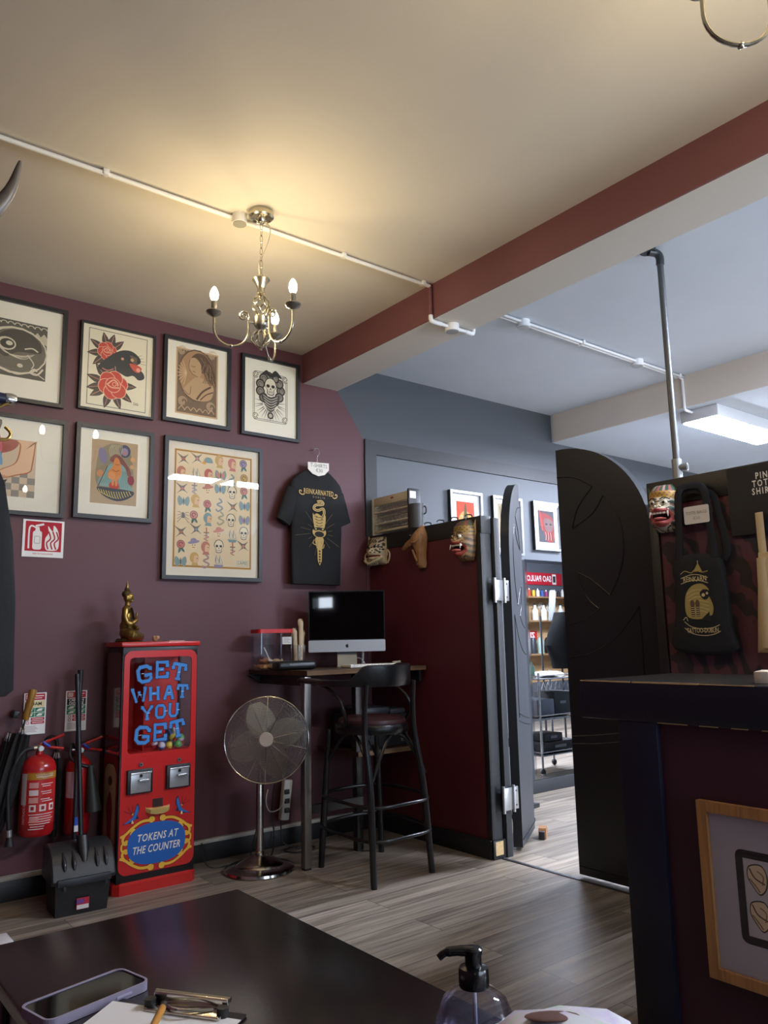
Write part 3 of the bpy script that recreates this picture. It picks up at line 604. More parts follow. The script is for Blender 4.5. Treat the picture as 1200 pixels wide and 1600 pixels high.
def art_foot(a):
    h = a.h; x0, x1, z0, z1 = 0.06, 0.72, 0.16, h - 0.24
    a.poly([(x0, z0), (x1, z0), (x1, z1), (x0, z1)], '#cdb89a')
    for i in range(8):
        for j in range(4):
            if (i + j) % 2: a.poly([(x0 + 0.0825 * i, z0 + 0.075 * j), (x0 + 0.0825 * (i + 1), z0 + 0.075 * j), (x0 + 0.0825 * (i + 1), z0 + 0.075 * (j + 1)), (x0 + 0.0825 * i, z0 + 0.075 * (j + 1))], '#8c8578')
    P, O = '#dcae86', '#b06a3c'
    a.blob([(x0 + 0.02, 0.95), (0.1, 0.7), (0.2, 0.6), (0.26, 0.8), (0.24, z1 - 0.02), (x0 + 0.02, z1 - 0.02)], P)
    a.blob([(0.50, z1 - 0.01), (0.70, z1 - 0.01), (0.71, 0.8), (0.69, 0.55), (0.66, 0.45), (0.52, 0.40), (0.40, 0.36), (0.32, 0.40), (0.36, 0.46), (0.50, 0.55), (0.54, 0.75)], O)
    a.blob([(0.515, z1 - 0.01), (0.70, z1 - 0.01), (0.70, 0.8), (0.675, 0.55), (0.65, 0.46), (0.52, 0.415), (0.40, 0.375), (0.33, 0.405), (0.37, 0.455), (0.515, 0.55), (0.555, 0.75)], '#e0b893')
    for k in range(4): a.disc(0.335 + 0.03 * k, 0.39 - 0.006 * k, 0.016, '#c58f68')
    a.blob([(0.12, z1 - 0.01), (0.5, z1 - 0.01), (0.48, z1 - 0.12), (0.3, z1 - 0.18), (0.14, z1 - 0.08)], '#a2574c')
    a.blob([(0.16, 0.98), (0.34, 1.02), (0.30, 0.80), (0.36, 0.62), (0.26, 0.66), (0.18, 0.80)], '#6d6a5e'); a.blob([(0.22, 0.92), (0.28, 0.98), (0.36, 0.7), (0.30, 0.66)], '#c4606a')
    a.blob([(x0 + 0.01, 0.80), (0.2, 0.86), (0.34, 0.66), (0.36, 0.5), (0.2, 0.62), (x0 + 0.01, 0.6)], '#6f9cbd'); a.blob([(x0 + 0.01, 0.62), (0.18, 0.70), (0.28, 0.56), (0.2, 0.42), (x0 + 0.01, 0.34)], '#c9b795')
    a.blob([(x0 + 0.01, 0.4), (0.16, 0.48), (0.22, 0.3), (0.1, 0.2), (x0 + 0.01, 0.2)], '#85abc6')
    a.disc(0.33, 0.28, 0.085, '#3b3a38', 0.06); a.poly([(0.26, 0.31), (0.25, 0.38), (0.31, 0.33)], '#3b3a38'); a.poly([(0.36, 0.33), (0.43, 0.35), (0.40, 0.29)], '#3b3a38'); a.disc(0.33, 0.27, 0.035, '#b9b3a8', 0.025)
def art_sumo(a):
    h = a.h; x0, x1, z0, z1 = 0.17, 0.83, 0.17, h - 0.14
    a.poly([(x0 - 0.012, z0 - 0.012), (x1 + 0.035, z0 - 0.012), (x1 + 0.035, z1 + 0.012), (x0 - 0.012, z1 + 0.012)], '#efe9d8'); a.poly([(x0, z0), (x1, z0), (x1, z1), (x0, z1)], '#b39a78')
    a.blob([(0.26, 0.44), (0.24, 0.7), (0.3, 0.95), (0.5, 1.06), (0.7, 0.98), (0.77, 0.7), (0.76, 0.44), (0.5, 0.36)], '#8d8268')
    a.disc(0.33, 0.86, 0.06, '#7d7590', 0.12, 15); a.disc(0.64, 0.96, 0.085, '#4e4e62', 0.095); a.disc(0.64, 0.95, 0.05, '#8d86a0', 0.06); a.disc(0.64, 0.93, 0.025, '#b87878')
    for k in range(8): a.curve([(0.44 + 0.02 * k, 0.86), (0.42 + 0.025 * k, 0.96 + 0.01 * (k % 3)), (0.46 + 0.02 * k, 1.04)], 0.008, '#b8b08c')
    a.blob([(0.43, 0.80), (0.5, 0.9), (0.6, 0.86), (0.74, 0.66), (0.70, 0.60), (0.6, 0.74)], '#7e4e44')
    a.blob([(0.27, 0.44), (0.34, 0.62), (0.46, 0.76), (0.50, 0.62), (0.48, 0.44)], '#7fa19b'); a.blob([(0.56, 0.76), (0.66, 0.70), (0.70, 0.5), (0.78, 0.40), (0.60, 0.40), (0.56, 0.56)], '#7fa19b')
    for k in range(5): a.curve([(0.32 + 0.03 * k, 0.46), (0.37 + 0.025 * k, 0.56), (0.40 + 0.02 * k, 0.66)], 0.006, '#5c7d78'); a.curve([(0.58 + 0.03 * k, 0.42), (0.6 + 0.02 * k, 0.54), (0.62 + 0.01 * k, 0.66)], 0.006, '#5c7d78')
    O = '#cf8548'
    a.blob([(0.47, 0.72), (0.50, 0.84), (0.55, 0.84), (0.59, 0.74), (0.60, 0.62), (0.54, 0.52), (0.44, 0.54), (0.41, 0.62)], O); a.disc(0.46, 0.585, 0.055, '#d8935a'); a.curve([(0.47, 0.67), (0.52, 0.65), (0.57, 0.67)], 0.008, '#7a4424'); a.curve([(0.51, 0.755), (0.54, 0.75), (0.57, 0.755)], 0.008, '#7a4424')
    a.disc(0.30, 0.60, 0.05, '#c98a5c'); a.disc(0.76, 0.85, 0.035, '#d3a06c'); a.disc(0.75, 0.74, 0.03, '#c9a070'); a.disc(0.74, 0.54, 0.05, '#8d3040', 0.07)
    a.disc(0.50, 0.44, 0.075, '#b8402e', 0.06); a.disc(0.48, 0.48, 0.018, O, 0.045); a.disc(0.53, 0.48, 0.018, O, 0.045); a.line([(0.27, 0.40), (0.40, 0.72)], 0.012, '#5c4838')
    a.blob([(0.26, 0.40), (0.5, 0.40), (0.78, 0.38), (0.74, 0.29), (0.56, 0.22), (0.36, 0.28)], '#37373f')
    for k in range(13): a.curve([(0.28 + 0.036 * k, 0.38 - 0.05 * math.sin(PI * k / 12) * 0.5), (0.31 + 0.036 * k, 0.33 - 0.06 * math.sin(PI * k / 12)), (0.34 + 0.034 * k, 0.33 - 0.07 * math.sin(PI * k / 12))], 0.011, '#c9b45c')
# small flash motifs, each drawn around (u,v) with size s
def f_bird(a, u, v, s, c):
    a.blob([(u - .1 * s, v), (u - .5 * s, v + .45 * s), (u + .0 * s, v + .22 * s), (u + .42 * s, v + .42 * s), (u + .16 * s, v + .04 * s), (u + .45 * s, v - .3 * s), (u + .05 * s, v - .12 * s), (u - .4 * s, v - .38 * s)], '#716c62'); a.blob([(u - .08 * s, v), (u, v + .15 * s), (u + .14 * s, v + .04 * s), (u + .02 * s, v - .1 * s)], c)
def f_rose(a, u, v, s, c):
    leaf(a, u, v - .1 * s, .5 * s, 250, '#6c8a7c', '#3f4f48'); leaf(a, u, v - .1 * s, .5 * s, 310, '#6c8a7c', '#3f4f48'); a.disc(u, v + .12 * s, .32 * s, '#5b3a38'); a.disc(u, v + .12 * s, .28 * s, c); a.line(arc(u, v + .12 * s, .15 * s, 0, 280, 9), .05 * s, '#5b3a38')
def f_skull(a, u, v, s, c): skull(a, u, v, .8 * s, '#e0d3b4', '#4a4640')
def f_head(a, u, v, s, c):
    a.disc(u - .05 * s, v + .1 * s, .36 * s, c, .42 * s); a.blob([(u - .05 * s, v + .25 * s), (u + .25 * s, v + .2 * s), (u + .3 * s, v - .05 * s), (u + .18 * s, v - .3 * s), (u - .1 * s, v - .25 * s)], '#d8b089'); a.poly([(u - .2 * s, v - .25 * s), (u + .2 * s, v - .28 * s), (u + .28 * s, v - .5 * s), (u - .3 * s, v - .5 * s)], c); a.line([(u + .12 * s, v + .05 * s), (u + .22 * s, v + .05 * s)], .05 * s, '#3a3632')
def f_dagger(a, u, v, s, c):
    a.poly([(u - .08 * s, v + .1 * s), (u + .08 * s, v + .1 * s), (u, v - .6 * s)], '#8f9290'); a.line([(u - .22 * s, v + .12 * s), (u + .22 * s, v + .12 * s)], .08 * s, '#7d6a4c'); a.line([(u, v + .12 * s), (u, v + .5 * s)], .1 * s, c); a.curve([(u - .2 * s, v - .1 * s), (u + .2 * s, v - .2 * s), (u - .18 * s, v - .35 * s), (u + .15 * s, v - .5 * s)], .06 * s, c)
def f_ship(a, u, v, s, c):
    a.poly([(u - .4 * s, v - .25 * s), (u + .4 * s, v - .25 * s), (u + .28 * s, v - .48 * s), (u - .28 * s, v - .48 * s)], c)
    for q in (-.2, .1): a.poly([(u + q * s, v - .2 * s), (u + (q + .24) * s, v - .15 * s), (u + q * s, v + .5 * s), (u + (q - .1) * s, v + .1 * s)], '#8b8f8a'); a.poly([(u + (q + .02) * s, v - .17 * s), (u + (q + .19) * s, v - .13 * s), (u + q * s, v + .42 * s)], '#ddcfae')
def f_spider(a, u, v, s, c):
    a.disc(u, v, .14 * s, '#6a6468'); a.disc(u - .02 * s, v + .2 * s, .1 * s, '#6a6468')
    for k in range(8): q = (-1 if k < 4 else 1); a.curve([(u, v + .06 * s), (u + q * .25 * s, v + (.3 - .18 * (k % 4)) * s), (u + q * .45 * s, v + (.3 - .26 * (k % 4)) * s)], .035 * s, '#6a6468')
def f_wing(a, u, v, s, c):
    for q in (-1, 1): a.blob([(u, v), (u + q * .35 * s, v + .4 * s), (u + q * .48 * s, v + .05 * s), (u + q * .3 * s, v - .35 * s)], '#86988f'); a.blob([(u, v), (u + q * .25 * s, v + .25 * s), (u + q * .33 * s, v + .02 * s), (u + q * .2 * s, v - .22 * s)], c)
    a.disc(u, v, .05 * s, '#6a6258', .3 * s)
def f_snake(a, u, v, s, c):
    a.curve([(u - .05 * s, v + .5 * s), (u + .2 * s, v + .25 * s), (u - .2 * s, v + .02 * s), (u + .25 * s, v - .22 * s), (u - .1 * s, v - .5 * s), (u - .3 * s, v - .35 * s)], .13 * s, '#85968a'); a.curve([(u - .05 * s, v + .5 * s), (u + .2 * s, v + .25 * s), (u - .2 * s, v + .02 * s), (u + .25 * s, v - .22 * s), (u - .1 * s, v - .5 * s), (u - .3 * s, v - .35 * s)], .05 * s, c)
def f_hat(a, u, v, s, c):
    a.disc(u, v - .1 * s, .26 * s, '#e0c8a0', .32 * s); a.disc(u, v + .18 * s, .48 * s, c, .12 * s, 12); a.disc(u, v + .3 * s, .25 * s, c, .18 * s); a.line([(u - .12 * s, v - .22 * s), (u + .1 * s, v - .22 * s)], .05 * s, '#a8483c'); a.disc(u - .08 * s, v - .05 * s, .04 * s, '#3a3632'); a.disc(u + .1 * s, v - .05 * s, .04 * s, '#3a3632')
def f_mush(a, u, v, s, c):
    a.blob([(u - .1 * s, v - .4 * s), (u + .1 * s, v - .4 * s), (u + .06 * s, v), (u - .06 * s, v)], '#d9c8a4'); a.blob([(u - .38 * s, v), (u - .2 * s, v + .35 * s), (u + .2 * s, v + .35 * s), (u + .38 * s, v), (u, v - .05 * s)], c); a.blob([(u - .5 * s, v - .15 * s), (u - .35 * s, v + .1 * s), (u - .18 * s, v - .15 * s)], '#d39a3e')
def art_flash(a):
    h = a.h; a.step = 0.000008
    a.poly([(0.02, 0.03), (0.98, 0.03), (0.98, h - 0.02), (0.02, h - 0.02)], '#ddd3bf'); a.poly([(0.075, 0.085), (0.925, 0.085), (0.925, h - 0.075), (0.075, h - 0.075)], '#b98a34'); a.poly([(0.085, 0.095), (0.915, 0.095), (0.915, h - 0.085), (0.085, h - 0.085)], '#8a5f28'); a.poly([(0.092, 0.102), (0.908, 0.102), (0.908, h - 0.092), (0.092, h - 0.092)], '#d9c198')
    a.poly([(0.10, 0.11), (0.90, 0.11), (0.90, h - 0.10), (0.10, h - 0.10)], '#dcc7a0')
    F = [f_bird, f_bird, f_mush, f_head, f_head, f_rose, f_head, f_ship, f_head, f_wing, f_snake, f_rose, f_bird, f_dagger, f_hat, f_wing, f_skull, f_rose, f_wing, f_head, f_rose, f_snake, f_bird, f_wing, f_spider, f_rose, f_head, f_snake, f_skull, f_wing, f_bird, f_bird, f_dagger, f_hat, f_ship, f_skull, f_rose, f_hat, f_head, f_skull, f_dagger, f_bird, f_wing, f_head, f_snake, f_ship]
    C = ['#b8655a', '#c4877a', '#7d9694', '#c2a05c', '#c4766c', '#8f86a0', '#b87866', '#7c97a6']
    k = 0; rows = 8; cols = 6
    for r in range(rows):
        for q in range(cols):
            if k >= len(F): break
            u = 0.165 + 0.134 * q + R.uniform(-.012, .012); v = h - 0.165 - (h - 0.30) / (rows - 1) * r * 0.985 + R.uniform(-.014, .014) + (0.012 if q % 2 else -0.012)
            F[k](a, u, v, 0.132, C[k % len(C)]); k += 1
    a.poly([(0.76, 0.115), (0.895, 0.12), (0.895, 0.175), (0.76, 0.17)], '#9fb0a6'); a.poly([(0.766, 0.121), (0.889, 0.126), (0.889, 0.169), (0.766, 0.164)], '#d9cda8'); a.text('LAPES', 0.042, 0.828, 0.146, '#39535a')

FN = M('#3a3b40', 0.42, bump=0.06, bs=120)
picture('dark framed print of a pale creature curled in a swirl, top left corner', 0.72, 1.236, 2.577, 3.157, 0.022, art_swirl, depth=0.032)
picture('framed print of a black panther head with two red roses', 1.313, 1.762, 2.596, 3.129, 0.013, art_panther, '#e6dfc6', depth=0.028)
picture('framed brown print of a long haired woman in profile', 1.815, 2.272, 2.606, 3.158, 0.022, art_lady, depth=0.032)
picture('framed black ink print of a skull with rays inside an ornate border', 2.352, 2.798, 2.600, 3.154, 0.021, art_skull, depth=0.032)
picture('framed colour print of a bare foot, blue ribbon and black cat', 0.74, 1.263, 1.953, 2.503, 0.022, art_foot, depth=0.032)
picture('framed print of an orange bellied demon in pale blue robes', 1.311, 1.767, 1.964, 2.514, 0.024, art_sumo, depth=0.032)
picture('large framed flash sheet covered with rows of small tattoo designs', 1.834, 2.508, 1.636, 2.514, 0.024, art_flash, '#ded6c2', depth=0.034)

# ---- pictures in the grey room
def art_orange(a):
    h = a.h; a.poly([(0.19, 0.2), (0.81, 0.2), (0.81, h - 0.2), (0.19, h - 0.2)], '#c9492a'); a.disc(0.5, 0.66, 0.27, '#e5a150', 0.36)
    a.blob([(0.28, 0.3), (0.3, 0.6), (0.42, 0.85), (0.5, h - 0.22), (0.58, 0.85), (0.7, 0.6), (0.72, 0.3)], '#59522f')
    for k in range(9): a.line(arc(0.36 + 0.09 * (k % 4), 0.4 + 0.11 * (k // 2), 0.05, 30 * k, 30 * k + 260, 8), 0.018, ['#c9b26a', '#8fa08a', '#d9cfae'][k % 3])
    a.disc(0.44, 0.62, 0.03, '#efe9d0'); a.disc(0.57, 0.62, 0.03, '#efe9d0'); a.blob([(0.4, 0.46), (0.5, 0.52), (0.62, 0.46), (0.5, 0.40)], '#8d2a22')
def art_statue(a):
    h = a.h; a.poly([(0.15, 0.12), (0.85, 0.12), (0.85, h - 0.12), (0.15, h - 0.12)], '#a8997c')
    for k in range(7): a.curve([(0.25 + 0.08 * k, 0.2), (0.28 + 0.075 * k, 0.6), (0.24 + 0.085 * k, h - 0.2)], 0.03, ['#5d5140', '#d8cdb0', '#b5604a'][k % 3])
    a.disc(0.5, 0.8, 0.12, '#d8cdb0', 0.16)
def art_mask(a):
    h = a.h; a.poly([(0.17, 0.17), (0.83, 0.17), (0.83, h - 0.17), (0.17, h - 0.17)], '#3d4046')
    a.blob([(0.24, 0.95), (0.34, 0.6), (0.5, 0.22), (0.78, 0.22), (0.8, 0.6), (0.76, 0.86), (0.5, 0.98)], '#7e2e2c'); a.blob([(0.4, 0.8), (0.6, 0.84), (0.78, 0.74), (0.72, 0.5), (0.48, 0.5)], '#6a5252'); a.blob([(0.22, 1.1), (0.3, 0.9), (0.36, 0.5), (0.28, 0.6)], '#a43a34')
    for q in (0.5, 0.68): a.disc(q, 0.68, 0.05, '#1d1d20', 0.03)
    for k in range(6): a.curve([(0.45 + 0.05 * k, 0.46), (0.47 + 0.05 * k, 0.36), (0.45 + 0.055 * k, 0.24)], 0.02, ['#c08a80', '#232327'][k % 2])
picture('silver framed demon print on orange, above the red partition', 4.192, 4.549, 1.92, 2.42, 0.02, art_orange, '#eceef0', 0.035, FRAMES, side=BLK)
picture('silver framed print half hidden between the post and the open grey door', 4.677, 5.03, 1.93, 2.42, 0.02, art_statue, '#eceef0', 0.035, FRAMES, side=BLK)
picture('silver framed dark red portrait hanging above the wall mirror', 5.175, 5.535, 1.992, 2.422, 0.02, art_mask, '#eceef0', 0.035, FRAMES, side=BLK)

# ---- mirror
t = thing('wall_mirror', 'tall wall mirror reflecting shelves and a trolley, seen between the two arched doors', 'mirror', (5.40, WY, 0.105))
MIR = M('#eef0f2', 0.0, 1.0)
m = MB(); m.box((0, -0.006, 0.9), (0.72, 0.010, 1.80), MIR); m.build('mirror_glass', t)
m = MB(); m.ringplate([(-0.36, 0), (0.36, 0), (0.36, 1.8), (-0.36, 1.8)], [(-0.33, 0.03), (0.33, 0.03), (0.33, 1.77), (-0.33, 1.77)], -0.0155, -0.011, M('#b9bec4', 0.08, 1.0)); m.build('bevelled_edge', t)

# ---- signs on the red wall
SIGNR = '#b3182c'; SIGNW = '#ece9e4'
t = thing('fire_extinguisher_sign', 'square red and white extinguisher and flames sign under the lower left prints', 'sign', (1.168, WY, 1.735))
m = MB(); m.box((0, -0.003, 0.10), (0.214, 0.004, 0.203), M(SIGNW, 0.4)); a = Art(m, -0.107, 0, 0.214, -0.0052)
a.poly([(0.06, 0.14), (0.94, 0.14), (0.94, 0.90), (0.06, 0.90)], SIGNR)
a.poly(rrect(0.24, 0.18, 0.46, 0.66, 0.06), SIGNW); a.poly([(0.29, 0.64), (0.41, 0.64), (0.39, 0.76), (0.31, 0.76)], SIGNW); a.curve([(0.31, 0.74), (0.2, 0.78), (0.15, 0.66), (0.15, 0.2)], 0.04, SIGNW); a.line([(0.3, 0.78), (0.5, 0.84)], 0.05, SIGNW); a.line(rrect(0.285, 0.34, 0.415, 0.52, 0.01, 1), 0.012, '#8d8a86', True)
a.blob([(0.56, 0.20), (0.54, 0.46), (0.62, 0.62), (0.60, 0.80), (0.72, 0.66), (0.74, 0.82), (0.84, 0.70), (0.88, 0.5), (0.86, 0.22), (0.72, 0.17)], SIGNW)
for q in (0.62, 0.72, 0.81): a.curve([(q, 0.2), (q - 0.04, 0.36), (q + 0.05, 0.48), (q, 0.66)], 0.035, SIGNR)
a.text('FIRE EXTINGUISHER', 0.055, 0.5, 0.075, SIGNR); m.build('sign_face', t)
def ext_sign(label, x, z, band, title, bc, fg):
    t = thing('extinguisher_id_sign', label, 'sign', (x, WY, z))
    m = MB(); m.box((0, -0.003, 0.105), (0.112, 0.004, 0.212), M(SIGNW, 0.4)); a = Art(m, -0.056, 0, 0.112, -0.0052)
    a.poly([(0.06, 1.55), (0.94, 1.55), (0.94, 1.84), (0.06, 1.84)], SIGNR); a.poly(rrect(0.1, 1.59, 0.34, 1.80, 0.02, 2), '#e0c6c4'); a.line([(0.45, 1.74), (0.88, 1.74)], 0.04, SIGNW); a.line([(0.45, 1.64), (0.8, 1.64)], 0.03, SIGNW)
    a.poly([(0.06, 1.22), (0.94, 1.22), (0.94, 1.52), (0.06, 1.52)], bc)
    for i, l in enumerate(title): a.text(l, 0.17 if len(title) > 1 else 0.22, 0.5, 1.44 - 0.15 * i if len(title) > 1 else 1.37, fg, bold=0.0006)
    for i in range(4): u, v = 0.06 + 0.45 * (i % 2), 1.0 - 0.22 * (i // 2); a.poly([(u, v), (u + 0.43, v), (u + 0.43, v + 0.2), (u, v + 0.2)], '#1f7a55'); a.blob([(u + 0.06, v + 0.05), (u + 0.2, v + 0.16), (u + 0.34, v + 0.08), (u + 0.2, v + 0.04)], SIGNW); a.line([(u + 0.24, v + 0.15), (u + 0.38, v + 0.15)], 0.025, SIGNW)
    for i in range(2): a.poly([(0.34, 0.62 - 0.16 * i), (0.94, 0.62 - 0.16 * i), (0.94, 0.75 - 0.16 * i), (0.34, 0.75 - 0.16 * i)], SIGNR); a.line([(0.4, 0.685 - 0.16 * i), (0.88, 0.685 - 0.16 * i)], 0.03, SIGNW); a.line(arc(0.2, 0.68 - 0.16 * i, 0.06, 0, 360, 12), 0.02, SIGNR)
    for i in range(5): a.line([(0.1, 0.36 - 0.06 * i), (0.55 + 0.06 * (i % 3), 0.36 - 0.06 * i)], 0.018, '#9b7c7c')
    m.build('sign_face', t)
ext_sign('foam extinguisher instruction sign behind the wooden umbrella handle', 1.168, 0.803, 0, ['FOAM'], '#e0d3a2', '#3a3528')
ext_sign('carbon dioxide extinguisher instruction sign behind the black broom handles', 1.380, 0.803, 0, ['CARBON', 'DIOXIDE'], '#151515', SIGNW)

# ================================================================ CAPSULE MACHINE
VRED = M('#c4201f', 0.32, coat=0.3, var=0.05, vs=3); VDARK = M('#d42a26', 0.45); VBLK = M('#141214', 0.4); BLUE = '#3f86cf'; YEL = '#e8b238'
vm = thing('capsule_vending_machine', 'red capsule vending machine with blue GET WHAT YOU GET lettering', 'vending machine', (1.727, 4.278, 0))
YF = -0.118
m = MB()
m.box((0, 0, 0.37), (0.424, 0.236, 0.63), VBLK, 0.006)
m.box((0, 0, 1.218), (0.424, 0.236, 0.05), VBLK, 0.004)
for x in (-0.206, 0.206): m.box((x, -0.111, 0.94), (0.012, 0.014, 0.52), VBLK); m.box((x, 0.108, 0.94), (0.012, 0.02, 0.52), VBLK)
m.build('cabinet', vm)
m = MB(); m.box((0, 0.112, 0.94), (0.40, 0.006, 0.52), VDARK); m.box((0, 0, 0.684), (0.40, 0.22, 0.006), VDARK); m.box((-0.06, 0.03, 0.94), (0.005, 0.15, 0.50), VRED); m.build('inner_lining', vm)
m = MB(); m.box((0, 0, 1.256), (0.446, 0.256, 0.026), VRED, 0.005); m.build('top_cover', vm)
def oct_(w, d, c): return [(-w + c, -d), (w - c, -d), (w, -d + c), (w, d - c), (w - c, d), (-w + c, d), (-w, d - c), (-w, -d + c)]
m = MB(); q0, q1 = oct_(0.224, 0.128, 0.028), oct_(0.210, 0.115, 0.024)
m.loft([[(x, y, 0) for x, y in q0], [(x, y, 0.048) for x, y in q0], [(x, y, 0.060) for x, y in q1]], VRED, sm=False); m.build('plinth', vm)
m = MB(); n = 8; m.ringplate(rrect(-0.205, 0.093, 0.205, 1.222, 0.045, n), rrect(-0.175, 0.69, 0.175, 1.186, 0.022, n), YF - 0.006, YF, VRED); m.build('front_panel', vm)
m = MB(); m.poly(rrect(-0.1775, 0.688, 0.1775, 1.188, 0.022, n), YF + 0.002, GLASS); wp = m.build('window_pane', vm)
GL = {'G': [[(.95, .82), (.74, 1), (.26, 1), (.06, .8), (.06, .2), (.26, 0), (.74, 0), (.92, .14), (.92, .40), (.60, .40)]],
      'E': [[(.88, .78), (.88, 1), (.12, 1), (.12, 0), (.9, 0), (.9, .22)], [(.12, .52), (.62, .52)]], 'T': [[(.02, .74), (.06, 1), (.94, 1), (.98, .74)], [(.5, 1), (.5, 0)], [(.3, 0), (.7, 0)]],
      'W': [[(.0, 1), (.22, 0), (.5, .7), (.78, 0), (1, 1)], [(-.06, 1), (.14, 1)], [(.86, 1), (1.06, 1)]], 'H': [[(.14, 1), (.14, 0)], [(.86, 1), (.86, 0)], [(.14, .5), (.86, .5)], [(.0, 1), (.28, 1)], [(.0, 0), (.28, 0)], [(.72, 1), (1, 1)], [(.72, 0), (1, 0)]],
      'A': [[(.12, 0), (.42, 1), (.58, 1), (.88, 0)], [(.26, .36), (.74, .36)], [(.0, 0), (.26, 0)], [(.74, 0), (1, 0)]], 'Y': [[(.06, 1), (.5, .48), (.94, 1)], [(.5, .5), (.5, 0)], [(.32, 0), (.68, 0)], [(-.06, 1), (.2, 1)], [(.8, 1), (1.06, 1)]],
      'O': [[(.26, 1), (.74, 1), (.9, .8), (.9, .2), (.74, 0), (.26, 0), (.1, .2), (.1, .8), (.26, 1)]], 'U': [[(.14, 1), (.14, .22), (.3, 0), (.7, 0), (.86, .22), (.86, 1)], [(.0, 1), (.28, 1)], [(.72, 1), (1, 1)]]}
def western(a, ch, u, v, w, h, ang, th):
    ca, sa = math.cos(math.radians(ang)), math.sin(math.radians(ang))
    f = lambda p: (u + (p[0] - .5) * w * ca - (p[1] - .5) * h * sa, v + (p[0] - .5) * w * sa + (p[1] - .5) * h * ca)
    for tt, c in ((th * 1.42, '#2a0c14'), (th, BLUE)):
        for st in GL[ch]:
            k = 0.75 if len(st) == 2 and abs(st[0][1] - st[1][1]) < 0.01 and abs(st[0][0] - st[1][0]) < 0.45 else 1.0
            P = st
            if len(st) == 2 and k == 1: pass
            a.line([f(p) for p in P], tt * k, c)
            for p in (P[0], P[-1]): a.poly([(f(p)[0] + tt * k / 2 * x, f(p)[1] + tt * k / 2 * y) for x, y in ((-1, -1), (1, -1), (1, 1), (-1, 1))], c) if P[0] != P[-1] and k == 1 and len(P) > 2 else None
            for p in P[1:-1]: a.disc(f(p)[0], f(p)[1], tt / 2, c, n=8)
m = MB(); a = Art(m, 0, 0, 1.0, YF - 0.0005, 0.00004)
for row in ((('G', -.092, 1.098, 10), ('E', 0.006, 1.118, 0), ('T', .102, 1.103, -10)), (('W', -.118, .990, 6), ('H', -.036, .993, 2), ('A', .046, .995, -1), ('T', .124, .997, -3)), (('Y', -.074, .893, 2), ('O', .000, .897, 0), ('U', .073, .899, -2)), (('G', -.096, .782, -5), ('E', 0.0, .790, 0), ('T', .098, .800, 9))):
    big = len(row) == 3 and row[0][0] == 'G'
    for ch, u, v, g in row: western(a, ch, u, v, 0.076 if big else (0.070 if ch == 'W' else 0.058), 0.078 if big else 0.062, g, 0.0185 if big else 0.0150)
for u, v in ((-.105, 1.10), (0.0, 1.118), (.1, 1.10), (-.115, .99), (-.04, .994), (.045, .994), (.122, .996), (-.066, .893), (.03, .897), (.1, .899), (-.11, .782), (0, .79), (.095, .80)): a.line([(u - .008, v), (u + .008, v + .001)], 0.003, '#b9d3ec')
m.build('window_lettering', wp)
def coinmech(x, z):
    m = MB(); m.box((x, YF - 0.012, z), (0.136, 0.024, 0.122), VBLK, 0.004); o = m.build('coin_mechanism', vm)
    m = MB(); m.box((x, YF - 0.027, z - 0.004), (0.108, 0.008, 0.100), M('#a9abad', 0.35, 0.7), 0.002); m.box((x, YF - 0.033, z + 0.043), (0.110, 0.006, 0.010), M('#d4d6d8', 0.25, 0.8), 0.002)
    m.box((x + 0.012, YF - 0.042, z + 0.008), (0.056, 0.018, 0.010), M('#c4c6c8', 0.25, 0.8), 0.003); m.cyl((x, YF - 0.03, z + 0.03), (x, YF - 0.036, z + 0.03), 0.008, VBLK, n=14); m.build('coin_slide', o)
    m = MB(); m.cyl((x + 0.006, YF - 0.006, z + 0.083), (x + 0.006, YF - 0.014, z + 0.083), 0.0105, M('#9c9694', 0.3, 0.9), n=18); m.cyl((x + 0.006, YF - 0.014, z + 0.083), (x + 0.006, YF - 0.0145, z + 0.083), 0.005, VBLK, n=10); m.build('lock', vm)
coinmech(-0.107, 0.550); coinmech(0.105, 0.553)
m = MB(); m.box((-0.003, YF - 0.0068, 0.43), (0.056, 0.002, 0.042), M('#2a080a', 0.6)); m.box((-0.003, YF - 0.0072, 0.407), (0.058, 0.001, 0.006), M('#8d1a1c', 0.4)); m.build('chute_opening', vm)
m = MB(); m.loft([[(x, YF - 0.006 - dy, z + 0.01 * abs(x + 0.003) / 0.065) for x, z, dy in ((-.068, .388, 0), (-.068, .408, .0), (-.068, .408, .0), (-.068, .388, 0))]] + [[(x, YF - 0.006, 0.372 + 0.016 * q), (x, YF - 0.006, 0.405 + 0.006 * q), (x, YF - 0.006 - 0.032 * (1 - q ** 4) - 0.003, 0.400 + 0.006 * q), (x, YF - 0.006 - 0.020 * (1 - q ** 4) - 0.003, 0.372 + 0.016 * q)] for x, q in [(-.065, 1), (-.05, .6), (-.02, .2), (.02, .2), (.045, .6), (.062, 1)]], M('#d9bd74', 0.35)); m.build('prize_tray', vm)
m = MB(); a = Art(m, -0.003, 0, 1.0, YF - 0.0062, 0.00004)
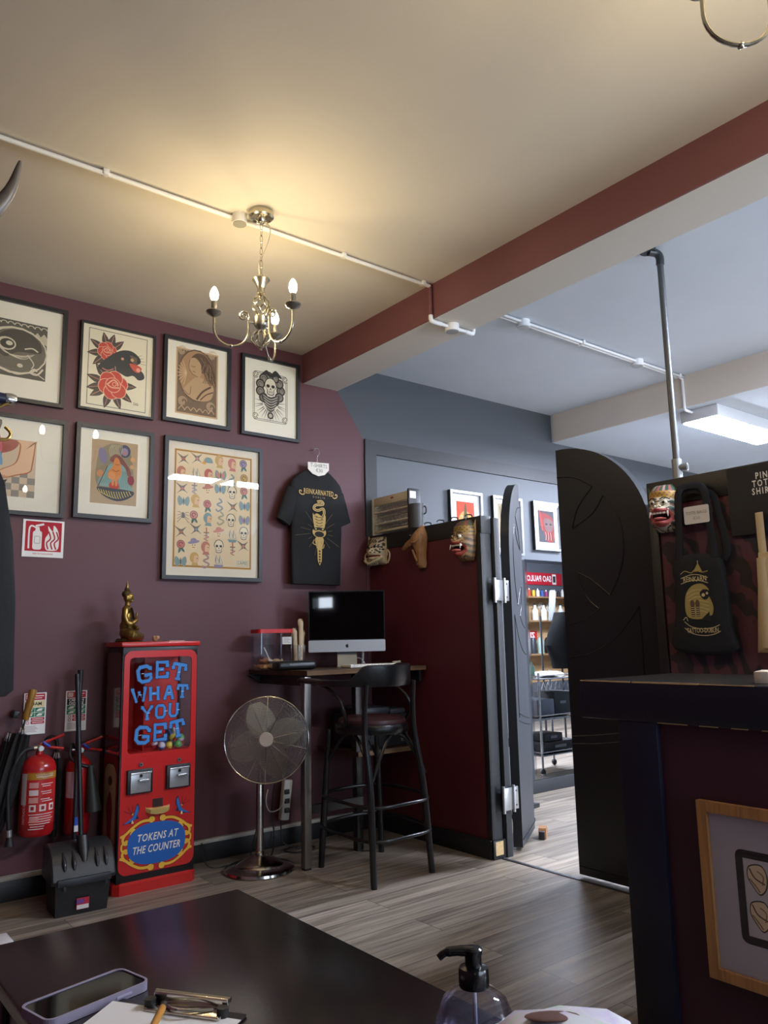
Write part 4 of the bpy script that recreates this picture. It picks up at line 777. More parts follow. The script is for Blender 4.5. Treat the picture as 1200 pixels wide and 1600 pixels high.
for sx in (-1, 1):
    for sy in (-1, 1):
        f = lambda q: [(sx * x, 0.231 + sy * z) for x, z in q]
        for dw, c in ((0.013, '#6a1414'), (0.004, YEL)):
            a.curve(f([(0.018, .122), (.03, .108), (.05, .116), (.09, .112), (.135, .088), (.168, .062), (.195, .052)]), 0.011 + dw * .6, c)
            a.curve(f([(.02, .108), (.02, .125), (.035, .128), (.042, .118)]), 0.009 + dw * .6, c); a.curve(f([(.15, .078), (.122, .078), (.118, .058), (.135, .054), (.14, .066)]), 0.011 + dw * .6, c)
            a.curve(f([(.168, .066), (.182, .038), (.172, .016), (.155, .018), (.156, .034)]), 0.011 + dw * .6, c); a.curve(f([(.172, .026), (.186, .012), (.188, .0)]), 0.008 + dw * .6, c)
            a.disc(sx * .032, 0.231 + sy * .118, 0.009 + dw / 3, c); a.disc(sx * .132, 0.231 + sy * .062, 0.011 + dw / 3, c); a.disc(sx * .162, 0.231 + sy * .024, 0.010 + dw / 3, c)
a.poly([(0.158 * (abs(math.cos(k * PI / 20)) ** .8) * (1 if math.cos(k * PI / 20) > 0 else -1), 0.231 + 0.103 * (abs(math.sin(k * PI / 20)) ** .8) * (1 if math.sin(k * PI / 20) > 0 else -1)) for k in range(40)], '#1f5fae')
a.text('TOKENS AT', 0.052, 0.002, 0.262, '#e9e2cf', shear=0.25, sx=0.74, bold=0.0007, space=1.10); a.text('THE COUNTER', 0.052, -0.002, 0.204, '#e9e2cf', shear=0.25, sx=0.70, bold=0.0007, space=1.06)
for s_, u, v in ((1, -.135, .385), (-1, .135, .395)):
    g = lambda q: [(u + s_ * x * 1.2, v + z * 1.2) for x, z in q]
    a.blob(g([(-.045, -.035), (-.01, -.018), (.005, .0), (.02, .045), (.03, .02), (.022, -.004), (.03, -.018), (.012, -.02), (.0, -.034), (-.018, -.032)]), '#17233f'); a.blob(g([(-.036, -.033), (-.008, -.016), (.006, .0), (.02, .038), (.026, .016), (.018, -.006), (.008, -.022)]), '#2c66b4')
    a.blob(g([(.0, -.02), (.006, -.034), (-.004, -.034)]), '#e8d08a'); a.disc(u, v + .004, .005, '#d9b64a')
    for q in ((-.022, .034), (-.038, .02), (.0, .04)): a.line(g([(-.002, .004), q]), 0.002, '#1a1216')
m.build('front_artwork', vm)
m = MB(); X = RZ(-PI / 2)
m.prism(rrect(-0.102, 0.70, 0.102, 1.215, 0.03), -0.2145, -0.210, M('#5a1116', 0.15, coat=0.5), X); a = Art(m, 0, 0, 1, -0.2150); a.mb = MB(X)
a.poly(rrect(-0.105, 0.08, 0.105, 0.68, 0.02), '#8c1517'); a.poly(rrect(-0.09, 0.09, 0.09, 0.64, 0.06), '#141214'); a.poly(rrect(-0.085, 0.095, 0.085, 0.635, 0.06), '#b9ac84')
a.blob([(-.035, .1), (-.03, .3), (-.045, .42), (0, .50), (.04, .42), (.03, .3), (.035, .1), (.005, .1), (0, .28), (-.01, .1)], '#8e1b1d'); a.disc(0, .53, .025, '#c09a72', .035); a.disc(0, .55, .03, '#4a3424', .025)
for i, ch in enumerate('TRY YOUR LUCK'): a.text(ch, 0.05, -0.02, 1.17 - 0.036 * i, '#33305a') if False else None
m.build('side_panel', vm); a.mb.build('side_artwork', vm)
# capsules heaped in the window
CAPC = ['#3a78c4', '#d9c64e', '#5aa05a', '#c86a4e', '#8d86a8', '#cfd3da', '#b8474a']
spots = [(.03, -.075, .711), (.075, -.078, .711), (.122, -.075, .711), (.155, -.04, .711), (.10, -.035, .711), (.055, -.03, .711), (.01, -.035, .711), (.05, -.06, .742), (.10, -.062, .746), (.142, -.07, .744), (.125, -.03, .746), (.078, -.025, .744), (.11, -.05, .778), (.145, -.04, .777), (.08, -.045, .772)]
words = ['leftmost in the front row of the heap', 'second from left in the front row', 'third in the front row', 'at the lower right of the heap', 'low behind the front row', 'low at the back of the heap', 'lowest at the far left of the heap', 'resting on the two leftmost', 'in the middle of the heap', 'at the right edge of the heap', 'behind the middle of the heap', 'at the back of the heap', 'topmost of the heap', 'topmost at the right', 'high at the left of the heap']
cap0 = None
for i, (x, y, z) in enumerate(spots):
    cc = CAPC[i % len(CAPC)]
    t = thing('prize_capsule', 'capsule toy ball ' + words[i] + ' in the red machine', 'capsule', (1.727 + x, 4.278 + y, z), 0, 'prize capsules in the vending machine')
    Xr = RZ(i * 1.7) @ RX(0.5 + i)
    m = MB(Xr); m.lathe([(0.0215 * math.cos(-PI / 2 + PI / 2 * k / 7), 0.0215 * math.sin(-PI / 2 + PI / 2 * k / 7)) for k in range(8)] + [(0.0222, 0.001), (0.0222, 0.003)], M(cc, 0.3), 16); m.build('base_half', t)
    m = MB(Xr); m.lathe([(0.0222, 0.003)] + [(0.0212 * math.cos(PI / 2 * k / 7), 0.003 + 0.0185 * math.sin(PI / 2 * k / 7)) for k in range(8)], CLEAR if i % 3 else M('#c9c4d4', 0.2), 16); m.build('clear_half', t)

# ---------------------------------------------------------------- seated bronze figure on the machine
BRZ = M('#8d733c', 0.34, 0.85, bump=0.12, bs=120, var=0.35, vs=25)
BRZD = M('#54452a', 0.5, 0.7, bump=0.5, bs=160, var=0.4, vs=40)
bd = thing('buddha_statue', 'small bronze seated buddha statue on the red vending machine', 'statue', (1.572, 4.275, 1.269), math.radians(62))
k = 1.0
m = MB()   # faces -y; knees along x
m.ell((0, 0, 0.135), (0.042, 0.030, 0.06), BRZ); m.ell((0, 0, 0.175), (0.054, 0.028, 0.026), BRZ); m.ell((0, 0.002, 0.085), (0.046, 0.036, 0.04), BRZ)
m.cyl((0, 0, 0.19), (0, -0.002, 0.225), 0.015, BRZ, 0.013); m.ell((0, -0.004, 0.245), (0.024, 0.027, 0.032), BRZ); m.ell((0, -0.004, 0.228), (0.016, 0.02, 0.016), BRZ)
m.ell((0, -0.031, 0.243), (0.0045, 0.006, 0.009), BRZ); m.ell((0, -0.029, 0.231), (0.008, 0.004, 0.0028), BRZ); m.ell((0, -0.026, 0.222), (0.009, 0.006, 0.006), BRZ)
for s_ in (-1, 1):
    m.ell((s_ * 0.010, -0.0285, 0.252), (0.0065, 0.004, 0.003), BRZ); m.ell((s_ * 0.0255, 0.0, 0.238), (0.004, 0.007, 0.017), BRZ)
m.tube(spline([(-0.055, 0, 0.178), (-0.066, 0.0, 0.13), (-0.060, -0.022, 0.098), (-0.036, -0.05, 0.112), (-0.022, -0.052, 0.128)], 4), [0.017] * 4 + [0.0145] * 6 + [0.012] * 7, BRZ, 10)
m.tube(spline([(0.055, 0, 0.178), (0.066, 0.0, 0.13), (0.058, -0.026, 0.09), (0.024, -0.052, 0.076), (0.004, -0.055, 0.074)], 4), [0.017] * 4 + [0.0145] * 6 + [0.012] * 7, BRZ, 10)
m.ell((-0.018, -0.053, 0.143), (0.010, 0.007, 0.014), BRZ); m.ell((0.002, -0.056, 0.074), (0.016, 0.010, 0.007), BRZ)
for q in range(4): m.tube([(-0.024 + 0.004 * q, -0.055, 0.150), (-0.023 + 0.0042 * q, -0.057, 0.163 + 0.003 * (q in (1, 2)))], 0.0024, BRZ, 6)
for s_ in (-1, 1): m.tube(spline([(s_ * 0.02, 0.004, 0.05), (s_ * 0.062, -0.02, 0.042), (s_ * 0.086, -0.046, 0.034), (s_ * 0.05, -0.066, 0.028), (-s_ * 0.02, -0.068, 0.03)], 4), [0.034] * 4 + [0.03] * 5 + [0.024] * 4 + [0.018] * 4, BRZ, 12)
m.ell((0, -0.02, 0.028), (0.06, 0.05, 0.03), BRZ)
remeshed(m, 'body', bd, BRZ, 0.0032, 3)
m = MB(); m.ell((0, 0.004, 0.262), (0.0265, 0.028, 0.022), BRZD); m.ell((0, 0.004, 0.286), (0.014, 0.014, 0.012), BRZD); m.lathe([(0.009, 0.293), (0.008, 0.303), (0.0045, 0.318), (0.001, 0.335)], BRZ, 12, (0, 0.004, 0)); m.build('hair_with_flame_finial', bd)
m = MB(); m.lathe([(0.086, 0), (0.090, 0.006), (0.083, 0.013), (0.079, 0.02)], BRZD, 32, sq=(1.05, 0.8), o=(0, -0.014, 0)); m.tube(spline([(-0.045, -0.028, 0.185), (-0.01, -0.033, 0.15), (0.03, -0.034, 0.11), (0.05, -0.02, 0.085)], 5), 0.006, BRZD, 6, flat=(0.006, 0.003)); m.build('base_and_sash', bd)
t = thing('dried_flower', 'small dried rosebud lying beside the bronze statue', 'flower', (1.705, 4.20, 1.269))
m = MB(); m.ell((0, 0, 0.014), (0.016, 0.014, 0.014), M('#9b7a56', 0.8)); m.build('bud', t)
m = MB(); m.blob = None
for q in range(4): m.ell((0.012 * math.cos(q * 1.6) + 0.006, 0.012 * math.sin(q * 1.6), 0.022), (0.008, 0.006, 0.010), M('#b58d78', 0.8))
m.tube([(0.01, 0, 0.008), (0.04, 0.005, 0.004)], 0.002, M('#6b5a38', 0.8), 6); m.build('petals', t)
t = tag(MB().box((0, 0, 0.002), (0.10, 0.045, 0.004), M('#c99a86', 0.7), 0.001).build('paper_slip', None, (1.835, 4.235, 1.269), 0.15), 'pale paper slip lying flat on top of the red vending machine', 'paper')

# ================================================================ EXTINGUISHERS
EXR = M('#b81f22', 0.28, coat=0.4); HOSE = M('#1c1c1e', 0.5, bump=0.2, bs=300)
def extinguisher(label, x, z0, r, h, foam):
    t = thing('fire_extinguisher', label, 'fire extinguisher', (x, WY - r - 0.012, z0))
    m = MB(); m.lathe([(0.0, 0.004), (r * .86, 0.004), (r, 0.02), (r, h - 0.07)] + [(r * math.cos(u) if u < PI / 2 * .8 else r * math.cos(u), h - 0.07 + 0.07 * math.sin(u)) for u in [PI / 2 * q / 8 for q in range(1, 8)]] + [(0.018, h + 0.0), (0.017, h + 0.015)], EXR, 40); m.build('cylinder', t)
    m = MB(); m.box((0, r - 0.004, h * .62), (0.06, 0.03, 0.10), M('#2a2a2c', 0.5)); m.build('wall_bracket', t)
    m = MB(); m.cyl((0, 0, h + 0.01), (0, 0, h + 0.045), 0.014, M('#c0a878', 0.3, 0.9), n=16); m.cyl((0, -0.02, h + 0.03), (0, -0.034, h + 0.03), 0.013, M('#d8d8d4', 0.3, 0.6), n=18); m.cyl((-0.045, 0, h + 0.032), (0.01, 0, h + 0.032), 0.010, M('#c9c6bd', 0.25, 0.9), n=14); m.build('valve', t)
    m = MB(); m.tube([(0.0, 0, h + 0.045), (0.04, -0.004, h + 0.062), (0.115, -0.012, h + 0.088)], 0.008, EXR, 8, flat=(0.011, 0.0075)); m.build('lever', t)
    m = MB(); m.tube([(0.0, 0, h + 0.040), (0.05, -0.005, h + 0.030), (0.115, -0.012, h + 0.018)], 0.008, EXR, 8, flat=(0.011, 0.0075)); m.build('carry_handle', t)
    m = MB(); m.tube(spline([(0.012, -0.012, h + 0.06), (0.028, -0.016, h + 0.046), (0.045, -0.012, h + 0.034)], 4), 0.008, M('#2d4aa8', 0.4), 8); m.build('safety_tag', t)
    def wrap(a0, a1, z0_, z1_, mat, off=0.0006):
        m = MB(); nn = 16; R_ = r + off; vs = []; fs = []
        for q in range(nn + 1):
            u = math.radians(a0 + (a1 - a0) * q / nn); vs += [(R_ * math.sin(u), -R_ * math.cos(u), z0_), (R_ * math.sin(u), -R_ * math.cos(u), z1_)]
        for q in range(nn): fs.append((2 * q, 2 * q + 2, 2 * q + 3, 2 * q + 1))
        m.add(vs, fs, mat); return m
    if foam:
        lab = wrap(-75, 62, 0.065, h - 0.075, M('#c52a2a', 0.35)); 
        def on(mb, a0, a1, zz0, zz1, c, off): w_ = wrap(a0, a1, zz0, zz1, M(c, 0.4), off); mb.add(w_.v, w_.f, M(c, 0.4))
        on(lab, -52, 62, h - 0.115, h - 0.082, '#b8862e', .0010); on(lab, -75, -52, 0.16, h - 0.085, '#cfc7c8', .0010)
        W = '#e6d6d2'
        for i in range(3): on(lab, -42, -12, h - 0.155 - 0.036 * i, h - 0.128 - 0.036 * i, W if i == 1 else '#d79a94', .0012); on(lab, -4, 40 - 6 * i, h - 0.140 - 0.036 * i, h - 0.136 - 0.036 * i, W, .0012); on(lab, 0, 30 + 5 * i, h - 0.15 - 0.036 * i, h - 0.146 - 0.036 * i, W, .0012)
        for i in range(3): on(lab, -40 + 33 * i, -18 + 33 * i, h - 0.268, h - 0.235, W, .0012); on(lab, -34 + 33 * i, -24 + 33 * i, h - 0.26, h - 0.243, '#a03030', .0016)
        for i in range(7): on(lab, -40 + 3 * (i % 3), 45 - 9 * (i % 2) - (i > 3) * 12 * (i - 3), h - 0.284 - 0.0115 * i, h - 0.280 - 0.0115 * i, W, .0012)
        on(lab, -20, 38, h - 0.104, h - 0.100, W, .0014); on(lab, -38, -8, 0.075, 0.10, '#d98f8a', .0012); 
        def bent(mb, txt, size, ang, z, vert):
            q = MB(); q.text(txt, size, 0, 0, 0, M(W, 0.4), sx=0.8); Rr = r + 0.0022; a0 = math.radians(ang); vs = []
            for p in q.v:
                x, zz = (p.x, p.z) if not vert else (-p.z, p.x)
                g = a0 + x / Rr; vs.append((Rr * math.sin(g), -Rr * math.cos(g), z + zz))
            mb.add(vs, q.f, M(W, 0.4))
        bent(lab, 'FIRE EXTINGUISHER', 0.013, 8, h - 0.093, False); bent(lab, 'FOAM', 0.012, 8, h - 0.108, False); bent(lab, 'FIRETRADE.IE', 0.020, -58, 0.115, True)
        lab.build('label', t)
    else:
        wrap(-85, -25, 0.19, h - 0.075, M('#cdc8d2', 0.4)).build('label', t)
    return t
e1 = extinguisher('foam fire extinguisher with gold label band and hose, left on the wall', 1.177, 0.315, 0.084, 0.395, True)
m = MB(); m.tube(spline([(-0.03, 0, 0.427), (-0.08, -0.005, 0.415), (-0.125, -0.01, 0.34), (-0.142, -0.01, 0.23), (-0.135, -0.01, 0.10), (-0.128, -0.01, 0.03)], 6), 0.0105, HOSE, 10); h_ = m.build('hose', e1)
m = MB(); m.cyl((-0.128, -0.01, 0.045), (-0.126, -0.01, 0.012), 0.013, M('#c4c4c2', 0.3, 0.8), n=14); m.cyl((-0.126, -0.01, 0.012), (-0.124, -0.01, -0.03), 0.012, HOSE, 0.022, n=16); m.build('nozzle', h_)
e2 = extinguisher('slimmer fire extinguisher with black horn beside the vending machine', 1.385, 0.285, 0.064, 0.395, False)
m = MB(); m.tube(spline([(-0.02, 0, 0.43), (-0.05, -0.03, 0.46), (-0.06, -0.05, 0.40), (-0.02, -0.07, 0.36), (0.035, -0.075, 0.34)], 6), 0.009, HOSE, 8); m.cyl((0.035, -0.078, 0.35), (0.058, -0.085, 0.12), 0.014, M('#2f332f', 0.5), 0.040, n=20); m.build('horn', e2)

# ================================================================ DUSTPAN, BROOM, UMBRELLAS
DP = M('#141416', 0.42, bump=0.1, bs=160); DPL = M('#26282b', 0.42, bump=0.06, bs=120)
t = thing('lobby_dustpan', 'black upright dustpan box with ridged hood and long handle', 'dustpan', (1.312, 4.10, 0), math.radians(-3))
m = MB(); m.loft([[(-0.118, -0.070, 0.0), (0.118, -0.070, 0.0), (0.118, 0.10, 0.0), (-0.118, 0.10, 0.0)], [(-0.128, -0.086, 0.165), (0.128, -0.086, 0.165), (0.128, 0.11, 0.165), (-0.128, 0.11, 0.165)]], DP, sm=False); m.build('bin', t)
m = MB(); pr = [(-0.098, 0.150), (-0.105, 0.168), (-0.090, 0.21), (-0.055, 0.265), (0.0, 0.30), (0.06, 0.31), (0.11, 0.30), (0.11, 0.16)]
m.loft([[(x, y * s_, 0.16 + (z - 0.16) * s_) for y, z in pr] for x, s_ in ((-0.148, .93), (-0.140, 1), (0.140, 1), (0.148, .93))], DPL, sm=True); hood = m.build('hood', t)
for x in (-0.088, -0.044, 0.062, 0.104):
    m = MB(); m.tube(spline([(x, -0.094, 0.205), (x, -0.074, 0.242), (x, -0.035, 0.279)], 5), [0.004, 0.006, 0.008, 0.0095, 0.010, 0.0105, 0.0095, 0.008, 0.006, 0.005, 0.004], M('#2b2c30', 0.2), 10); m.build('ridge', hood)
m = MB(); m.box((0, -0.106, 0.158), (0.25, 0.016, 0.035), DPL, 0.006); m.box((-0.09, -0.106, 0.135), (0.014, 0.012, 0.03), DPL, 0.003); m.box((0.1, -0.106, 0.137), (0.014, 0.012, 0.03), DPL, 0.003); m.build('lip', hood)
m = MB(); m.loft([[(0.005 + 0.028 * math.cos(u), -0.052 + 0.02 * math.sin(u) + 0.04 * q, 0.26 + 0.085 * q) for u in [2 * PI * i / 14 for i in range(14)]] if q else [(0.005 + 0.012 * math.cos(u), -0.068 + 0.014 * math.sin(u), 0.235) for u in [2 * PI * i / 14 for i in range(14)]] for q in (0, 0.25, 1)], DP); m.build('socket', t)
m = MB(); m.tube([(0.000, -0.012, 0.33), (-0.022, 0.10, 1.112)], 0.0125, M('#17181a', 0.35), 12); m.build('handle', t)
m = MB(); m.box((0.0, -0.0872, 0.05), (0.058, 0.003, 0.05), M('#b3263a', 0.4)); m.box((-0.012, -0.089, 0.061), (0.034, 0.002, 0.018), M('#6a3d86', 0.4)); m.box((0.0, -0.0892, 0.036), (0.054, 0.002, 0.018), M('#dcd8d6', 0.4)); m.build('price_sticker', t, None)
bpy.context.view_layer.update()
t = thing('broom', 'black broom handle leaning close behind the dustpan handle', 'broom', (1.345, 4.30, 0.0))
m = MB(); m.tube([(0.0, 0.0, 0.22), (0.012, 0.045, 1.125)], 0.0125, M('#1e1f22', 0.35), 12); m.build('handle', t)
m = MB(); m.tube([(0.0115, 0.043, 1.06), (0.012, 0.045, 1.128)], 0.0145, M('#101012', 0.5), 12); m.build('grip', t)
m = MB(); m.box((0, 0, 0.20), (0.22, 0.045, 0.05), M('#1a1a1c', 0.5), 0.01); m.build('head', t)
m = MB()
for q in range(20): m.tube([(-0.1 + 0.0105 * q, 0, 0.18), (-0.11 + 0.0116 * q, 0.0, 0.0)], 0.006, M('#24242a', 0.8), 5)
m.build('bristles', t)
m = MB(); m.box((0.004, -0.0155, 0.37), (0.022, 0.002, 0.042), M('#2c4aa5', 0.4)); m.box((0.004, -0.0157, 0.335), (0.024, 0.002, 0.03), M('#d9d9d9', 0.4)); m.build('label', t)
UMB = M('#0a0a0c', 0.75, bump=0.3, bs=60, var=0.2, vs=20)
def umbrella(label, p0, p1, hm, r=0.032, wood=False, flat=False):
    t = thing('umbrella', label, 'umbrella', p0); d = Vector(p1) - Vector(p0); L = d.length; X = d.to_track_quat('Z', 'Y').to_matrix().to_4x4(); z1 = L * (0.70 if wood else 0.80)
    m = MB(X); n = 28; rings = []
    for i in range(10):
        q = i / 9; zz = 0.04 + (z1 - 0.04) * q; rr = r * (0.25 + 1.0 * math.sin(PI * (0.12 + 0.66 * q)))
        rings.append([(rr * (1 + 0.22 * math.sin(8 * u + 1.5 * q)) * math.cos(u), rr * (1 + 0.22 * math.sin(8 * u + 1.5 * q)) * math.sin(u), zz) for u in [2 * PI * k / n for k in range(n)]])
    m.loft(rings, UMB); m.build('folded_canopy', t)
    m = MB(X); m.cyl((0, 0, 0), (0, 0, L * 0.86), 0.005, M('#3a3a3e', 0.35, 0.7), n=10); m.build('shaft', t)
    m = MB(X)
    for k in range(8): u = 2 * PI * k / 8; m.cyl((0.018 * math.cos(u), 0.018 * math.sin(u), z1 - 0.01), (0.010 * math.cos(u), 0.010 * math.sin(u), z1 + 0.03), 0.0025, M('#c6c6c8', 0.3, 0.9), n=6)
    m.build('rib_tips', t)
    m = MB(X)
    if wood: m.lathe([(0.0, L), (0.018, L), (0.0205, L - 0.02), (0.0175, L - 0.05), (0.0205, L - 0.075), (0.0175, L - 0.10), (0.019, L - 0.125), (0.016, L - 0.15), (0.012, L - 0.155)][::-1], hm, 18)
    elif flat: m.box((0, 0, L), (0.07, 0.03, 0.035), hm, 0.006)
    else: m.tube(spline([(0, 0, L * .8), (0, 0, L * .93), (0.012, 0, L * .985), (0.035, 0, L), (0.055, 0, L * .98), (0.06, 0, L * .95)], 4), 0.010, hm, 10)
    m.build('handle', t); return t
umbrella('folded black umbrella with turned wooden handle leaning beside the foam extinguisher', (0.985, 4.425, 0.30), (1.138, 4.40, 1.035), grain_mat('umbrella_wood', '#8d6420', '#b98a3a', 'z', 0.4, 60), 0.04, True)
umbrella('folded dark umbrella hanging in the gap between the two extinguishers', (1.28, 4.44, 0.24), (1.283, 4.445, 0.78), BLK, 0.022)
umbrella('thin dark umbrella with flat black handle, farthest left', (0.940, 4.435, 0.30), (1.062, 4.43, 0.915), BLK, 0.016, False, True)

# ================================================================ FAN
CHR = M('#c3bfb6', 0.16, 1.0); CHRB = M('#b3aea4', 0.24, 1.0); BLADE = M('#a89f88', 0.36, 0.65)
fan = thing('pedestal_fan', 'chrome pedestal fan with round wire cage beside the bar desk', 'fan', (2.292, 4.075, 0))
m = MB(); m.lathe([(0, 0), (0.190, 0), (0.196, 0.008), (0.193, 0.020), (0.17, 0.030), (0.135, 0.037), (0.132, 0.042), (0.10, 0.056), (0.05, 0.080), (0.028, 0.090), (0, 0.090)], CHR, 48); m.build('base', fan)
m = MB(); m.lathe([(0.024, 0.088), (0.026, 0.10), (0.021, 0.105), (0.021, 0.46), (0.018, 0.47), (0.014, 0.475), (0.014, 0.64)], CHRB, 24); m.build('pole', fan)
HX = T(0, -0.075, 0.712) @ RZ(math.radians(-33)) @ RX(math.radians(-6))
m = MB(HX); m.lathe([(0, 0.0), (0.055, 0.0), (0.062, 0.02), (0.06, 0.10), (0.045, 0.13), (0, 0.135)], M('#8d8a84', 0.3, 0.9), 28, X=RX(-PI / 2) @ T(0, 0, 0.045)); m.build('motor', fan)
def cage(y, sgn, n_ring, name):
    m = MB(HX); R0, R1 = 0.040, 0.232
    for k in range(n_ring):
        q = k / (n_ring - 1); r = R0 + (R1 - R0) * q; dy = y + sgn * 0.045 * (1 - q ** 2.2)
        m.tube([(r * math.cos(u), dy, r * math.sin(u)) for u in [2 * PI * i / 56 for i in range(56)]], 0.0018, CHR, 5, True)
    m.tube([(0.234 * math.cos(u), y, 0.234 * math.sin(u)) for u in [2 * PI * i / 64 for i in range(64)]], 0.0042, CHR, 8, True)
    for i in range(14):
        u = 2 * PI * i / 14 + 0.2; m.tube([(r * math.cos(u), y + sgn * 0.045 * (1 - ((r - R0) / (R1 - R0)) ** 2.2) + sgn * 0.0015, r * math.sin(u)) for r in (0.04, 0.09, 0.14, 0.19, 0.232)], 0.0021, CHR, 5)
    return m.build(name, fan)
cage(-0.020, -1, 30, 'front_grille'); cage(0.012, 1, 20, 'rear_grille')
m = MB(HX); m.lathe([(0, -0.074), (0.036, -0.074), (0.040, -0.070), (0.040, -0.060), (0, -0.060)][::-1], M('#d2c6b6', 0.3, 0.4), 32, X=RX(-PI / 2)); m.build('badge', fan)
m = MB(HX); m.cyl((0, -0.045, 0), (0, 0.04, 0), 0.032, BLADE, n=24); m.build('hub', fan)
for k in range(4):
    a0 = math.radians(14 + 90 * k); m = MB(HX @ RY(-a0)); rows = []
    for i in range(9):
        q = i / 8; r = 0.025 + 0.185 * q; w = 0.022 + 0.058 * math.sin(PI * min(1, 0.12 + 0.8 * q) ** 0.9) if q < .97 else 0.03
        rows.append([(r, -0.020 - 0.018 * s_ * (1 - 0.3 * q) + 0.004, w * s_ + 0.016 * q) for s_ in (-1, -0.5, 0, 0.5, 1)])
    vs = [p for r_ in rows for p in r_]; vs2 = [(x, y + 0.002, z) for x, y, z in vs]; fs = [(i * 5 + j, i * 5 + j + 1, i * 5 + j + 6, i * 5 + j + 5) for i in range(8) for j in range(4)]
    m.add(vs, fs, BLADE); m.add(vs2, [f[::-1] for f in fs], BLADE); m.build('blade', fan)
m = MB(); m.tube(spline([(0.02, 0.18, 0.006), (-0.10, 0.20, 0.006), (-0.18, 0.22, 0.006), (-0.21, 0.26, 0.04), (-0.19, 0.34, 0.115)], 6), 0.004, BLK, 6); m.build('power_cord', fan)

# ================================================================ BAR DESK
TOP = grain_mat('bar_top_wood', '#2e211a', '#4d3728', 'x', 0.4, 22); EDGE = grain_mat('bar_top_edge', '#5d4630', '#87684a', 'x', 0.6, 40)
desk = thing('bar_desk', 'tall dark wood bar desk with steel legs in the corner', 'desk', (2.92, 4.17, 0))
m = MB(); m.prism([(-0.49, 0.295), (-0.435, -0.29), (0.472, -0.29), (0.472, 0.295)], 1.058, 1.086, TOP, Matrix(((1, 0, 0, 0), (0, 0, 1, 0), (0, 1, 0, 0), (0, 0, 0, 1)))); m.build('top', desk)
m = MB(); m.box((0.018, -0.2905, 1.072), (0.906, 0.003, 0.027), EDGE); m.build('front_edge', desk)
MB().box((-0.42, 0.02, 1.028), (0.02, 0.50, 0.058), BLK).build('under_rail', desk); MB().box((0.455, 0.0, 1.02), (0.02, 0.5, 0.07), BLK).build('under_rail', desk); MB().prism([(-0.51, 1.056), (-0.40, 1.056), (-0.40, 1.0), (-0.42, 1.0)], 0.26, 0.285, BLK).build('wall_bracket', desk)
LEGS = M('#8c8884', 0.34, 0.85)
for x, y, mt in ((-0.425, -0.26, LEGS), (0.03, -0.13, M('#3a3836', 0.4, 0.6))): m = MB(); m.box((x, y, 0.53), (0.045, 0.045, 1.04), mt, 0.003); m.box((x, y, 0.006), (0.04, 0.04, 0.012), BLK); m.build('leg', desk)
m = MB(); m.box((-0.19, -0.195, 0.30), (0.42, 0.02, 0.05), M('#3a3836', 0.4, 0.6), X=None); m.build('stretcher', desk)
m = MB(); m.box((0.235, 0.04, 0.565), (0.47, 0.44, 0.028), TOP); m.box((0.235, -0.1815, 0.565), (0.47, 0.003, 0.028), EDGE); m.build('lower_shelf', desk)
DZ = 1.0865
# under-desk printer and box
PRN = M('#2b2d31', 0.5); PRN2 = M('#3d4046', 0.45)
t = thing('printer', 'black printer on the shelf under the bar desk, seen through the stool', 'printer', (3.19, 4.22, 0.5795))
m = MB(); m.box((0, 0, 0.10), (0.37, 0.32, 0.20), PRN, 0.008); m.build('body', t)
m = MB(); m.box((-0.06, -0.02, 0.225), (0.24, 0.25, 0.05), PRN2, 0.02); m.box((0.12, -0.02, 0.215), (0.13, 0.25, 0.035), PRN2, 0.012); m.build('scanner_lid', t)
m = MB(); m.box((0.0, -0.175, 0.165), (0.30, 0.05, 0.010), PRN2, 0.003); m.box((0.0, -0.162, 0.06), (0.24, 0.006, 0.05), M('#151619', 0.5)); m.build('paper_tray', t)
t = thing('warning_tag', 'small card with pale printed border hanging on the printer front', 'tag', (3.335, 4.05, 0.60))
m = MB(); m.box((0, 0, 0.06), (0.056, 0.003, 0.11), M('#1a1a1c', 0.5)); a = Art(m, -0.028, 0.005, 0.056, -0.0018); a.line([(0.05, 0.05), (0.95, 0.05), (0.95, 1.85), (0.05, 1.85)], 0.06, '#b3aa92', True); a.disc(0.5, 1.3, 0.28, '#b3aa92', 0.36); a.disc(0.5, 1.3, 0.2, '#2a2a2c', 0.28); a.line([(0.2, 0.58), (0.8, 0.58)], 0.2, '#b3aa92'); a.line([(0.15, 0.25), (0.85, 0.25)], 0.07, '#b3aa92'); m.build('card', t)
# all-in-one computer
ALU = M('#c2c4c8', 0.32, 0.6); SCR = M('#050506', 0.03, spec=0.5)
cp = thing('desktop_computer', 'all-in-one computer with black screen and silver chin on the bar desk', 'computer', (2.985, 4.185, DZ), math.radians(-33))
m = MB(); m.prism(rrect(-0.246, 0.098, 0.246, 0.486, 0.008, 3), -0.052, -0.040, M('#0d0e10', 0.2)); m.lathe([(0, 0)], ALU) if False else None
m.loft([[(x * s_, y, 0.292 + (z - 0.292) * s_) for x, z in ((-0.246, 0.1), (0.246, 0.1), (0.246, 0.484), (-0.246, 0.484))] for y, s_ in ((-0.040, 1), (-0.028, .97), (-0.005, .5))], ALU); m.build('display_body', cp)
m = MB(); m.box((0, -0.0528, 0.328), (0.478, 0.0012, 0.30), SCR); m.build('screen', cp)
m = MB(); m.prism(rrect(-0.246, 0.097, 0.246, 0.171, 0.008, 3), -0.0545, -0.050, ALU); a = Art(m, 0, 0, 1, -0.0548)
ap = '#0b0b0c'; a.blob([(-.0005, .1425), (.006, .144), (.0095, .138), (.0085, .128), (.004, .1225), (0, .1235), (-.004, .1225), (-.0085, .128), (-.0095, .138), (-.006, .144)], ap); a.disc(.0105, .1365, .0042, ALU); a.disc(.0018, .1475, .0016, ap, .0034, -35); m.build('chin', cp)
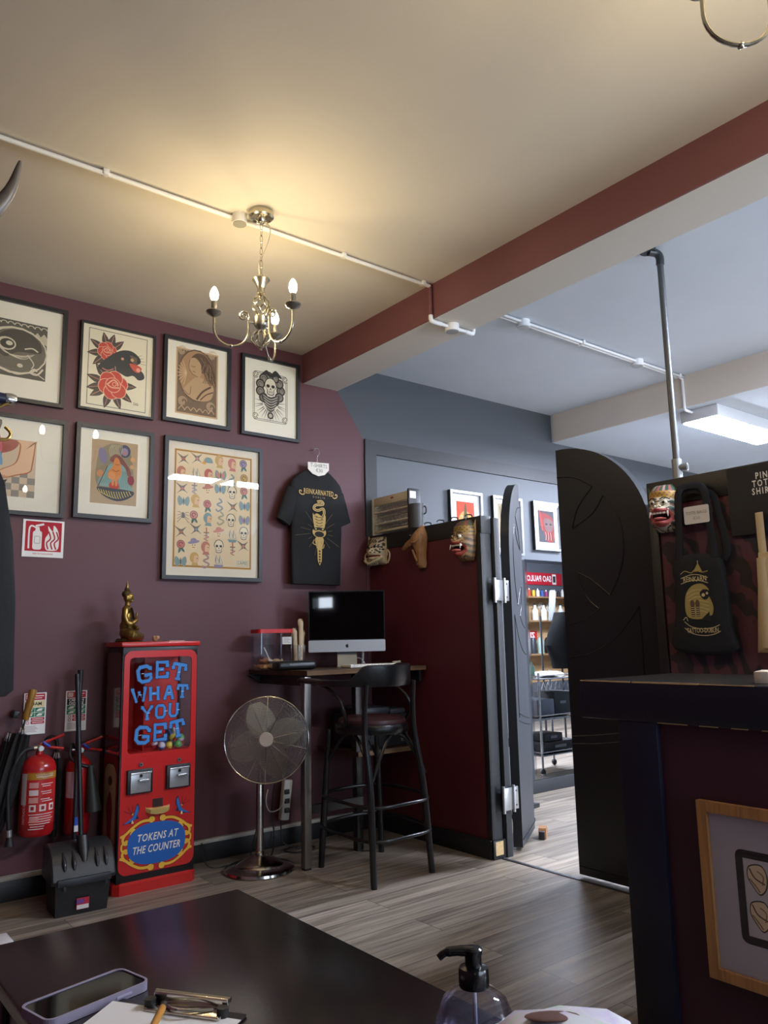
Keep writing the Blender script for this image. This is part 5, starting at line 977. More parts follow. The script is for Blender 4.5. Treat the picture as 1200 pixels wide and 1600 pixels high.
m = MB(); m.loft([[(-0.062, y - 0.002, z), (0.062, y - 0.002, z), (0.062, y + 0.003, z), (-0.062, y + 0.003, z)] for y, z in ((-0.062, 0.006), (-0.045, 0.05), (-0.02, 0.11), (-0.008, 0.17))], M('#7f8387', 0.35, 0.7), sm=False); m.box((0, -0.01, 0.003), (0.135, 0.115, 0.006), M('#7f8387', 0.35, 0.7), 0.002); m.build('stand', cp)
m = MB(); m.tube(spline([(0.03, 0.0, 0.05), (0.08, 0.02, 0.055), (0.11, 0.01, 0.03), (0.12, 0.02, 0.004)], 5), 0.003, M('#d0d0cc', 0.5), 6); m.build('power_cable', cp)
t = thing('keyboard', 'white keyboard lying flat between the computer and the stool back', 'keyboard', (3.035, 4.00, DZ), math.radians(-6))
m = MB(); m.box((0, 0, 0.008), (0.36, 0.125, 0.014), M('#dedbd2', 0.5), 0.004); m.build('body', t)
m = MB()
for r_ in range(5):
    for q in range(14): m.box((-0.165 + 0.0254 * q, -0.045 + 0.0225 * r_, 0.017), (0.022, 0.019, 0.005), M('#e9e7e0', 0.5), 0.0015)
m.build('keys', t)
t = tag(MB().tube([(0.030 * math.cos(u) * (1 - .1 * (u / 20)), 0.020 * math.sin(u), 0.006 + 0.0012 * u) for u in [i * 0.35 for i in range(55)]], 0.0042, M('#e0d9c6', 0.5), 6).build('coiled_cable', None, (3.27, 4.03, DZ), 0), 'coil of cream cable on the bar desk behind the stool back', 'cable')
t = thing('spray_tube', 'slim white upright stick standing behind the computer', 'stick', (3.165, 4.26, DZ)); m = MB(); m.cyl((0, 0, 0), (0.006, 0, 0.12), 0.009, M('#cfcabc', 0.5), n=12); m.build('body', t)
# tub, wraps, card machine
t = thing('plastic_tub', 'clear plastic tub of wrapped sweets with a red lid', 'tub', (2.505, 4.315, DZ), math.radians(-8))
m = MB(); m.ringplate([(x, z) for x, z in rrect(-0.112, -0.07, 0.112, 0.07, 0.02)], rrect(-0.110, -0.068, 0.110, 0.068, 0.019), 0.0, 0.225, CLEAR, Matrix(((1, 0, 0, 0), (0, 0, 1, 0), (0, 1, 0, 0), (0, 0, 0, 1)))); m.prism(rrect(-0.11, -0.068, 0.11, 0.068, 0.019), 0.0, 0.003, CLEAR, Matrix(((1, 0, 0, 0), (0, 0, 1, 0), (0, 1, 0, 0), (0, 0, 0, 1)))); m.build('tub_body', t)
m = MB(); m.prism(rrect(-0.117, -0.075, 0.117, 0.075, 0.022), 0.222, 0.246, M('#c81f22', 0.35), Matrix(((1, 0, 0, 0), (0, 0, 1, 0), (0, 1, 0, 0), (0, 0, 0, 1)))); m.build('lid', t)
m = MB(); m.box((0.072, -0.0715, 0.175), (0.062, 0.001, 0.045), M('#d9d6d2', 0.5)); a = Art(m, 0.045, 0.155, 0.055, -0.0722)
for i in range(4): a.line([(0.1, 0.15 + 0.16 * i), (0.9 - 0.2 * (i % 2), 0.15 + 0.16 * i)], 0.05, '#8d8a88')
m.build('sticker', t)
tr = random.Random(3); W_ = [((-.06, -.02), .03), ((0, .01), .035), ((.05, -.03), .03), ((-.02, -.045), .028), ((-.07, .03), .03), ((.03, .04), .03), ((-.045, .0), .065), ((.02, -.02), .062), ((-.015, .03), .07)]
names = ['low at the left', 'low in the middle', 'low at the right', 'at the front', 'in the back left corner', 'at the back right', 'piled up left', 'piled up right', 'on top at the back']
for i, ((x, y), z) in enumerate(W_):
    t = thing('wrapped_sweet', 'wrapped golden sweet ' + names[i] + ' of the clear tub', 'sweet', (2.505 + x, 4.315 + y, DZ + z - 0.012 if z < .05 else DZ + z - 0.012), tr.uniform(0, 3), 'sweets in the clear tub')
    c_ = ['#b98c5a', '#d6c49a', '#a8683e', '#c9a878'][i % 4]; m = MB(); m.ell((0, 0, 0), (0.026, 0.017, 0.016), M(c_, 0.35)); m.build('sweet', t)
    m = MB(); [m.cyl((s_ * 0.022, 0, 0), (s_ * 0.040, 0.004, 0.004), 0.004, M(c_, 0.3), 0.013, n=8) for s_ in (-1, 1)]; m.build('wrapper_twists', t)
t = thing('white_spoon', 'white plastic scoop handle sticking up in the sweet tub', 'scoop', (2.46, 4.28, DZ + 0.06)); m = MB(); m.tube([(0.01, 0.0, 0.0), (-0.035, -0.01, 0.075)], 0.004, WHITE, 8); m.ell((0.015, 0, -0.004), (0.016, 0.012, 0.006), WHITE); m.build('scoop', t)
t = thing('glass_jar', 'clear glass jar holding paper wrapped sticks between tub and computer', 'jar', (2.682, 4.30, DZ)); m = MB(); m.lathe([(0, 0.002), (0.048, 0.002), (0.052, 0.008), (0.052, 0.145), (0.049, 0.145), (0.049, 0.01), (0, 0.008)], CLEAR, 28); m.build('body', t)
PAP = M('#bca888', 0.8, bump=0.4, bs=50, var=0.12, vs=20)
for (dx, dy, a_, b_, h, lb) in ((-0.022, -0.018, -0.05, 0.0, 0.23, 'shorter, at the left'), (0.018, -0.012, 0.02, 0.01, 0.29, 'tallest, with torn top'), (0.002, 0.02, -0.02, 0.02, 0.20, 'short, at the back'), (0.028, 0.022, 0.12, 0.0, 0.22, 'leaning right')):
    t = thing('paper_wrapped_stick', 'brown paper wrapped stick bundle in the jar, ' + lb, 'paper bundle', (2.682 + dx, 4.30 + dy, DZ + 0.0105), 0, 'paper wrapped sticks in the jar')
    m = MB(); m.loft([[((0.015 + 0.002 * math.sin(3 * u + q * 5)) * (1.25 if q > .9 else 1) * math.cos(u) + a_ * h * q, 0.015 * math.sin(u) + b_ * q, h * q + (0.012 * math.sin(2 * u) if q == 1 else 0)) for u in [2 * PI * i / 12 for i in range(12)]] for q in (0, .3, .6, .85, .93, 1)], PAP); m.build('wrap', t)
t = thing('card_terminal', 'low black rounded box at the left front of the bar desk', 'device', (2.545, 4.12, DZ), math.radians(-12))
m = MB(); m.box((0, 0, 0.027), (0.245, 0.13, 0.052), M('#141517', 0.35), 0.02, seg=4); m.build('body', t)
m = MB(); m.box((0.03, -0.0655, 0.03), (0.16, 0.004, 0.013), M('#6d7277', 0.4), 0.002); m.build('grey_strip', t)
# cables and adapter under the desk
t = thing('power_strip', 'white power strip hanging behind the desk leg', 'power strip', (2.66, 4.42, 0.22)); m = MB(); m.box((0, 0, 0.06), (0.06, 0.04, 0.24), M('#c9c6bf', 0.5), 0.008, X=RY(0.12)); m.build('body', t)
m = MB(); [m.box((0.004, -0.024, 0.0 + 0.055 * q), (0.034, 0.012, 0.03), BLK, 0.004) for q in range(3)]; m.build('plugs', t)
def cable(label, pts, r=0.004, c=BLK): return tag(MB().tube(spline(pts, 6), r, c, 6).build('power_cable', None), label, 'cable')
cable('black cable hanging in a loop between the fan and the desk leg', [(2.60, 4.43, 0.42), (2.56, 4.40, 0.25), (2.55, 4.36, 0.09), (2.50, 4.30, 0.008), (2.42, 4.26, 0.006), (2.38, 4.33, 0.008), (2.44, 4.40, 0.10), (2.53, 4.435, 0.30)])
cable('black cable coiled on the floor behind the steel desk leg', [(2.64, 4.42, 0.20), (2.62, 4.38, 0.05), (2.70, 4.33, 0.006), (2.78, 4.30, 0.006), (2.76, 4.24, 0.006), (2.64, 4.24, 0.006), (2.60, 4.32, 0.006), (2.70, 4.38, 0.006)])
cable('white cable dangling from the power strip', [(2.66, 4.40, 0.30), (2.60, 4.38, 0.24), (2.52, 4.36, 0.24), (2.50, 4.37, 0.30), (2.53, 4.40, 0.36)], 0.0035, M('#c9c6bf', 0.5))
cable('thin dark cable running down the corner below the leopard mask', [(3.37, 4.46, 1.80), (3.372, 4.462, 1.5), (3.368, 4.46, 1.12)], 0.003, M('#5c3038', 0.5))

# ================================================================ STOOL
BW = M('#131315', 0.30, bump=0.03, bs=90); SEAT = M('#43262c', 0.35, bump=0.06, bs=160)
st = thing('bar_stool', 'black bentwood bar stool with armrests pushed up to the bar desk', 'bar stool', (2.790, 3.650, 0))
fl, fr, bl, br = (-0.226, -0.268), (0.188, -0.246), (-0.205, 0.247), (0.243, 0.271)   # floor points
tops = {0: (-0.25, -0.262, 1.02), 1: (0.075, -0.262, 1.03), 2: (-0.188, 0.185, 0.755), 3: (0.165, 0.20, 0.755)}
for i, (p, q) in enumerate(((fl, tops[0]), (fr, tops[1]), (bl, tops[2]), (br, tops[3]))):
    m = MB()
    if i < 2: pts = spline([(p[0], p[1], 0), (p[0] + (q[0] - p[0]) * .45, p[1] + (q[1] - p[1]) * .45 + 0.0, 0.46), (p[0] + (q[0] - p[0]) * .85, -0.235, 0.78), q], 6)
    else: pts = spline([(p[0], p[1], 0), ((p[0] + q[0]) / 2, (p[1] + q[1]) / 2, 0.40), q], 8)
    n = len(pts); m.tube(pts, [0.014 + 0.005 * math.sin(PI * min(1, 0.2 + k / n)) for k in range(n)], BW, 12); m.build('leg', st)
m = MB(); m.loft([[(-0.03 + 0.205 * s_ * math.cos(u), -0.015 + 0.215 * s_ * math.sin(u), z) for u in [2 * PI * k / 36 for k in range(36)]] for s_, z in ((0.97, 0.745), (1.0, 0.755), (1.0, 0.785), (0.97, 0.795))], BW); m.build('seat_ring', st)
m = MB(); m.loft([[(-0.03 + 0.19 * s_ * math.cos(u), -0.015 + 0.20 * s_ * math.sin(u), z) for u in [2 * PI * k / 36 for k in range(36)]] for s_, z in ((0.98, 0.79), (1.0, 0.80), (0.97, 0.818), (0.85, 0.828), (0.5, 0.834), (0.1, 0.835))], SEAT); m.build('seat_pad', st)
# curved back board: runs round the near side (towards the camera), arms sweep forward to the desk
def arcp(u, rx=0.245, ry=0.265, cx=-0.085, cy=-0.005): return (cx + rx * math.cos(u), cy + ry * math.sin(u))
rings = []
for k in range(33):
    q = k / 32; u = math.radians(165 + 215 * q) ; x, y = arcp(u, 0.255, 0.268)
    b = max(0.0, min(1, (q - 0.24) / 0.09)); b = b * b * (3 - 2 * b); e = max(0.0, min(1, (1.0 - q) / 0.10)); b *= 0.6 + 0.4 * e
    zt = 1.045 + 0.075 * b; zb = 1.012 - 0.004 * b; nx, ny = math.cos(u), math.sin(u); th = 0.024 - 0.010 * b
    rings.append([(x - nx * th, y - ny * th, zb), (x + nx * th * .6, y + ny * th * .6, zb - 0.004), (x + nx * th, y + ny * th, zb + 0.006), (x + nx * th, y + ny * th, zt - 0.006), (x + nx * th * .5, y + ny * th * .5, zt), (x - nx * th, y - ny * th, zt - 0.004)])
m = MB(); m.loft(rings, BW); m.build('back_rail', st)
m = MB(); xs, ys = arcp(math.radians(165), 0.255, 0.268); m.tube(spline([(xs, ys, 1.028), (xs - 0.004, ys + 0.06, 1.03), (xs + 0.0, ys + 0.16, 1.032), (xs + 0.006, ys + 0.20, 1.03)], 5), 0.02, BW, 10, flat=(0.026, 0.016)); m.build('armrest', st)
m = MB(); x2, y2 = arcp(math.radians(20), 0.255, 0.268); m.tube(spline([(x2, y2, 1.028), (x2 - 0.01, y2 + 0.06, 1.03), (x2 - 0.015, y2 + 0.12, 1.03)], 5), 0.02, BW, 10, flat=(0.024, 0.016)); m.build('armrest', st)
for sx, x0 in ((-1, -0.325), (1, 0.14)):
    m = MB(); xi = -0.235 if sx < 0 else 0.175
    m.tube(spline([(x0, 0.14, 1.015), (x0 - 0.0, 0.02, 1.005), (x0 + 0.01, -0.09, 0.95), (x0 + 0.03, -0.12, 0.87), (xi, -0.05, 0.79), (xi, 0.02, 0.775)], 6), 0.0105, BW, 10); m.build('arm_hoop', st)
for (xa, ya), (xb, yb), up in ((fl, bl, 1), (fr, br, 1), (fl, fr, 0), (bl, br, 0)):
    mx, my = (xa + xb) / 2, (ya + yb) / 2; m = MB(); f = 0.80
    m.tube(spline([(xa * .93, ya * .93, 0.52), ((xa * 3 + xb) / 4 * .85, (ya * 3 + yb) / 4 * .85, 0.69), (mx * .78, my * .78, 0.745), ((xa + xb * 3) / 4 * .85, (ya + yb * 3) / 4 * .85, 0.69), (xb * .93, yb * .93, 0.52)], 5), 0.0095, BW, 8); m.build('under_seat_hoop', st)
def footring(z, s0, name):
    m = MB(); c = [(x * s0, y * s0) for x, y in (fl, fr, br, bl)]; P = []
    for i in range(4):
        a, b = c[i], c[(i + 1) % 4]; P.append((a[0], a[1], z)); mx, my = (a[0] + b[0]) / 2, (a[1] + b[1]) / 2; P.append((mx * 1.22, my * 1.22, z + 0.004))
    m.tube(spline(P, 6, True), 0.0095, BW, 10, True); return m.build(name, st)
footring(0.39, 0.965, 'foot_ring'); footring(0.225, 0.985, 'foot_ring')

# ================================================================ T-SHIRT
TS = M('#0b0b0d', 0.85, bump=0.25, bs=25, var=0.15, vs=12); GOLD = M('#b3934e', 0.5, 0.15)
ts = thing('t_shirt', 'black t-shirt with gold dagger and snake print hanging on the wall', 't-shirt', (2.91, WY - 0.05, 1.63), math.radians(3))
def ring(cx, hw, z, d0=0.028, cy=0.0, n=40, wob=0.0, ph=0.0):
    out = []
    for k in range(n):
        u = 2 * PI * k / n; x = hw * (abs(math.cos(u)) ** 0.5) * (1 if math.cos(u) >= 0 else -1); y = d0 * (abs(math.sin(u)) ** 0.55) * (1 if math.sin(u) >= 0 else -1)
        out.append((cx + x, cy + y + (wob * math.sin(7 * x / 0.2 * 1.1 + ph) if math.sin(u) < 0 and abs(x) > 0.11 else 0), z))
    return out
rows = [(0.0, 0.203, 0.0), (0.0, 0.203, 0.012), (0.0, 0.205, 0.12), (0.0, 0.205, 0.25), (0.004, 0.206, 0.36), (0.004, 0.207, 0.44), (0.004, 0.212, 0.52), (0.006, 0.218, 0.60), (0.006, 0.222, 0.66), (0.006, 0.205, 0.70), (0.008, 0.165, 0.735), (0.01, 0.12, 0.765), (0.012, 0.088, 0.785)]
m = MB(); m.loft([ring(c_, w_, z, 0.028 if z < .62 else 0.028 - 0.10 * (z - .62), wob=0.006 if z < 0.4 else 0.003, ph=z * 9) for c_, w_, z in rows], TS, cap=True)
for s_, tip in ((-1, (-0.268, 0.405)), (1, (0.250, 0.425))):
    c0 = Vector((s_ * 0.165, 0, 0.62)); c1 = Vector((tip[0], 0, tip[1])); ax = (c1 - c0).normalized(); nr = Vector((ax.z, 0, -ax.x)) * s_
    rr = []
    for q, w_ in ((0, 0.105), (0.35, 0.098), (0.7, 0.085), (0.96, 0.078), (1.0, 0.074)):
        c_ = c0 + (c1 - c0) * q; d_ = 0.027 - 0.006 * q
        rr.append([tuple(c_ + nr * (w_ * 0.75 * math.cos(u)) + Vector((0, d_ * math.sin(u), 0))) for u in [2 * PI * k / 18 for k in range(18)]])
    m.loft(rr if s_ > 0 else rr, TS)
m.build('garment', ts, angle=60)
m = MB(); a = Art(m, 0, 0, 1, -0.0345, 0.00005)
a.text('REINKARNATED', 0.050, 0.002, 0.624, GOLD, sx=0.66, bold=0.0005, space=1.06)
for s_ in (-1, 1): a.curve([(s_ * 0.118 + .002, 0.605), (s_ * 0.135, 0.598), (s_ * 0.155, 0.606), (s_ * 0.158, 0.622), (s_ * 0.146, 0.625), (s_ * 0.142, 0.616)], 0.007, GOLD)
a.X = lambda p: (p[0] * 1.25, p[1])
a.text('DUBLIN', 0.018, 0.002, 0.590, '#8d8468', space=1.9)
a.curve([(-0.01, 0.560), (0.02, 0.565), (0.028, 0.545), (-0.02, 0.535), (-0.032, 0.51), (-0.005, 0.50), (0.03, 0.515), (0.036, 0.48), (0.02, 0.455), (-0.015, 0.47), (-0.03, 0.44)], 0.017, GOLD)
a.curve([(-0.01, 0.560), (0.02, 0.565), (0.028, 0.545), (-0.02, 0.535), (-0.032, 0.51), (-0.005, 0.50), (0.03, 0.515), (0.036, 0.48), (0.02, 0.455)], 0.004, '#2a2416')
a.blob([(-0.04, 0.48), (-0.035, 0.41), (-0.02, 0.36), (0.02, 0.355), (0.042, 0.40), (0.045, 0.47), (0.02, 0.44), (0.0, 0.47), (-0.02, 0.445)], GOLD)
for k in range(5): a.curve([(-0.03 + 0.004 * k, 0.46 - 0.02 * k), (0.0, 0.452 - 0.02 * k), (0.034 - 0.003 * k, 0.46 - 0.02 * k)], 0.004, '#221d12')
a.disc(0.003, 0.352, 0.046, GOLD, 0.040); a.disc(0.003, 0.337, 0.032, '#17140e', 0.020); a.blob([(-0.04, 0.375), (0.0, 0.385), (0.046, 0.375), (0.03, 0.36), (0.003, 0.365), (-0.026, 0.36)], '#221d12')
for q in (-0.02, 0.026): a.disc(q, 0.372, 0.006, GOLD)
a.blob([(-0.022, 0.312), (0.03, 0.312), (0.024, 0.25), (0.016, 0.235), (-0.008, 0.235), (-0.02, 0.26)], GOLD); a.curve([(-0.03, 0.30), (-0.04, 0.275), (-0.02, 0.262)], 0.006, GOLD); a.curve([(0.035, 0.27), (0.028, 0.245), (0.01, 0.25)], 0.005, GOLD)
a.poly([(-0.012, 0.235), (0.02, 0.235), (0.017, 0.155), (0.004, 0.125), (-0.009, 0.155)], GOLD)
for k in range(5): a.disc(0.004, 0.222 - 0.019 * k, 0.006, '#221d12', 0.007)
for k in range(16):
    g = math.radians(-60 + 300 * k / 15 - 60) if False else 2 * PI * k / 16 + 0.2; a.line([(0.003 + 0.06 * math.cos(g), 0.35 + 0.06 * math.sin(g)), (0.003 + (0.09 + 0.035 * (k % 3)) * math.cos(g), 0.35 + (0.09 + 0.035 * (k % 3)) * math.sin(g))], 0.002, '#6d6248')
m.build('print', ts)
hg = thing('coat_hanger', 'wooden hanger with metal hook holding the black t-shirt', 'hanger', (2.925, WY - 0.05, 2.40))
m = MB(); m.tube(spline([(-0.150, 0, -0.085), (-0.08, 0, -0.035), (-0.03, 0, 0.03), (0, 0, 0.055), (0.03, 0, 0.03), (0.08, 0, -0.035), (0.150, 0, -0.085)], 6), 0.012, grain_mat('hanger_wood', '#a9743c', '#c8955a', 'x', 0.45, 60), 10, flat=(0.008, 0.022)); m.build('hanger_body', hg)
m = MB(); m.tube(spline([(0.0, 0, 0.07), (0.001, 0, 0.115), (0.018, 0, 0.14), (0.010, 0.004, 0.17), (-0.014, 0.01, 0.172), (-0.022, 0.012, 0.155)], 6), 0.0022, M('#c8c6c2', 0.25, 1.0), 8); m.cyl((-0.012, 0.006, 0.168), (-0.012, 0.049, 0.168), 0.003, M('#8a8a8a', 0.3, 0.9), n=8); m.build('hook', hg)
t = tag(MB().prism([(-0.086, -0.012), (-0.05, -0.042), (0.0, -0.054), (0.05, -0.040), (0.086, -0.004), (0.086, 0.046), (-0.086, 0.036)], -0.003, 0.0, M('#e6e1d8', 0.6)).text('T-SHIRTS', 0.036, 0.002, 0.018, -0.0036, M('#5d5a58', 0.7), sx=0.95).text('\u20ac30', 0.034, 0.006, -0.016, -0.0036, M('#5d5a58', 0.7)).build('price_card', None, (2.918, WY - 0.074, 2.425)), 'white T-SHIRTS price card tucked in the t-shirt collar', 'price card')

# ================================================================ CARVED MASKS (local front is -y; turned to face -x)
def gs(u, v, cu, cv, su, sv): return math.exp(-((u - cu) / su) ** 2 - ((v - cv) / sv) ** 2)
def carved(w, h, d, bumps, colf, prof=lambda v: 1.0, nu=46, nv=60):
    """half-round carved face; bumps: (u,v,su,sv,height)"""
    m = MB(); vs = []; fs = []; ms = []
    for j in range(nv + 1):
        v = -1 + 2 * j / nv
        for i in range(nu + 1):
            u = -1 + 2 * i / nu; x = u * w / 2 * prof(v); base = math.sqrt(max(0.0, 1 - abs(u) ** 2.4)) * (max(0.0, 1 - abs(v) ** 3.2)) ** 0.5
            y = -d * base - sum(b[4] * gs(u, v, *b[:4]) for b in bumps) * (1 if base > 0.02 else 0)
            vs.append((x, min(0, y), v * h / 2 + h / 2))
    for j in range(nv):
        for i in range(nu):
            a = j * (nu + 1) + i; fs.append((a, a + 1, a + nu + 2, a + nu + 1)); ms.append(colf(-1 + 2 * (i + .5) / nu, -1 + 2 * (j + .5) / nv))
    m.add(vs, fs, ms)
    b = [(x, 0.0, z) for x, y, z in vs]; m.add([(-w / 2 * .9, 0, h * .1), (w / 2 * .9, 0, h * .1), (w / 2 * .9, 0, h * .9), (-w / 2 * .9, 0, h * .9)], [(3, 2, 1, 0)], ms[0])
    return m
WD = lambda c: M(c, 0.5, bump=0.25, bs=60, var=0.12, vs=30)
def demon(name, label, loc, rz, w, h, d, pal, hang):
    t = thing(name, label, 'mask', loc, rz); skin, hair, gold, lip, stripe, ear = pal
    bumps = [(0, .02, .22, .2, .30 * d), (0, .22, .5, .10, .16 * d), (-.38, .12, .2, .12, .16 * d), (.38, .12, .2, .12, .16 * d), (0, -.16, .62, .12, .42 * d), (0, -.68, .48, .14, .50 * d), (0, -.42, .40, .13, -.50 * d), (0, .62, .8, .12, .10 * d), (-.75, -.25, .2, .3, .12 * d), (.75, -.25, .2, .3, .12 * d)]
    def cf(u, v):
        if v > 0.66: return WD(hair[int((u + 1) * 5) % len(hair)])
        if v > 0.40 - 0.16 * u * u: return WD(gold if (math.sin(u * 22) * math.sin(v * 30)) > -0.3 else hair[0])
        if abs(u) < .62 and -.60 < v < -.24 and (abs(u) / .62) ** 2 + ((v + .42) / .18) ** 2 < 1: return M('#2a0d0c', 0.6)
        if abs(u) < .80 and (abs(u) / .80) ** 2 + ((v + .44) / .40) ** 2 < 1 and v < -.10: return WD(lip)
        if abs(u) > .60 and v < 0.25: return WD(stripe[int((v + 1) * 14 + abs(u) * 5) % len(stripe)])
        if math.sin(v * 26 + 3 * math.cos(u * 5)) > 0.72: return WD('#3d3026')
        return WD(skin)
    carved(w, h, d, bumps, cf, lambda v: 1 - .30 * max(0, -v) ** 2.2 - .45 * max(0, v) ** 4).build('face', t)
    for s_ in (-1, 1):
        m = MB(); m.ell((s_ * .185 * w, -d * 1.10, h * .575), (.095 * w, .10 * w, .075 * w), M('#e2d8bd', 0.3)); m.ell((s_ * .18 * w, -d * 1.10 - .075 * w, h * .572), (.052 * w, .035 * w, .05 * w), M('#3d2a18', 0.25)); m.ell((s_ * .18 * w, -d * 1.10 - .100 * w, h * .572), (.028 * w, .016 * w, .028 * w), M('#0b0908', 0.2)); m.build('eye', t)
        m = MB(); m.tube(spline([(s_ * .03 * w, -d * 1.10, h * .64), (s_ * .18 * w, -d * 1.18, h * .675), (s_ * .34 * w, -d * .98, h * .64)], 5), .020 * w, WD('#3b2b1e'), 6); m.build('brow', t)
        m = MB(); m.loft([[(s_ * (.40 + .10 * q) * w, -.02 * d - .12 * d * (1 - q), h * z) for z, q in ((.52, 0), (.62, .9), (.97, 1), (.80, .3))], [(s_ * (.42 + .12 * q) * w, .0, h * z) for z, q in ((.50, 0), (.62, 1), (.99, 1), (.80, .35))]], WD(ear), sm=False); m.build('ear', t)
        m = MB(); m.cyl((s_ * .10 * w, -d * 1.36, h * .50), (s_ * .04 * w, -d * 1.32, h * .47), .045 * w, WD(skin), n=10); m.build('nostril', t)
    m = MB()
    for q in range(6): x = (q - 2.5) * .095 * w; m.box((x, -d * 1.20 + abs(x) * .35, h * .362), (.080 * w, .05 * w, .042 * h), M('#e9e4d6', 0.3), .012 * w)
    for s_ in (-1, 1): m.cyl((s_ * .27 * w, -d * 1.16, h * .39), (s_ * .30 * w, -d * 1.24, h * .27), .034 * w, M('#e9e4d6', 0.3), .006 * w, n=10)
    m.build('teeth', t)
    m = MB(); m.ell((0, -d * 1.10, h * .245), (.20 * w, .30 * d, .030 * h), M('#d8766a' if name != 'x' else lip, 0.4)); m.build('tongue', t)
    if hang: m = MB(); m.tube([(0, -.05 * d, h * .97), (0.001, -.03 * d, h * 1.08)], .02 * w, M('#8d8a86', 0.5), 6); m.build('hanging_loop', t)
    return t
demon('demon_mask', 'tan and red fanged demon mask at the doorway end of the partition', (3.394, 3.462, 1.722), -PI / 2, 0.155, 0.255, 0.085,
      ('#a8875c', ('#5d5a44', '#6b5a3c', '#8d4a38'), '#a07c36', '#8a3626', ('#94704a', '#6f5234', '#53493c', '#8d6c48'), '#b89a70'), True)
demon('demon_mask', 'colourful red mouthed demon mask with green ears on the tote bag board', (3.394, 2.085, 1.735), math.radians(-78), 0.150, 0.232, 0.085,
      ('#cfc4aa', ('#9c5a50', '#3f5a44', '#b08a80', '#33493c'), '#b8923a', '#b0504a', ('#3c5a48', '#a89e90', '#8d5a52', '#2c3a34'), '#47694c'), False)
# spotted leopard mask
t = thing('leopard_mask', 'cream and black spotted animal mask in the corner under the heater', 'mask', (3.394, 4.352, 1.775), math.radians(-78))
lr = random.Random(5); SP = [(lr.uniform(-.95, .95), lr.uniform(-.2, .98), lr.uniform(.05, .085)) for _ in range(80)]
def lcf(u, v):
    if -.46 < v < -.36 and abs(u) < .7: return WD('#8e2c2c')
    if -.50 < v < -.30 and abs(u) < .8: return WD('#d6c8a8')
    if any((u - a) ** 2 + ((v - b) * 1.1) ** 2 < r * r for a, b, r in SP): return WD('#231c18')
    return WD('#bfae8c') if v < .3 else WD('#a8977a')
carved(0.165, 0.20, 0.075, [(0, -.2, .5, .25, .035), (0, .1, .2, .3, .012), (0, -.62, .5, .14, .03), (0, -.41, .6, .05, -.03), (-.4, .3, .2, .15, .012), (.4, .3, .2, .15, .012)], lcf).build('face', t)
for s_ in (-1, 1):
    m = MB(); m.loft([[(s_ * 0.078, -0.004, z) for z in (0.0, 0.05)] + [(s_ * 0.078, -0.030, 0.10)] + [(s_ * 0.074, -0.012, 0.205)] + [(s_ * 0.078, -0.004, 0.19)], [(s_ * 0.088, -0.002, z) for z in (-0.012, 0.05)] + [(s_ * 0.090, -0.030, 0.10)] + [(s_ * 0.084, -0.012, 0.212)] + [(s_ * 0.088, -0.002, 0.19)]], WD('#cbbb98')); m.build('side_fin', t)
    m = MB(); m.tube(spline([(s_ * 0.088, -0.01, 0.10), (s_ * 0.112, -0.018, 0.075), (s_ * 0.110, -0.018, 0.04), (s_ * 0.090, -0.014, 0.01)], 5), 0.006, WD('#d6c8a8'), 8); m.build('cheek_whorl', t)
    m = MB(); m.ell((s_ * 0.03, -0.082, 0.125), (0.012, 0.008, 0.010), M('#1a1512', 0.3)); m.build('eye', t)
m = MB(); m.tube(spline([(-0.07, -0.05, 0.045), (-0.05, -0.095, 0.025), (0.0, -0.105, 0.005), (0.05, -0.095, 0.025), (0.07, -0.05, 0.045)], 5), 0.008, WD('#cdbf9e'), 8)
for q in range(7): m.cyl((-0.045 + 0.015 * q, -0.085, 0.03), (-0.045 + 0.015 * q, -0.07, -0.005), 0.005, WD('#b7a684'), 0.003, n=6)
m.build('chin_beard', t)
# long wooden bird profile
t = thing('bird_mask', 'plain brown wooden long-beaked bird mask between the two painted masks', 'mask', (3.396, 3.895, 1.715), -PI / 2)
WB = grain_mat('carved_wood', '#7d5636', '#a97c50', 'z', 0.55, 40)
m = MB(); m.loft([[(cx + w_ * math.cos(u), -d_ * max(0, math.sin(u)) - 0.001, z) for u in [PI + PI * -k / 12 for k in range(13)][::-1] + [PI * 1.5]] for z, cx, w_, d_ in ((0.0, .012, .03, .03), (0.02, .012, .038, .05), (0.06, .014, .034, .05), (0.10, .012, .036, .05), (0.14, .006, .05, .065), (0.17, -.002, .062, .08), (0.20, .0, .064, .08), (0.225, .006, .052, .065), (0.25, .012, .036, .045), (0.275, .018, .016, .02), (0.285, .02, .004, .006))], WB); m.build('head', t)
m = MB(); m.tube(spline([(-0.03, -0.05, 0.175), (-0.075, -0.06, 0.155), (-0.11, -0.06, 0.135), (-0.125, -0.058, 0.14)], 5), [.028 - .0015 * k for k in range(16)], WB, 10); m.build('beak', t)
m = MB(); m.ell((-0.030, -0.072, 0.216), (0.013, 0.014, 0.013), M('#120d09', 0.4)); m.build('eye_hole', t)
m = MB(); m.tube(spline([(-0.02, -0.062, 0.12), (0.0, -0.06, 0.08), (0.02, -0.058, 0.04)], 5), 0.008, WB, 8); m.tube(spline([(-0.01, -0.084, 0.17), (0.02, -0.08, 0.165), (0.04, -0.062, 0.185)], 5), 0.006, WB, 8); m.build('carved_ridges', t)
# hooks over the top board
for y, lb in ((3.838, 'farthest from the doorway'), (3.713, 'second from the heater'), (3.580, 'second from the doorway'), (3.452, 'nearest the doorway above the fanged mask')):
    t = thing('over_door_hook', 'small black hook on the partition top, ' + lb, 'hook', (3.437, y, 1.992), 0, 'hooks along the partition top')
    m = MB(); m.tube(spline([(0.0, 0, 0.0), (-0.002, 0.0, 0.018), (-0.012, 0.012, 0.024), (-0.03, 0.02, 0.022), (-0.04, 0.022, 0.012)], 5), 0.004, M('#101012', 0.35), 8); m.build('wire', t)

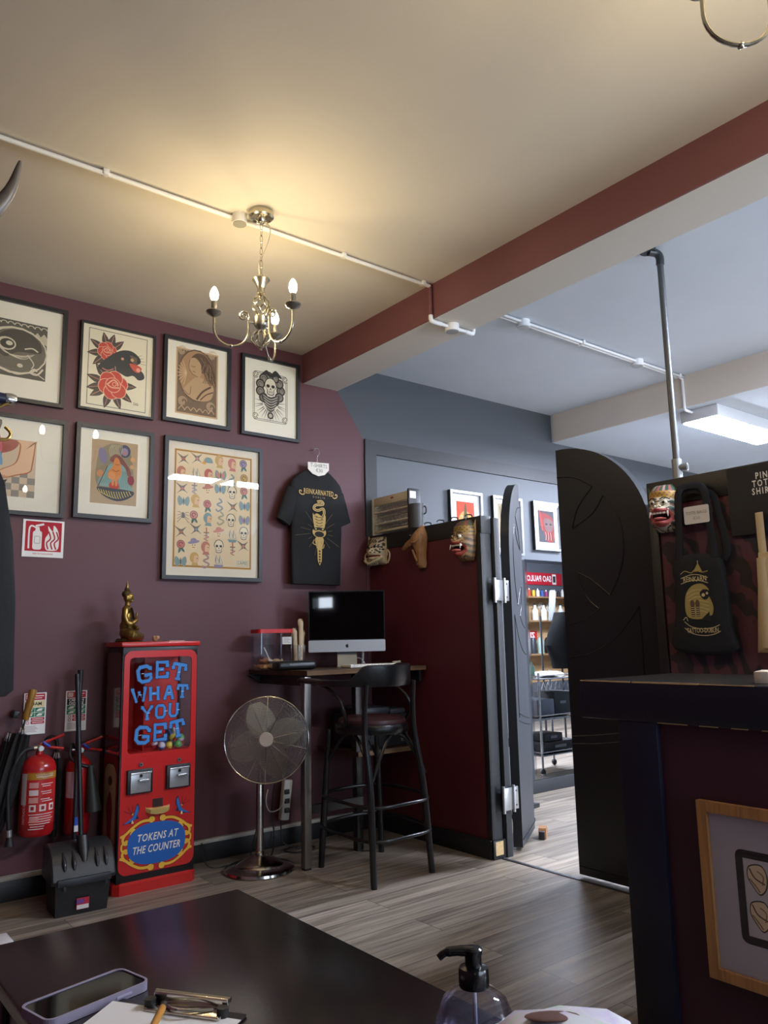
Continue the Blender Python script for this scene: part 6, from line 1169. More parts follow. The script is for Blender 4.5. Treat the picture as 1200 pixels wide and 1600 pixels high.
# ---- heater and metal cup on the partition
t = thing('quartz_heater', 'cream quartz bar heater with wire guard on top of the partition', 'heater', (3.46, 4.248, 1.992), -PI / 2)
CRM = M('#c9bda4', 0.4); m = MB(); m.box((0, 0.045, 0.145), (0.40, 0.020, 0.25), M('#cfc9bb', 0.35, 0.2), 0.008); m.box((0, -0.026, 0.246), (0.40, 0.02, 0.062), CRM, 0.006); m.box((0, -0.026, 0.028), (0.40, 0.02, 0.018), CRM, 0.004); m.build('housing', t)
m = MB(); m.box((0.205, 0.008, 0.145), (0.022, 0.11, 0.29), M('#2b2c30', 0.45), 0.010); m.build('end_cap', t); m = MB(); m.box((-0.205, 0.008, 0.14), (0.022, 0.10, 0.27), M('#bdb39e', 0.45), 0.008); m.build('end_cap', t)
RFL = M('#e2e2df', 0.28, 0.85)
for zc in (0.085, 0.168): m = MB(); m.add([(x, -0.024 + 0.022 * math.cos(u), zc + 0.041 * math.sin(u)) for x in (-0.19, 0.19) for u in [-PI / 2 + PI * k / 12 for k in range(13)]], [(k, 13 + k, 14 + k, k + 1) for k in range(12)], RFL); m.build('reflector', t)
for z in (0.085, 0.165): m = MB(); m.cyl((-0.185, -0.028, z), (0.185, -0.028, z), 0.008, M('#dfd8c8', 0.25), n=14); m.build('quartz_tube', t)
m = MB()
for k in range(8): m.tube([(-0.19, -0.040, 0.045 + 0.0233 * k), (0.19, -0.040, 0.045 + 0.0233 * k)], 0.0010, M('#c4c4c2', 0.25, 1.0), 5)
for k in range(9): m.tube([(-0.18 + 0.045 * k, -0.042, 0.040), (-0.18 + 0.0325 * k, -0.042, 0.212)], 0.0010, M('#c4c4c2', 0.25, 1.0), 5)
m.build('wire_guard', t)
m = MB(); m.box((0.2165, -0.01, 0.245), (0.0015, 0.055, 0.05), M('#dcdcd8', 0.4)); m.ell((0.02, -0.0365, 0.252), (0.018, 0.001, 0.008), M('#a84a38', 0.4)); m.build('badge', t)
t = thing('metal_cup', 'dark grey cylindrical cup standing beside the heater', 'cup', (3.455, 4.00, 1.992)); m = MB(); m.lathe([(0, 0.002), (0.048, 0.002), (0.052, 0.006), (0.058, 0.15), (0.060, 0.172), (0.057, 0.172), (0.050, 0.012), (0, 0.01)], M('#4a4b4e', 0.4, 0.3), 32); m.build('body', t)
m = MB(); m.tube(spline([(0.02, -0.055, 0.155), (0.022, -0.072, 0.14), (0.022, -0.07, 0.11), (0.02, -0.054, 0.10)], 5), 0.005, M('#2f3033', 0.4), 8); m.build('handle', t)

# ================================================================ RIGHT PARTITION DISPLAY (local x runs towards -y of the room)
TAP = bpy.data.materials.new('tapestry_cloth'); TAP.use_nodes = True; nt = TAP.node_tree; b = nt.nodes['Principled BSDF']; b.inputs['Roughness'].default_value = 0.8
tc = nt.nodes.new('ShaderNodeTexCoord'); mp = nt.nodes.new('ShaderNodeMapping'); mp.inputs['Scale'].default_value = (3, 3, 2.2); wv = nt.nodes.new('ShaderNodeTexWave'); wv.wave_type = 'BANDS'; wv.bands_direction = 'DIAGONAL'; wv.inputs['Scale'].default_value = 1.6; wv.inputs['Distortion'].default_value = 9; wv.inputs['Detail'].default_value = 2.5; wv.inputs['Detail Scale'].default_value = 1.4
rp = nt.nodes.new('ShaderNodeValToRGB'); e = rp.color_ramp.elements; e[0].position = 0.36; e[0].color = lin('#2a2329'); e[1].position = 0.60; e[1].color = lin('#55303b'); e2 = e.new(0.46); e2.color = lin('#3a252d')
for a_, b_ in ((tc.outputs['Object'], mp.inputs[0]), (mp.outputs[0], wv.inputs['Vector']), (wv.outputs['Fac'], rp.inputs['Fac']), (rp.outputs['Color'], b.inputs['Base Color'])): nt.links.new(a_, b_)
t = tag(MB().box((0, 0, 0.42), (1.55, 0.006, 0.90), TAP).build('tapestry', None, (3.398, 1.35, 0.98), -PI / 2), 'dark red and black swirl patterned cloth covering the board behind the bags', 'tapestry')
bd_ = thing('letter_board', 'black letter board reading PINS TOTES SHIRTS', 'sign', (3.383, 1.435, 1.675), -PI / 2)
m = MB(); m.box((0, 0, 0.155), (0.65, 0.016, 0.31), M('#232327', 0.6), 0.002)
for k in range(44): m.box((0, -0.0088, 0.010 + 0.0068 * k), (0.645, 0.002, 0.0035), M('#2a2a2e', 0.65))
m.build('panel', bd_)
m = MB()
for i, (s_, z) in enumerate((('PINS', 0.252), ('TOTES', 0.218), ('SHIRTS', 0.184))): m.text(s_, 0.040, -0.157, z, -0.0105, M('#e9e6e0', 0.5), sx=0.72, space=1.35, bold=0.0009)
m.build('letters', bd_)
BAG = M('#131419', 0.85, bump=0.25, bs=30, var=0.15, vs=10)
tb = thing('tote_bag', 'black tote bag with gold skull and banner print hanging on the board', 'tote bag', (3.36, 1.915, 1.178), math.radians(-86))
o = [(-0.145, 0.0), (0.130, -0.012), (0.126, 0.10), (0.118, 0.34), (0.075, 0.424), (-0.085, 0.43), (-0.128, 0.375), (-0.118, 0.30), (-0.130, 0.15)]
m = MB(); P = spline(o, 4, True); c0 = (0.0, 0.21)
m.loft([[(c0[0] + (x - c0[0]) * s_, y, c0[1] + (z - c0[1]) * s_) for x, z in P] for s_, y in ((.97, .012), (1, 0.0), (1, -.012), (.985, -.020), (.9, -.026), (.6, -.029), (.2, -.030))], BAG); m.build('bag_body', tb, angle=70)
BANDM = M('#11131a', 0.85)
m = MB(); m.tube(spline([(-0.088, -0.022, 0.41), (-0.080, -0.018, 0.55), (-0.075, -0.014, 0.68), (-0.072, -0.010, 0.725), (-0.05, 0.0, 0.755), (0.02, 0.0, 0.755), (0.055, -0.01, 0.72), (0.062, -0.014, 0.66), (0.072, -0.018, 0.52), (0.082, -0.022, 0.41)], 5), 0.012, BANDM, 8, flat=(0.0022, 0.017)); m.build('strap', tb)
m = MB(); m.tube(spline([(-0.09, 0.004, 0.40), (-0.085, 0.004, 0.62), (-0.06, 0.012, 0.735), (0.07, 0.012, 0.71), (0.10, 0.008, 0.62), (0.13, 0.004, 0.46), (0.11, 0.004, 0.40)], 5), 0.012, BANDM, 8, flat=(0.0022, 0.017)); m.build('strap', tb)
m = MB(); a = Art(m, 0.0, 0, 1, -0.0312, 0.00004); G2 = M('#a08c50', 0.6); G3 = M('#cbb98a', 0.6)
a.curve([(-.082, .325), (-.04, .338), (.0, .338), (.045, .322)], .003, G3); a.curve([(-.084, .300), (-.04, .312), (0, .312), (.045, .298)], .003, G3); a.text('REINKARN', .032, -.016, .318, G3, sx=.72, bold=.0003)
a.curve([(-.082, .345), (-.06, .358), (-.03, .348), (-.012, .36), (0.02, .348), (.048, .352)], .004, G2); a.poly([(-.02, .352), (.022, .352), (.004, .392)], G2); a.line([(.004, .39), (.004, .402)], .003, G3)
a.blob([(-.066, .155), (-.072, .20), (-.062, .255), (-.03, .29), (.015, .296), (.045, .27), (.04, .25), (.05, .225), (.06, .19), (.052, .155), (.03, .15), (.0, .138), (-.04, .14)], G2)
for k in range(7): a.curve([(-.06 + .004 * k, .25 - .014 * k), (-.02 + .004 * k, .27 - .016 * k), (.04, .262 - .017 * k)], .0022, G3)
a.blob([(.002, .252), (.02, .27), (.046, .262), (.04, .23), (.018, .225)], '#15161b'); a.disc(.018, .245, .008, G3); a.disc(.036, .252, .006, G3)
for q in (-.036, -.012): a.poly([(q - .008, .15), (q + .008, .15), (q + .008, .205), (q - .008, .205)], '#3a2d22'); [a.line([(q - .007, .155 + .009 * k), (q + .007, .155 + .009 * k)], .003, G3) for k in range(6)]; a.blob([(q - .010, .20), (q - .006, .222), (q + .006, .222), (q + .010, .20)], '#5c4630')
a.poly([(.0, .135), (.04, .17), (.042, .125)], '#15161b')
a.curve([(-.080, .128), (-.05, .105), (.0, .094), (.05, .098), (.082, .110)], .003, G3); a.curve([(-.082, .100), (-.05, .076), (.0, .064), (.05, .068), (.084, .082)], .003, G3); a.text('TATTOO-DUBLIN', .030, .002, .086, G3, sx=.62, bold=.0003); a.curve([(-.085, .135), (-.07, .148), (-.064, .13)], .003, G3)
m.build('print', tb)
t = tag(MB().prism(rrect(-0.062, 0, 0.062, 0.082, 0.008, 3), -0.001, 0.001, M('#d6d2d0', 0.6)).text('TOTE BAGS', 0.020, 0.0, 0.050, -0.0016, M('#86827f', 0.7)).text('\u20ac10', 0.020, 0.0, 0.024, -0.0016, M('#86827f', 0.7)).build('price_card', None, (3.345, 1.903, 1.752), -PI / 2), 'white TOTE BAGS price card between the black bag straps', 'price card')
BEI = M('#c3ae8a', 0.85, bump=0.25, bs=40, var=0.06, vs=10)
tb = thing('tote_bag', 'beige canvas tote bag at the right edge under the letter board', 'tote bag', (3.36, 1.50, 1.165), math.radians(-88))
m = MB(); P = [(-0.176, 0.0), (0.178, 0.0), (0.172, 0.2), (0.165, 0.425), (-0.134, 0.425), (-0.155, 0.22)]; m.loft([[(x * s_, y, 0.21 + (z - 0.21) * s_) for x, z in P] for s_, y in ((.98, .010), (1, 0), (1, -.012), (.98, -.020), (.8, -.026), (.3, -.028))], BEI); m.build('bag_body', tb, angle=70)
m = MB(); m.tube([(-0.130, -0.022, 0.02), (-0.124, -0.026, 0.2), (-0.118, -0.022, 0.40)], 0.008, BEI, 8, flat=(0.006, 0.022)); m.build('side_fold', tb)
for x in (-0.112, 0.10): m = MB(); m.tube([(x, -0.018, 0.40), (x - 0.006, -0.006, 0.50), (x - 0.010, 0.004, 0.60)], 0.01, BEI, 8, flat=(0.003, 0.017)); m.build('strap', tb)
m = MB(); a = Art(m, 0, 0, 1, -0.0300, 0.00004); a.text('TATTOO', .045, -.015, .355, '#2f2a28', sx=.8); a.line(arc(-.075, .06, .022, 40, 300, 12), .004, '#2f2a28'); a.line(arc(-.075, .06, .012, 40, 300, 12), .003, '#2f2a28'); m.build('print', tb)
# scaffold-style pipe
PIPE = M('#5f6164', 0.4, 0.8, bump=0.1, bs=120)
pp = thing('steel_pipe', 'grey steel pipe rising from the board to the ceiling', 'pipe', (3.535, 2.093, 1.985))
m = MB(); m.cyl((0, 0, 0.10), (0, 0, 1.20), 0.0165, PIPE, n=20); m.build('pipe', pp)
m = MB(); m.cyl((0, 0, 0.0), (0, 0, 0.028), 0.026, PIPE, n=20); m.cyl((0, 0, 0.02), (0, 0, 0.13), 0.024, M('#8d8f91', 0.4, 0.7), n=20); m.cyl((0, 0, 0.085), (0.012, -0.05, 0.085), 0.020, M('#8d8f91', 0.4, 0.7), n=18); m.cyl((0.0122, -0.0505, 0.085), (0.0124, -0.0512, 0.085), 0.014, M('#222324', 0.6), n=16); m.build('tee_fitting', pp)
m = MB(); m.tube(spline([(0, 0, 1.175), (0, 0, 1.215), (-0.012, 0.010, 1.238), (-0.05, 0.03, 1.243)], 5), 0.021, M('#4c4e50', 0.4, 0.7), 14); m.cyl((-0.055, 0.032, 1.238), (-0.055, 0.032, 1.262), 0.040, M('#3c3d3f', 0.45, 0.6), n=24); m.build('elbow_flange', pp)

# ================================================================ COUNTER
BLK_BLUELIT = M('#0e162c', 0.4, bump=0.10, bs=80); MAR = M('#3a1b2c', 0.5, bump=0.05, bs=160)  # counter black with the window's blue light mixed into its colour; maroon panel
ct = thing('reception_counter', 'tall black counter with maroon front panel at the right', 'counter', (2.50, 0.7, 0))
m = MB(); m.box((0.02, 0.06, 1.038), (0.572, 1.99, 0.124), BLK_BLUELIT, 0.004); m.box((0.02, 0.06, 1.1008), (0.560, 1.975, 0.0014), M('#1f1b18', 0.28)); m.build('counter_top', ct)
rr_ = random.Random(9); m = MB(); y = 1.05
while y > -0.4:
    L = rr_.uniform(0.04, 0.22); m.box((-0.266, y - L / 2, 1.0995), (0.003, L, 0.0022 + rr_.random() * .003), M('#b79a70', 0.7)); y -= L + rr_.choice((0, 0, .01, .05))
y = 0.76
for L in (.10, .06, .05, .09, .12): m.box((-0.2662, y - L / 2, 0.977), (0.0025, L, 0.003), M('#8d7a60', 0.7)); y -= L + 0.04
m.build('worn_edge', ct)
m = MB(); m.box((-0.225, 0.84, 0.488), (0.075, 0.143, 0.976), BLK_BLUELIT, 0.003); m.build('corner_post', ct)
m = MB(); m.box((-0.222, -0.07, 0.488), (0.05, 1.68, 0.974), MAR); m.build('front_panel', ct)
m = MB(); m.box((0.02, -0.07, 0.488), (0.44, 1.66, 0.97), BLK); m.build('carcass', ct)
def art_bodies(a):
    h = a.h; a.line(rrect(0.205, 0.245, 0.795, h - 0.25, 0.02, 3), 0.055, '#1c1c20', True)
    a.poly([(0.235, 0.275), (0.765, 0.275), (0.765, h - 0.28), (0.235, h - 0.28)], '#c9c4d0')
    for r_ in range(2):
        for c_ in range(3):
            u, v = 0.33 + 0.17 * c_, h - 0.40 - 0.24 * r_; a.blob([(u - .075, v), (u - .06, v + .075), (u + .03, v + .095), (u + .07, v + .03), (u + .06, v - .06), (u + .01, v - .11), (u - .04, v - .06)], '#4a3528'); a.blob([(u - .068, v), (u - .055, v + .068), (u + .028, v + .086), (u + .062, v + .03), (u + .052, v - .055), (u + .008, v - .10), (u - .034, v - .055)], '#e6d2b4')
            a.curve([(u - .055, v + .06), (u - .02, v), (u + .05, v - .03)], .010, '#5c4030'); a.curve([(u - .06, v - .01), (u - .02, v - .05), (u + .01, v - .09)], .010, '#8d6a4c'); a.curve([(u + .0, v + .05), (u + .04, v + .02), (u + .03, v - .04)], .008, '#8d6a4c')
picture('oak framed tattoo print of curled figures on the maroon counter front', 0, 0.46, 0, 0.487, 0.030, art_bodies, '#b7b4c4', 0.026, grain_mat('oak_frame', '#9a6c42', '#bb8a58', 'z', 0.5, 40), True, 'framed_print', (2.253, 1.118, 0.276), -PI / 2)
t = tag(MB().box((0, 0, 0.018), (0.12, 0.04, 0.036), M('#b9a894', 0.6), 0.004).build('small_box', None, (2.36, 1.17, 1.1018), 0.3), 'small pale box on the counter top at the right edge', 'box')

# ================================================================ FRONT TABLE
TBM = M('#1a1614', 0.20, bump=0.015, bs=140, var=0.1, vs=5)
tb = thing('low_table', 'black table with phone and clipboard in the foreground', 'table', (0.575, 0.775, 0))
m = MB(); m.box((0, 0, 0.737), (0.49, 1.545, 0.026), TBM, 0.004); m.build('tabletop', tb)
m = MB(); m.box((0, 0, 0.69), (0.43, 1.45, 0.07), TBM); m.build('apron', tb)
for x in (-0.2, 0.2):
    for y in (-0.70, 0.70): m = MB(); m.box((x, y, 0.364), (0.045, 0.045, 0.728), TBM, 0.003); m.build('leg', tb)
TZ = 0.7505
ph = thing('mobile_phone', 'black screen phone in a lilac case lying on the table', 'phone', (0.409, 1.222, TZ), math.radians(13))
m = MB(); Xf = Matrix(((1, 0, 0, 0), (0, 0, 1, 0), (0, 1, 0, 0), (0, 0, 0, 1)))
m.ringplate(rrect(-0.080, -0.0395, 0.080, 0.0395, 0.014), rrect(-0.0765, -0.036, 0.0765, 0.036, 0.011), 0.0, 0.0125, M('#857d8f', 0.55), Xf); m.prism(rrect(-0.079, -0.0385, 0.079, 0.0385, 0.013), 0.0, 0.008, M('#7a7284', 0.55), Xf); m.build('case', ph)
m = MB(); m.prism(rrect(-0.0765, -0.036, 0.0765, 0.036, 0.011), 0.008, 0.0110, M('#0a0809', 0.06, spec=0.15), Xf); m.build('screen', ph)
m = MB(); m.box((0.035, -0.0400, 0.0065), (0.024, 0.001, 0.003), M('#a59cb5', 0.5)); m.build('side_button', ph)
cb = thing('clipboard', 'clipboard with chrome clip and white form at the bottom edge', 'clipboard', (0.462, 0.985, TZ), math.radians(-58))
m = MB(); m.box((0, -0.02, 0.0015), (0.33, 0.235, 0.003), M('#1d1714', 0.5), 0.001) if False else m.box((-0.025, -0.0, 0.0015), (0.196, 0.31, 0.003), M('#1c1815', 0.4), 0.001); cb_ = m
cb.rotation_euler = (0, 0, math.radians(-55)); cb.location = (0.3935, 1.003, TZ); m.build('board', cb)
m = MB(); vs = []; 
for i in range(9):
    y = -0.15 + 0.285 * i / 8
    vs += [(-0.125, y, 0.0042 + 0.004 * abs(math.sin(i * .5))), (0.075, y, 0.0042 + 0.005 * (1 - i / 8))]
m.add(vs, [(2 * i, 2 * i + 1, 2 * i + 3, 2 * i + 2) for i in range(8)], M('#d6d3d0', 0.7)); a = MB(); m.build('paper_form', cb)
m = MB()
for i in range(9): m.box((-0.03, 0.055 - 0.016 * i, 0.0125 - 0.0), (0.12 - 0.02 * (i % 3), 0.004, 0.0004), M('#a9a6a6', 0.7))
m.build('printed_lines', cb)
m = MB(); CL = M('#c9c5ba', 0.15, 1.0)
m.box((-0.01, 0.137, 0.006), (0.115, 0.030, 0.006), CL, 0.002); m.box((-0.01, 0.150, 0.012), (0.115, 0.006, 0.018), CL, 0.002); m.tube([(-0.068, 0.155, 0.018), (0.048, 0.155, 0.018)], 0.0035, CL, 8); m.tube(spline([(-0.05, 0.140, 0.010), (-0.01, 0.118, 0.014), (0.03, 0.140, 0.010)], 5), 0.0025, CL, 6)
for x in (-0.066, 0.046): m.cyl((x, 0.137, 0.004), (x, 0.137, 0.016), 0.008, M('#121212', 0.5), n=12)
m.build('spring_clip', cb)
t = thing('pen', 'amber pen with black tip resting on the white form', 'pen', (0.436, 1.035, TZ + 0.019), 0)
m = MB(); m.cyl((0.026, 0.045, 0.004), (-0.05, -0.06, 0.002), 0.0048, M('#a9732a', 0.35), n=12); m.build('barrel', t)
m = MB(); m.cyl((0.032, 0.053, 0.0045), (0.026, 0.045, 0.004), 0.0044, M('#171310', 0.4), n=12); m.build('tip', t)
# soap bottle
bt = thing('pump_bottle', 'clear round gel bottle with black pump at the table edge', 'bottle', (0.690, 0.72, TZ))
m = MB(); prof = [(0.0, 0.001), (0.026, 0.001), (0.036, 0.006), (0.0445, 0.024), (0.0480, 0.045), (0.0455, 0.066), (0.037, 0.085), (0.026, 0.094), (0.0155, 0.099), (0.0135, 0.101), (0.0135, 0.104)]; m.lathe(prof, glass_mat('bottle_plastic', (0.90, 0.90, 0.96), 1.5, 0.02), 40); m.build('bottle_body', bt)
m = MB(); m.lathe([(0.0, 0.004), (0.034, 0.007), (0.043, 0.024), (0.0465, 0.045), (0.044, 0.066), (0.038, 0.080), (0.0, 0.081)], glass_mat('clear_gel', (0.80, 0.80, 0.90), 1.2, 0.1), 36); m.build('gel', bt)
PB = M('#0e0e10', 0.22)
m = MB(); m.lathe([(0.0170, 0.0985), (0.0178, 0.100), (0.0178, 0.116), (0.0165, 0.1195), (0.0098, 0.121), (0.0098, 0.132), (0.0108, 0.134), (0.0112, 0.139), (0.009, 0.141), (0, 0.141)], PB, 28); m.tube(spline([(0.0, 0, 0.1365), (-0.015, 0.010, 0.1378), (-0.027, 0.018, 0.1365), (-0.034, 0.0225, 0.131)], 5), [.0060] * 5 + [.0054] * 5 + [.0042] * 6, PB, 10); m.build('pump', bt)
m = MB(); m.cyl((0, 0, 0.008), (0, 0, 0.100), 0.0025, M('#c9c9d2', 0.3), n=10); m.build('dip_tube', bt)
wp_ = thing('wipes_pack', 'pastel rainbow soft pack of wipes in front of the pump bottle', 'wipes pack', (0.702, 0.594, TZ + 0.001), math.radians(-38))
WPM = bpy.data.materials.new('pastel_film'); WPM.use_nodes = True; nt = WPM.node_tree; b = nt.nodes['Principled BSDF']; b.inputs['Roughness'].default_value = 0.3
tc = nt.nodes.new('ShaderNodeTexCoord'); nz = nt.nodes.new('ShaderNodeTexNoise'); nz.inputs['Scale'].default_value = 14; nz.inputs['Distortion'].default_value = 1.5; rp = nt.nodes.new('ShaderNodeValToRGB'); e = rp.color_ramp.elements; e[0].position = .3; e[0].color = lin('#c9bfd8'); e[1].position = .72; e[1].color = lin('#d9cfa6')
for p_, c_ in ((.42, '#cfd2d6'), (.5, '#d2c6d6'), (.6, '#bcd0c0')): e.new(p_).color = lin(c_)
nt.links.new(tc.outputs['Object'], nz.inputs['Vector']); nt.links.new(nz.outputs['Fac'], rp.inputs['Fac']); nt.links.new(rp.outputs['Color'], b.inputs['Base Color'])
m = MB(); n = 28
m.loft([[(x, 0.048 * hh * (abs(math.cos(u)) ** .6) * (1 if math.cos(u) > 0 else -1), 0.052 + 0.052 * hz * (abs(math.sin(u)) ** .7) * (1 if math.sin(u) > 0 else -1) + .003 * math.sin(9 * u + x * 60)) for u in [2 * PI * k / n for k in range(n)]] for x, hh, hz in ((-.100, 1.0, .05), (-.086, 1.0, .12), (-.075, 1, .6), (-.05, 1, .9), (0, 1, 1.0), (.05, 1, .9), (.075, 1, .6), (.086, 1.0, .12), (.100, 1.0, .05))], WPM); m.build('packet', wp_)
m = MB(); m.ell((-.015, 0, .1035), (.030, .012, .0025), M('#5c3a36', 0.5)); m.build('opening', wp_)
bc = thing('padded_bench', 'dark padded seat at the lower left beside the table', 'bench', (0.145, 1.05, 0)); m = MB(); m.box((0, 0, 0.30), (0.30, 1.1, 0.5), M('#0f0f11', 0.6, bump=.1, bs=90), 0.05, seg=5); m.build('upholstery', bc)
m = MB(); [m.cyl((x, y, 0), (x, y, 0.06), 0.02, BLK, n=12) for x in (-.11, .11) for y in (-.45, .45)]; m.build('feet', bc)

# ================================================================ COATS AND HORNS BY THE LEFT WALL
rk = thing('coat_rail', 'dark wall rail with pegs at the far left', 'coat rail', (-0.06, 1.80, 1.775)); m = MB(); m.box((0.012, 0, 0), (0.024, 0.7, 0.09), M('#2a2320', 0.5), 0.004); m.build('board', rk)
m = MB(); m.cyl((0.02, 0, 0.0), (0.14, 0, 0.015), 0.008, M('#b5975a', 0.3, 0.9), n=12); m.build('peg', rk)
ch = thing('padded_hanger', 'navy padded hanger with chrome end and brass hooks, left edge', 'hanger', (0.20, 1.80, 1.775))
NV = M('#20263c', 0.4); BR = M('#b89a58', 0.25, 0.95)
m = MB(); m.tube([(-0.19, 0, 0.012), (0.0, 0, 0.022), (0.178, 0, 0.012)], 0.0125, NV, 14); m.build('padded_bar', ch)
m = MB(); m.lathe([(0.0, 0), (0.0135, 0), (0.0145, 0.006), (0.0145, 0.014), (0.012, 0.022), (0.0, 0.024)], M('#d2d2d4', 0.15, 1.0), 20, X=T(0.176, 0, 0.012) @ RY(PI / 2)); m.build('chrome_end', ch)
m = MB(); m.tube(spline([(0.183, -0.006, 0.0), (0.17, -0.008, -0.006), (0.12, -0.01, -0.045), (0.06, -0.01, -0.075)], 5), 0.0032, BR, 8); m.tube([(0.15, -0.008, -0.022), (0.10, -0.01, -0.075)], 0.0025, BR, 8)
m.tube(spline([(0.175, -0.02, -0.055), (0.187, -0.02, -0.068), (0.180, -0.02, -0.082), (0.155, -0.02, -0.085), (0.13, -0.02, -0.078)], 5), 0.0035, BR, 8); m.build('brass_hooks', ch)
m = MB(); m.tube(spline([(0, 0, 0.02), (0, 0, 0.06), (-0.03, 0, 0.08), (-0.055, 0, 0.065), (-0.065, 0, 0.04)], 5), 0.003, BR, 8); m.build('top_hook', ch)
cc_ = thing('black_coat', 'black coat hanging at the left edge below the navy hanger', 'coat', (0.19, 1.82, 1.15))
m = MB(); CO = M('#060607', 0.9, bump=0.4, bs=20); m.loft([[(c_ + hw * math.cos(u) * (1 + .03 * math.sin(5 * u + z * 7)), 0.055 * (1 + .15 * math.sin(4 * u)) * math.sin(u) * (1 if z < .45 else .7), z) for u in [2 * PI * k / 28 for k in range(28)]] for z, c_, hw in ((0.0, 0.0, .226), (.012, 0.002, .238), (.09, 0.0, .234), (.2, 0.0, .228), (.34, -.002, .220), (.45, -.006, .205), (.53, -.012, .18), (.575, -.016, .14), (.60, -.018, .08))], CO); m.build('garment', cc_)
hs = thing('horned_skull', 'horned animal skull mounted on the left wall, one horn tip showing', 'horns', (-0.06, 1.80, 2.02))
m = MB(); m.ell((0.05, 0, 0.05), (0.06, 0.07, 0.10), M('#b3a68c', 0.7)); m.ell((0.10, 0, -0.03), (0.04, 0.045, 0.09), M('#b3a68c', 0.7)); m.build('skull', hs)
HRN = grain_mat('horn', '#2f2a26', '#6a5f50', 'z', 0.4, 20)
for s_ in (-1, 1): m = MB(); P = spline([(0.08, s_ * 0.02, 0.10), (0.22, s_ * 0.04, 0.085), (0.345, s_ * 0.05, 0.135), (0.405, s_ * 0.05, 0.215), (0.428, s_ * 0.05, 0.305)] if s_ < 0 else [(0.04, 0.05, 0.10), (0.03, 0.2, 0.10), (0.06, 0.3, 0.18), (0.08, 0.33, 0.28)], 6); m.tube(P, [0.034 * (1 - (k / len(P)) ** 1.3) + 0.002 for k in range(len(P))], HRN, 14); m.build('horn', hs)
t = thing('paper_sheet', 'white folded paper edge at the lower left, by the skirting', 'paper', (0.83, 3.55, 0.0)); m = MB(); m.box((0, 0, 0.06), (0.10, 0.14, 0.12), M('#c9c7c6', 0.6), 0.004); m.build('stack', t)

# ================================================================ THE RIGHT-HAND ROOM, MOST OF IT SEEN IN THE MIRROR
t = thing('door_stop', 'small tan rubber wedge on the floor at the foot of the grey door', 'door stop', (3.985, 3.485, 0), math.radians(35)); m = MB(); m.prism([(-0.035, 0), (0.055, 0), (0.06, 0.045), (0.03, 0.068), (-0.02, 0.062)], -0.024, 0.024, M('#9c6a44', 0.6)); m.build('wedge', t)
m = MB(); m.box((-0.045, 0, 0.025), (0.03, 0.035, 0.05), BLK, 0.004); m.build('bracket', t)
t = thing('chair_base', 'black flat foot of a stool base behind the grey door', 'stool base', (4.30, 4.02, 0)); m = MB(); m.box((0.12, 0.04, 0.018), (0.50, 0.05, 0.03), BLK, 0.006, RZ(0.15)); m.box((-0.05, 0.0, 0.018), (0.05, 0.45, 0.03), BLK, 0.006); m.build('foot_bar', t)
m = MB(); m.cyl((-0.05, 0.02, 0.03), (-0.05, 0.02, 0.5), 0.022, BLK, n=16); m.cyl((-0.05, 0.02, 0.5), (-0.05, 0.02, 0.56), 0.16, BLK, n=28); m.build('column_and_seat', t)
tr_ = thing('steel_trolley', 'steel wire trolley reflected in the wall mirror', 'trolley', (6.0, 3.80, 0)); CRW = M('#a9acb0', 0.25, 0.9)
for x in (-0.27, 0.27):
    for y in (-0.16, 0.16): m = MB(); m.cyl((x, y, 0.06), (x, y, 0.92), 0.011, CRW, n=10); m.ell((x, y, 0.032), (0.02, 0.03, 0.03), BLK); m.build('post', tr_)
for z in (0.17, 0.50, 0.86):
    m = MB(); m.box((0, 0, z), (0.56, 0.34, 0.012), CRW, 0.003); m.tube([(-0.28, -0.17, z + 0.03), (0.28, -0.17, z + 0.03), (0.28, 0.17, z + 0.03), (-0.28, 0.17, z + 0.03)], 0.005, CRW, 6, True)
    if z > .8:
        for k in range(9): m.tube([(-0.28 + 0.062 * k, 0.17, z - 0.02), (-0.25 + 0.062 * k, 0.17, z - 0.10), (-0.218 + 0.062 * k, 0.17, z - 0.02)], 0.005, CRW, 6)
    m.build('shelf', tr_)
for nm, lb, loc, d, c_ in (('drawer_unit', 'black drawer box on the middle trolley shelf', (6.10, 3.80, 0.512), (0.24, 0.26, 0.22), '#2a2b2e'), ('folded_towels', 'folded grey towels on the middle trolley shelf', (5.84, 3.80, 0.512), (0.24, 0.28, 0.16), '#8a8f9a'), ('black_case', 'flat black case on the bottom trolley shelf', (6.02, 3.80, 0.182), (0.46, 0.28, 0.10), '#1a1b1d'), ('black_carton', 'black carton stacked on the flat case', (5.95, 3.80, 0.283), (0.26, 0.24, 0.07), '#222326')):
    t = thing(nm, lb, nm.split('_')[-1], loc); m = MB(); m.box((0, 0, d[2] / 2), d, M(c_, 0.6), 0.008); m.build('body', t); m = MB(); m.box((0, d[1] / 2 + 0.001, d[2] * .55), (d[0] * .35, 0.003, 0.025), M('#8c9096', 0.4)); m.build('handle', t)
t = thing('paper_towel_sheets', 'white crumpled paper on top of the trolley', 'paper', (6.0, 3.82, 0.867)); m = MB(); m.loft([[(0.22 * s_ * math.cos(u) * (1 + .1 * math.sin(3 * u)), 0.13 * s_ * math.sin(u), z + .01 * math.sin(4 * u)) for u in [2 * PI * k / 20 for k in range(20)]] for s_, z in ((1, .012), (.9, .03), (.6, .045), (.2, .05))], M('#e6e3da', 0.7)); m.build('sheet', t)
t = thing('green_spray_bottle', 'pale green bottle on the trolley top', 'bottle', (5.80, 3.82, 0.867)); m = MB(); m.lathe([(0, 0), (.03, 0), (.032, .10), (.012, .13), (.012, .15), (0, .15)], M('#a9d2bd', 0.3), 18); m.build('body', t)
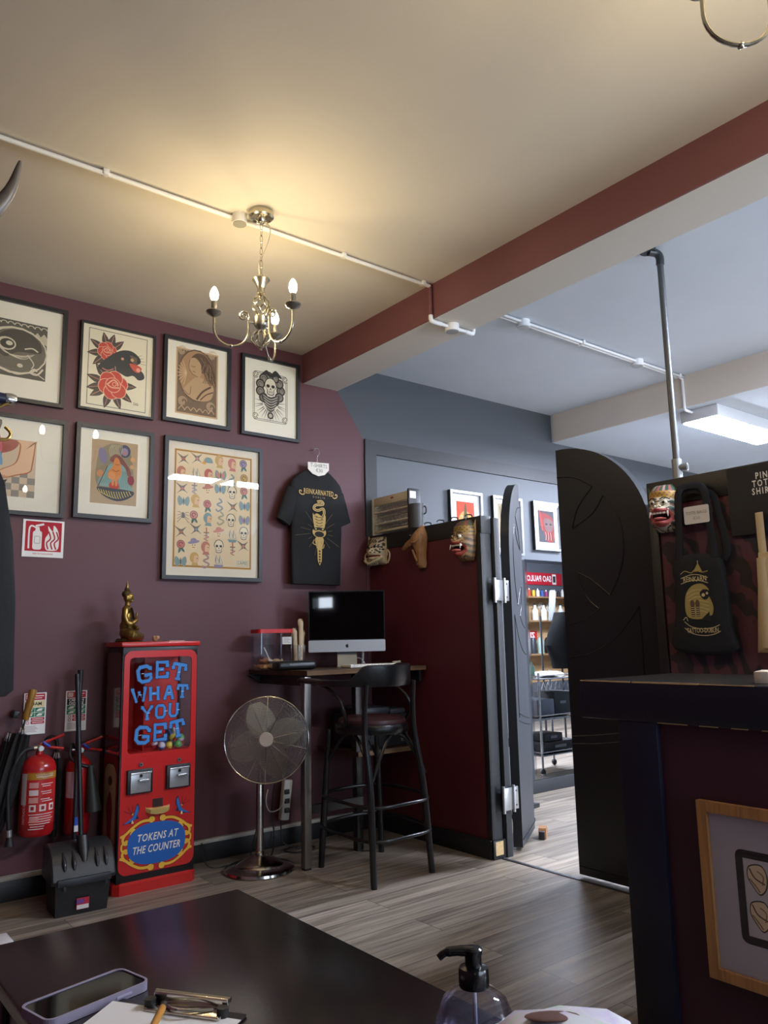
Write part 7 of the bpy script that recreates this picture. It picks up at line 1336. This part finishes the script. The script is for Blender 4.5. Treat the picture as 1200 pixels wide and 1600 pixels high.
t = thing('work_lamp', 'grey jointed work lamp on a thin stand in the mirror', 'lamp', (8.09, 2.0, 0)); m = MB(); m.cyl((0, 0, 0), (0, 0, 0.03), 0.16, BLK, n=28); m.cyl((0, 0, 0.03), (0, 0, 1.52), 0.014, M('#3a3b3e', 0.4, 0.6), n=12); m.build('stand', t)
m = MB(); m.box((0.05, 0, 1.68), (0.09, 0.06, 0.42), M('#8d9194', 0.4), 0.02, T(0, 0, 0) @ Matrix.Rotation(0.12, 4, 'Y')) ; m.build('lamp_head', t)
t = thing('hooded_jacket', 'dark grey jacket draped on a tall stand in the mirror', 'jacket', (7.50, 2.8, 0)); m = MB(); m.cyl((0, 0, 0), (0, 0, 0.02), 0.14, BLK, n=24); m.cyl((0, 0, 0), (0, 0, 1.5), 0.012, BLK, n=10); m.build('stand', t)
m = MB(); m.loft([[(c_ + hw * math.cos(u), 0.10 * math.sin(u), z) for u in [2 * PI * k / 24 for k in range(24)]] for z, c_, hw in ((.88, -.02, .10), (1.0, -.03, .14), (1.15, -.06, .19), (1.30, -.02, .17), (1.45, .02, .10), (1.54, .03, .05))], M('#08090a', 0.9, bump=.3, bs=25, spec=0.2)); m.build('garment', t)
sc_ = thing('football_scarf', 'red scarf with white SAO PAULO FC lettering pinned on the grey wall', 'scarf', (9.40, 0.80, 2.06)); SCX = RZ(PI)
m = MB(SCX); m.box((0, -0.006, 0.09), (1.3, 0.010, 0.19), M('#c0182c', 0.8), 0.003); m.build('cloth', sc_)
m = MB(SCX); m.text('SAO PAULO FC', 0.125, -0.385, 0.09, -0.0125, M('#e9e6e4', 0.8), align='LEFT', bold=0.004, sx=0.85); m.build('lettering', sc_)
m = MB(SCX); m.box((-0.455, -0.0125, 0.09), (0.09, 0.002, 0.16), M('#e4e0de', 0.8)); m.box((-0.455, -0.0140, 0.09), (0.06, 0.001, 0.10), M('#26262a', 0.8)); m.build('crest', sc_)
for z, lb in ((1.84, 'upper'), (1.48, 'middle'), (0.98, 'lower')):
    t = thing('wall_shelf', lb + ' wooden shelf on the boarded wall reflected in the mirror', 'shelf', (9.50, 0.90, z)); m = MB(); m.box((0, 0, 0.012), (1.5, 0.17, 0.024), grain_mat('shelf_wood_' + lb, '#7d5f44', '#a07e58', 'x', 0.6, 20)); m.build('board', t)
    for x in (-0.6, 0.6): m = MB(); m.prism([(x - 0.01, 0), (x + 0.01, 0), (x + 0.01, -0.12), (x - 0.01, -0.12)], -0.085, 0.04, BLK); m.build('bracket', t)
br_ = random.Random(21); BC = ['#c2452e', '#d9b23c', '#e6e3d8', '#3c5a9c', '#8a3a6a', '#4f8a52', '#d98a3c', '#23242a', '#c9c4bc']
k = 0
for row, (z, y) in enumerate(((1.865, 0.86), (1.865, 0.93))):
    for i in range(15):
        x = 8.80 + 0.098 * i + 0.02 * row; h_ = 0.10 + 0.025 * br_.random(); cn = BC[k % 9]
        t = thing('ink_bottle', 'small ink bottle in the crowded coloured rows on the upper shelf, seen in the mirror', 'bottle', (x, y, z), 0, 'ink bottles on the upper shelf'); m = MB(); m.lathe([(0, 0), (.026, 0), (.027, .01), (.027, h_ * .7), (.012, h_ * .82), (0, h_ * .82)], M(cn, 0.35), 14); m.build('body', t)
        m = MB(); m.lathe([(.011, h_ * .8), (.012, h_ * .85), (.004, h_), (0, h_)], M(['#e9e6e0', '#1b1b1d'][k % 2], 0.4), 12); m.build('cap', t); k += 1
for i in range(7):
    x = 8.86 + 0.2 * i; t = thing('tall_bottle', 'tall bottle on the middle shelf reflected in the mirror', 'bottle', (x, 0.90, 1.505), 0, 'tall bottles on the middle shelf'); m = MB(); m.lathe([(0, 0), (.045, 0), (.046, .15), (.02, .19), (.02, .23), (0, .23)], M(['#e4e2dc', '#1c1d20', '#cfd6da'][i % 3], 0.35), 18); m.build('body', t); m = MB(); m.cyl((0, 0, .23), (0, 0, .25), .022, BLK, n=14); m.build('cap', t)
for i in range(8):
    x = 8.84 + 0.17 * i; t = thing('supply_bottle', 'supply bottle or carton on the lower shelf in the mirror', 'bottle', (x, 0.90, 1.005), 0, 'supplies on the lower shelf'); m = MB(); m.lathe([(0, 0), (.05, 0), (.05, .2), (.03, .24), (0, .24)], M(['#16171a', '#d9dcdc', '#2e3238', '#9db8b0'][i % 4], 0.4), 18); m.build('body', t)
t = thing('wall_plaque', 'red sign board with white ZEB lettering under the shelves', 'sign', (9.22, 0.815, 1.28)); m = MB(RZ(PI)); m.box((0, 0, 0), (0.30, 0.012, 0.13), M('#b8262c', 0.5)); m.text('ZEB', 0.11, 0, 0, -0.008, M('#ece8e4', 0.6), bold=0.003); m.build('board', t)
for x, z, r_ in ((9.72, 1.70, .085), (9.50, 1.72, .06)): t = thing('round_badge', 'round pale wall badge between the shelves, ' + ('larger' if r_ > .07 else 'smaller'), 'badge', (x, 0.81, z)); m = MB(); m.cyl((0, 0, 0), (0, 0.01, 0), r_, M('#dcd8cc', 0.5), n=28); m.cyl((0, .0102, 0), (0, .0108, 0), r_ * .75, M('#8d8a80', 0.5), n=28); m.cyl((0, .011, 0), (0, .0116, 0), r_ * .62, M('#dcd8cc', 0.5), n=28); m.build('disc', t)
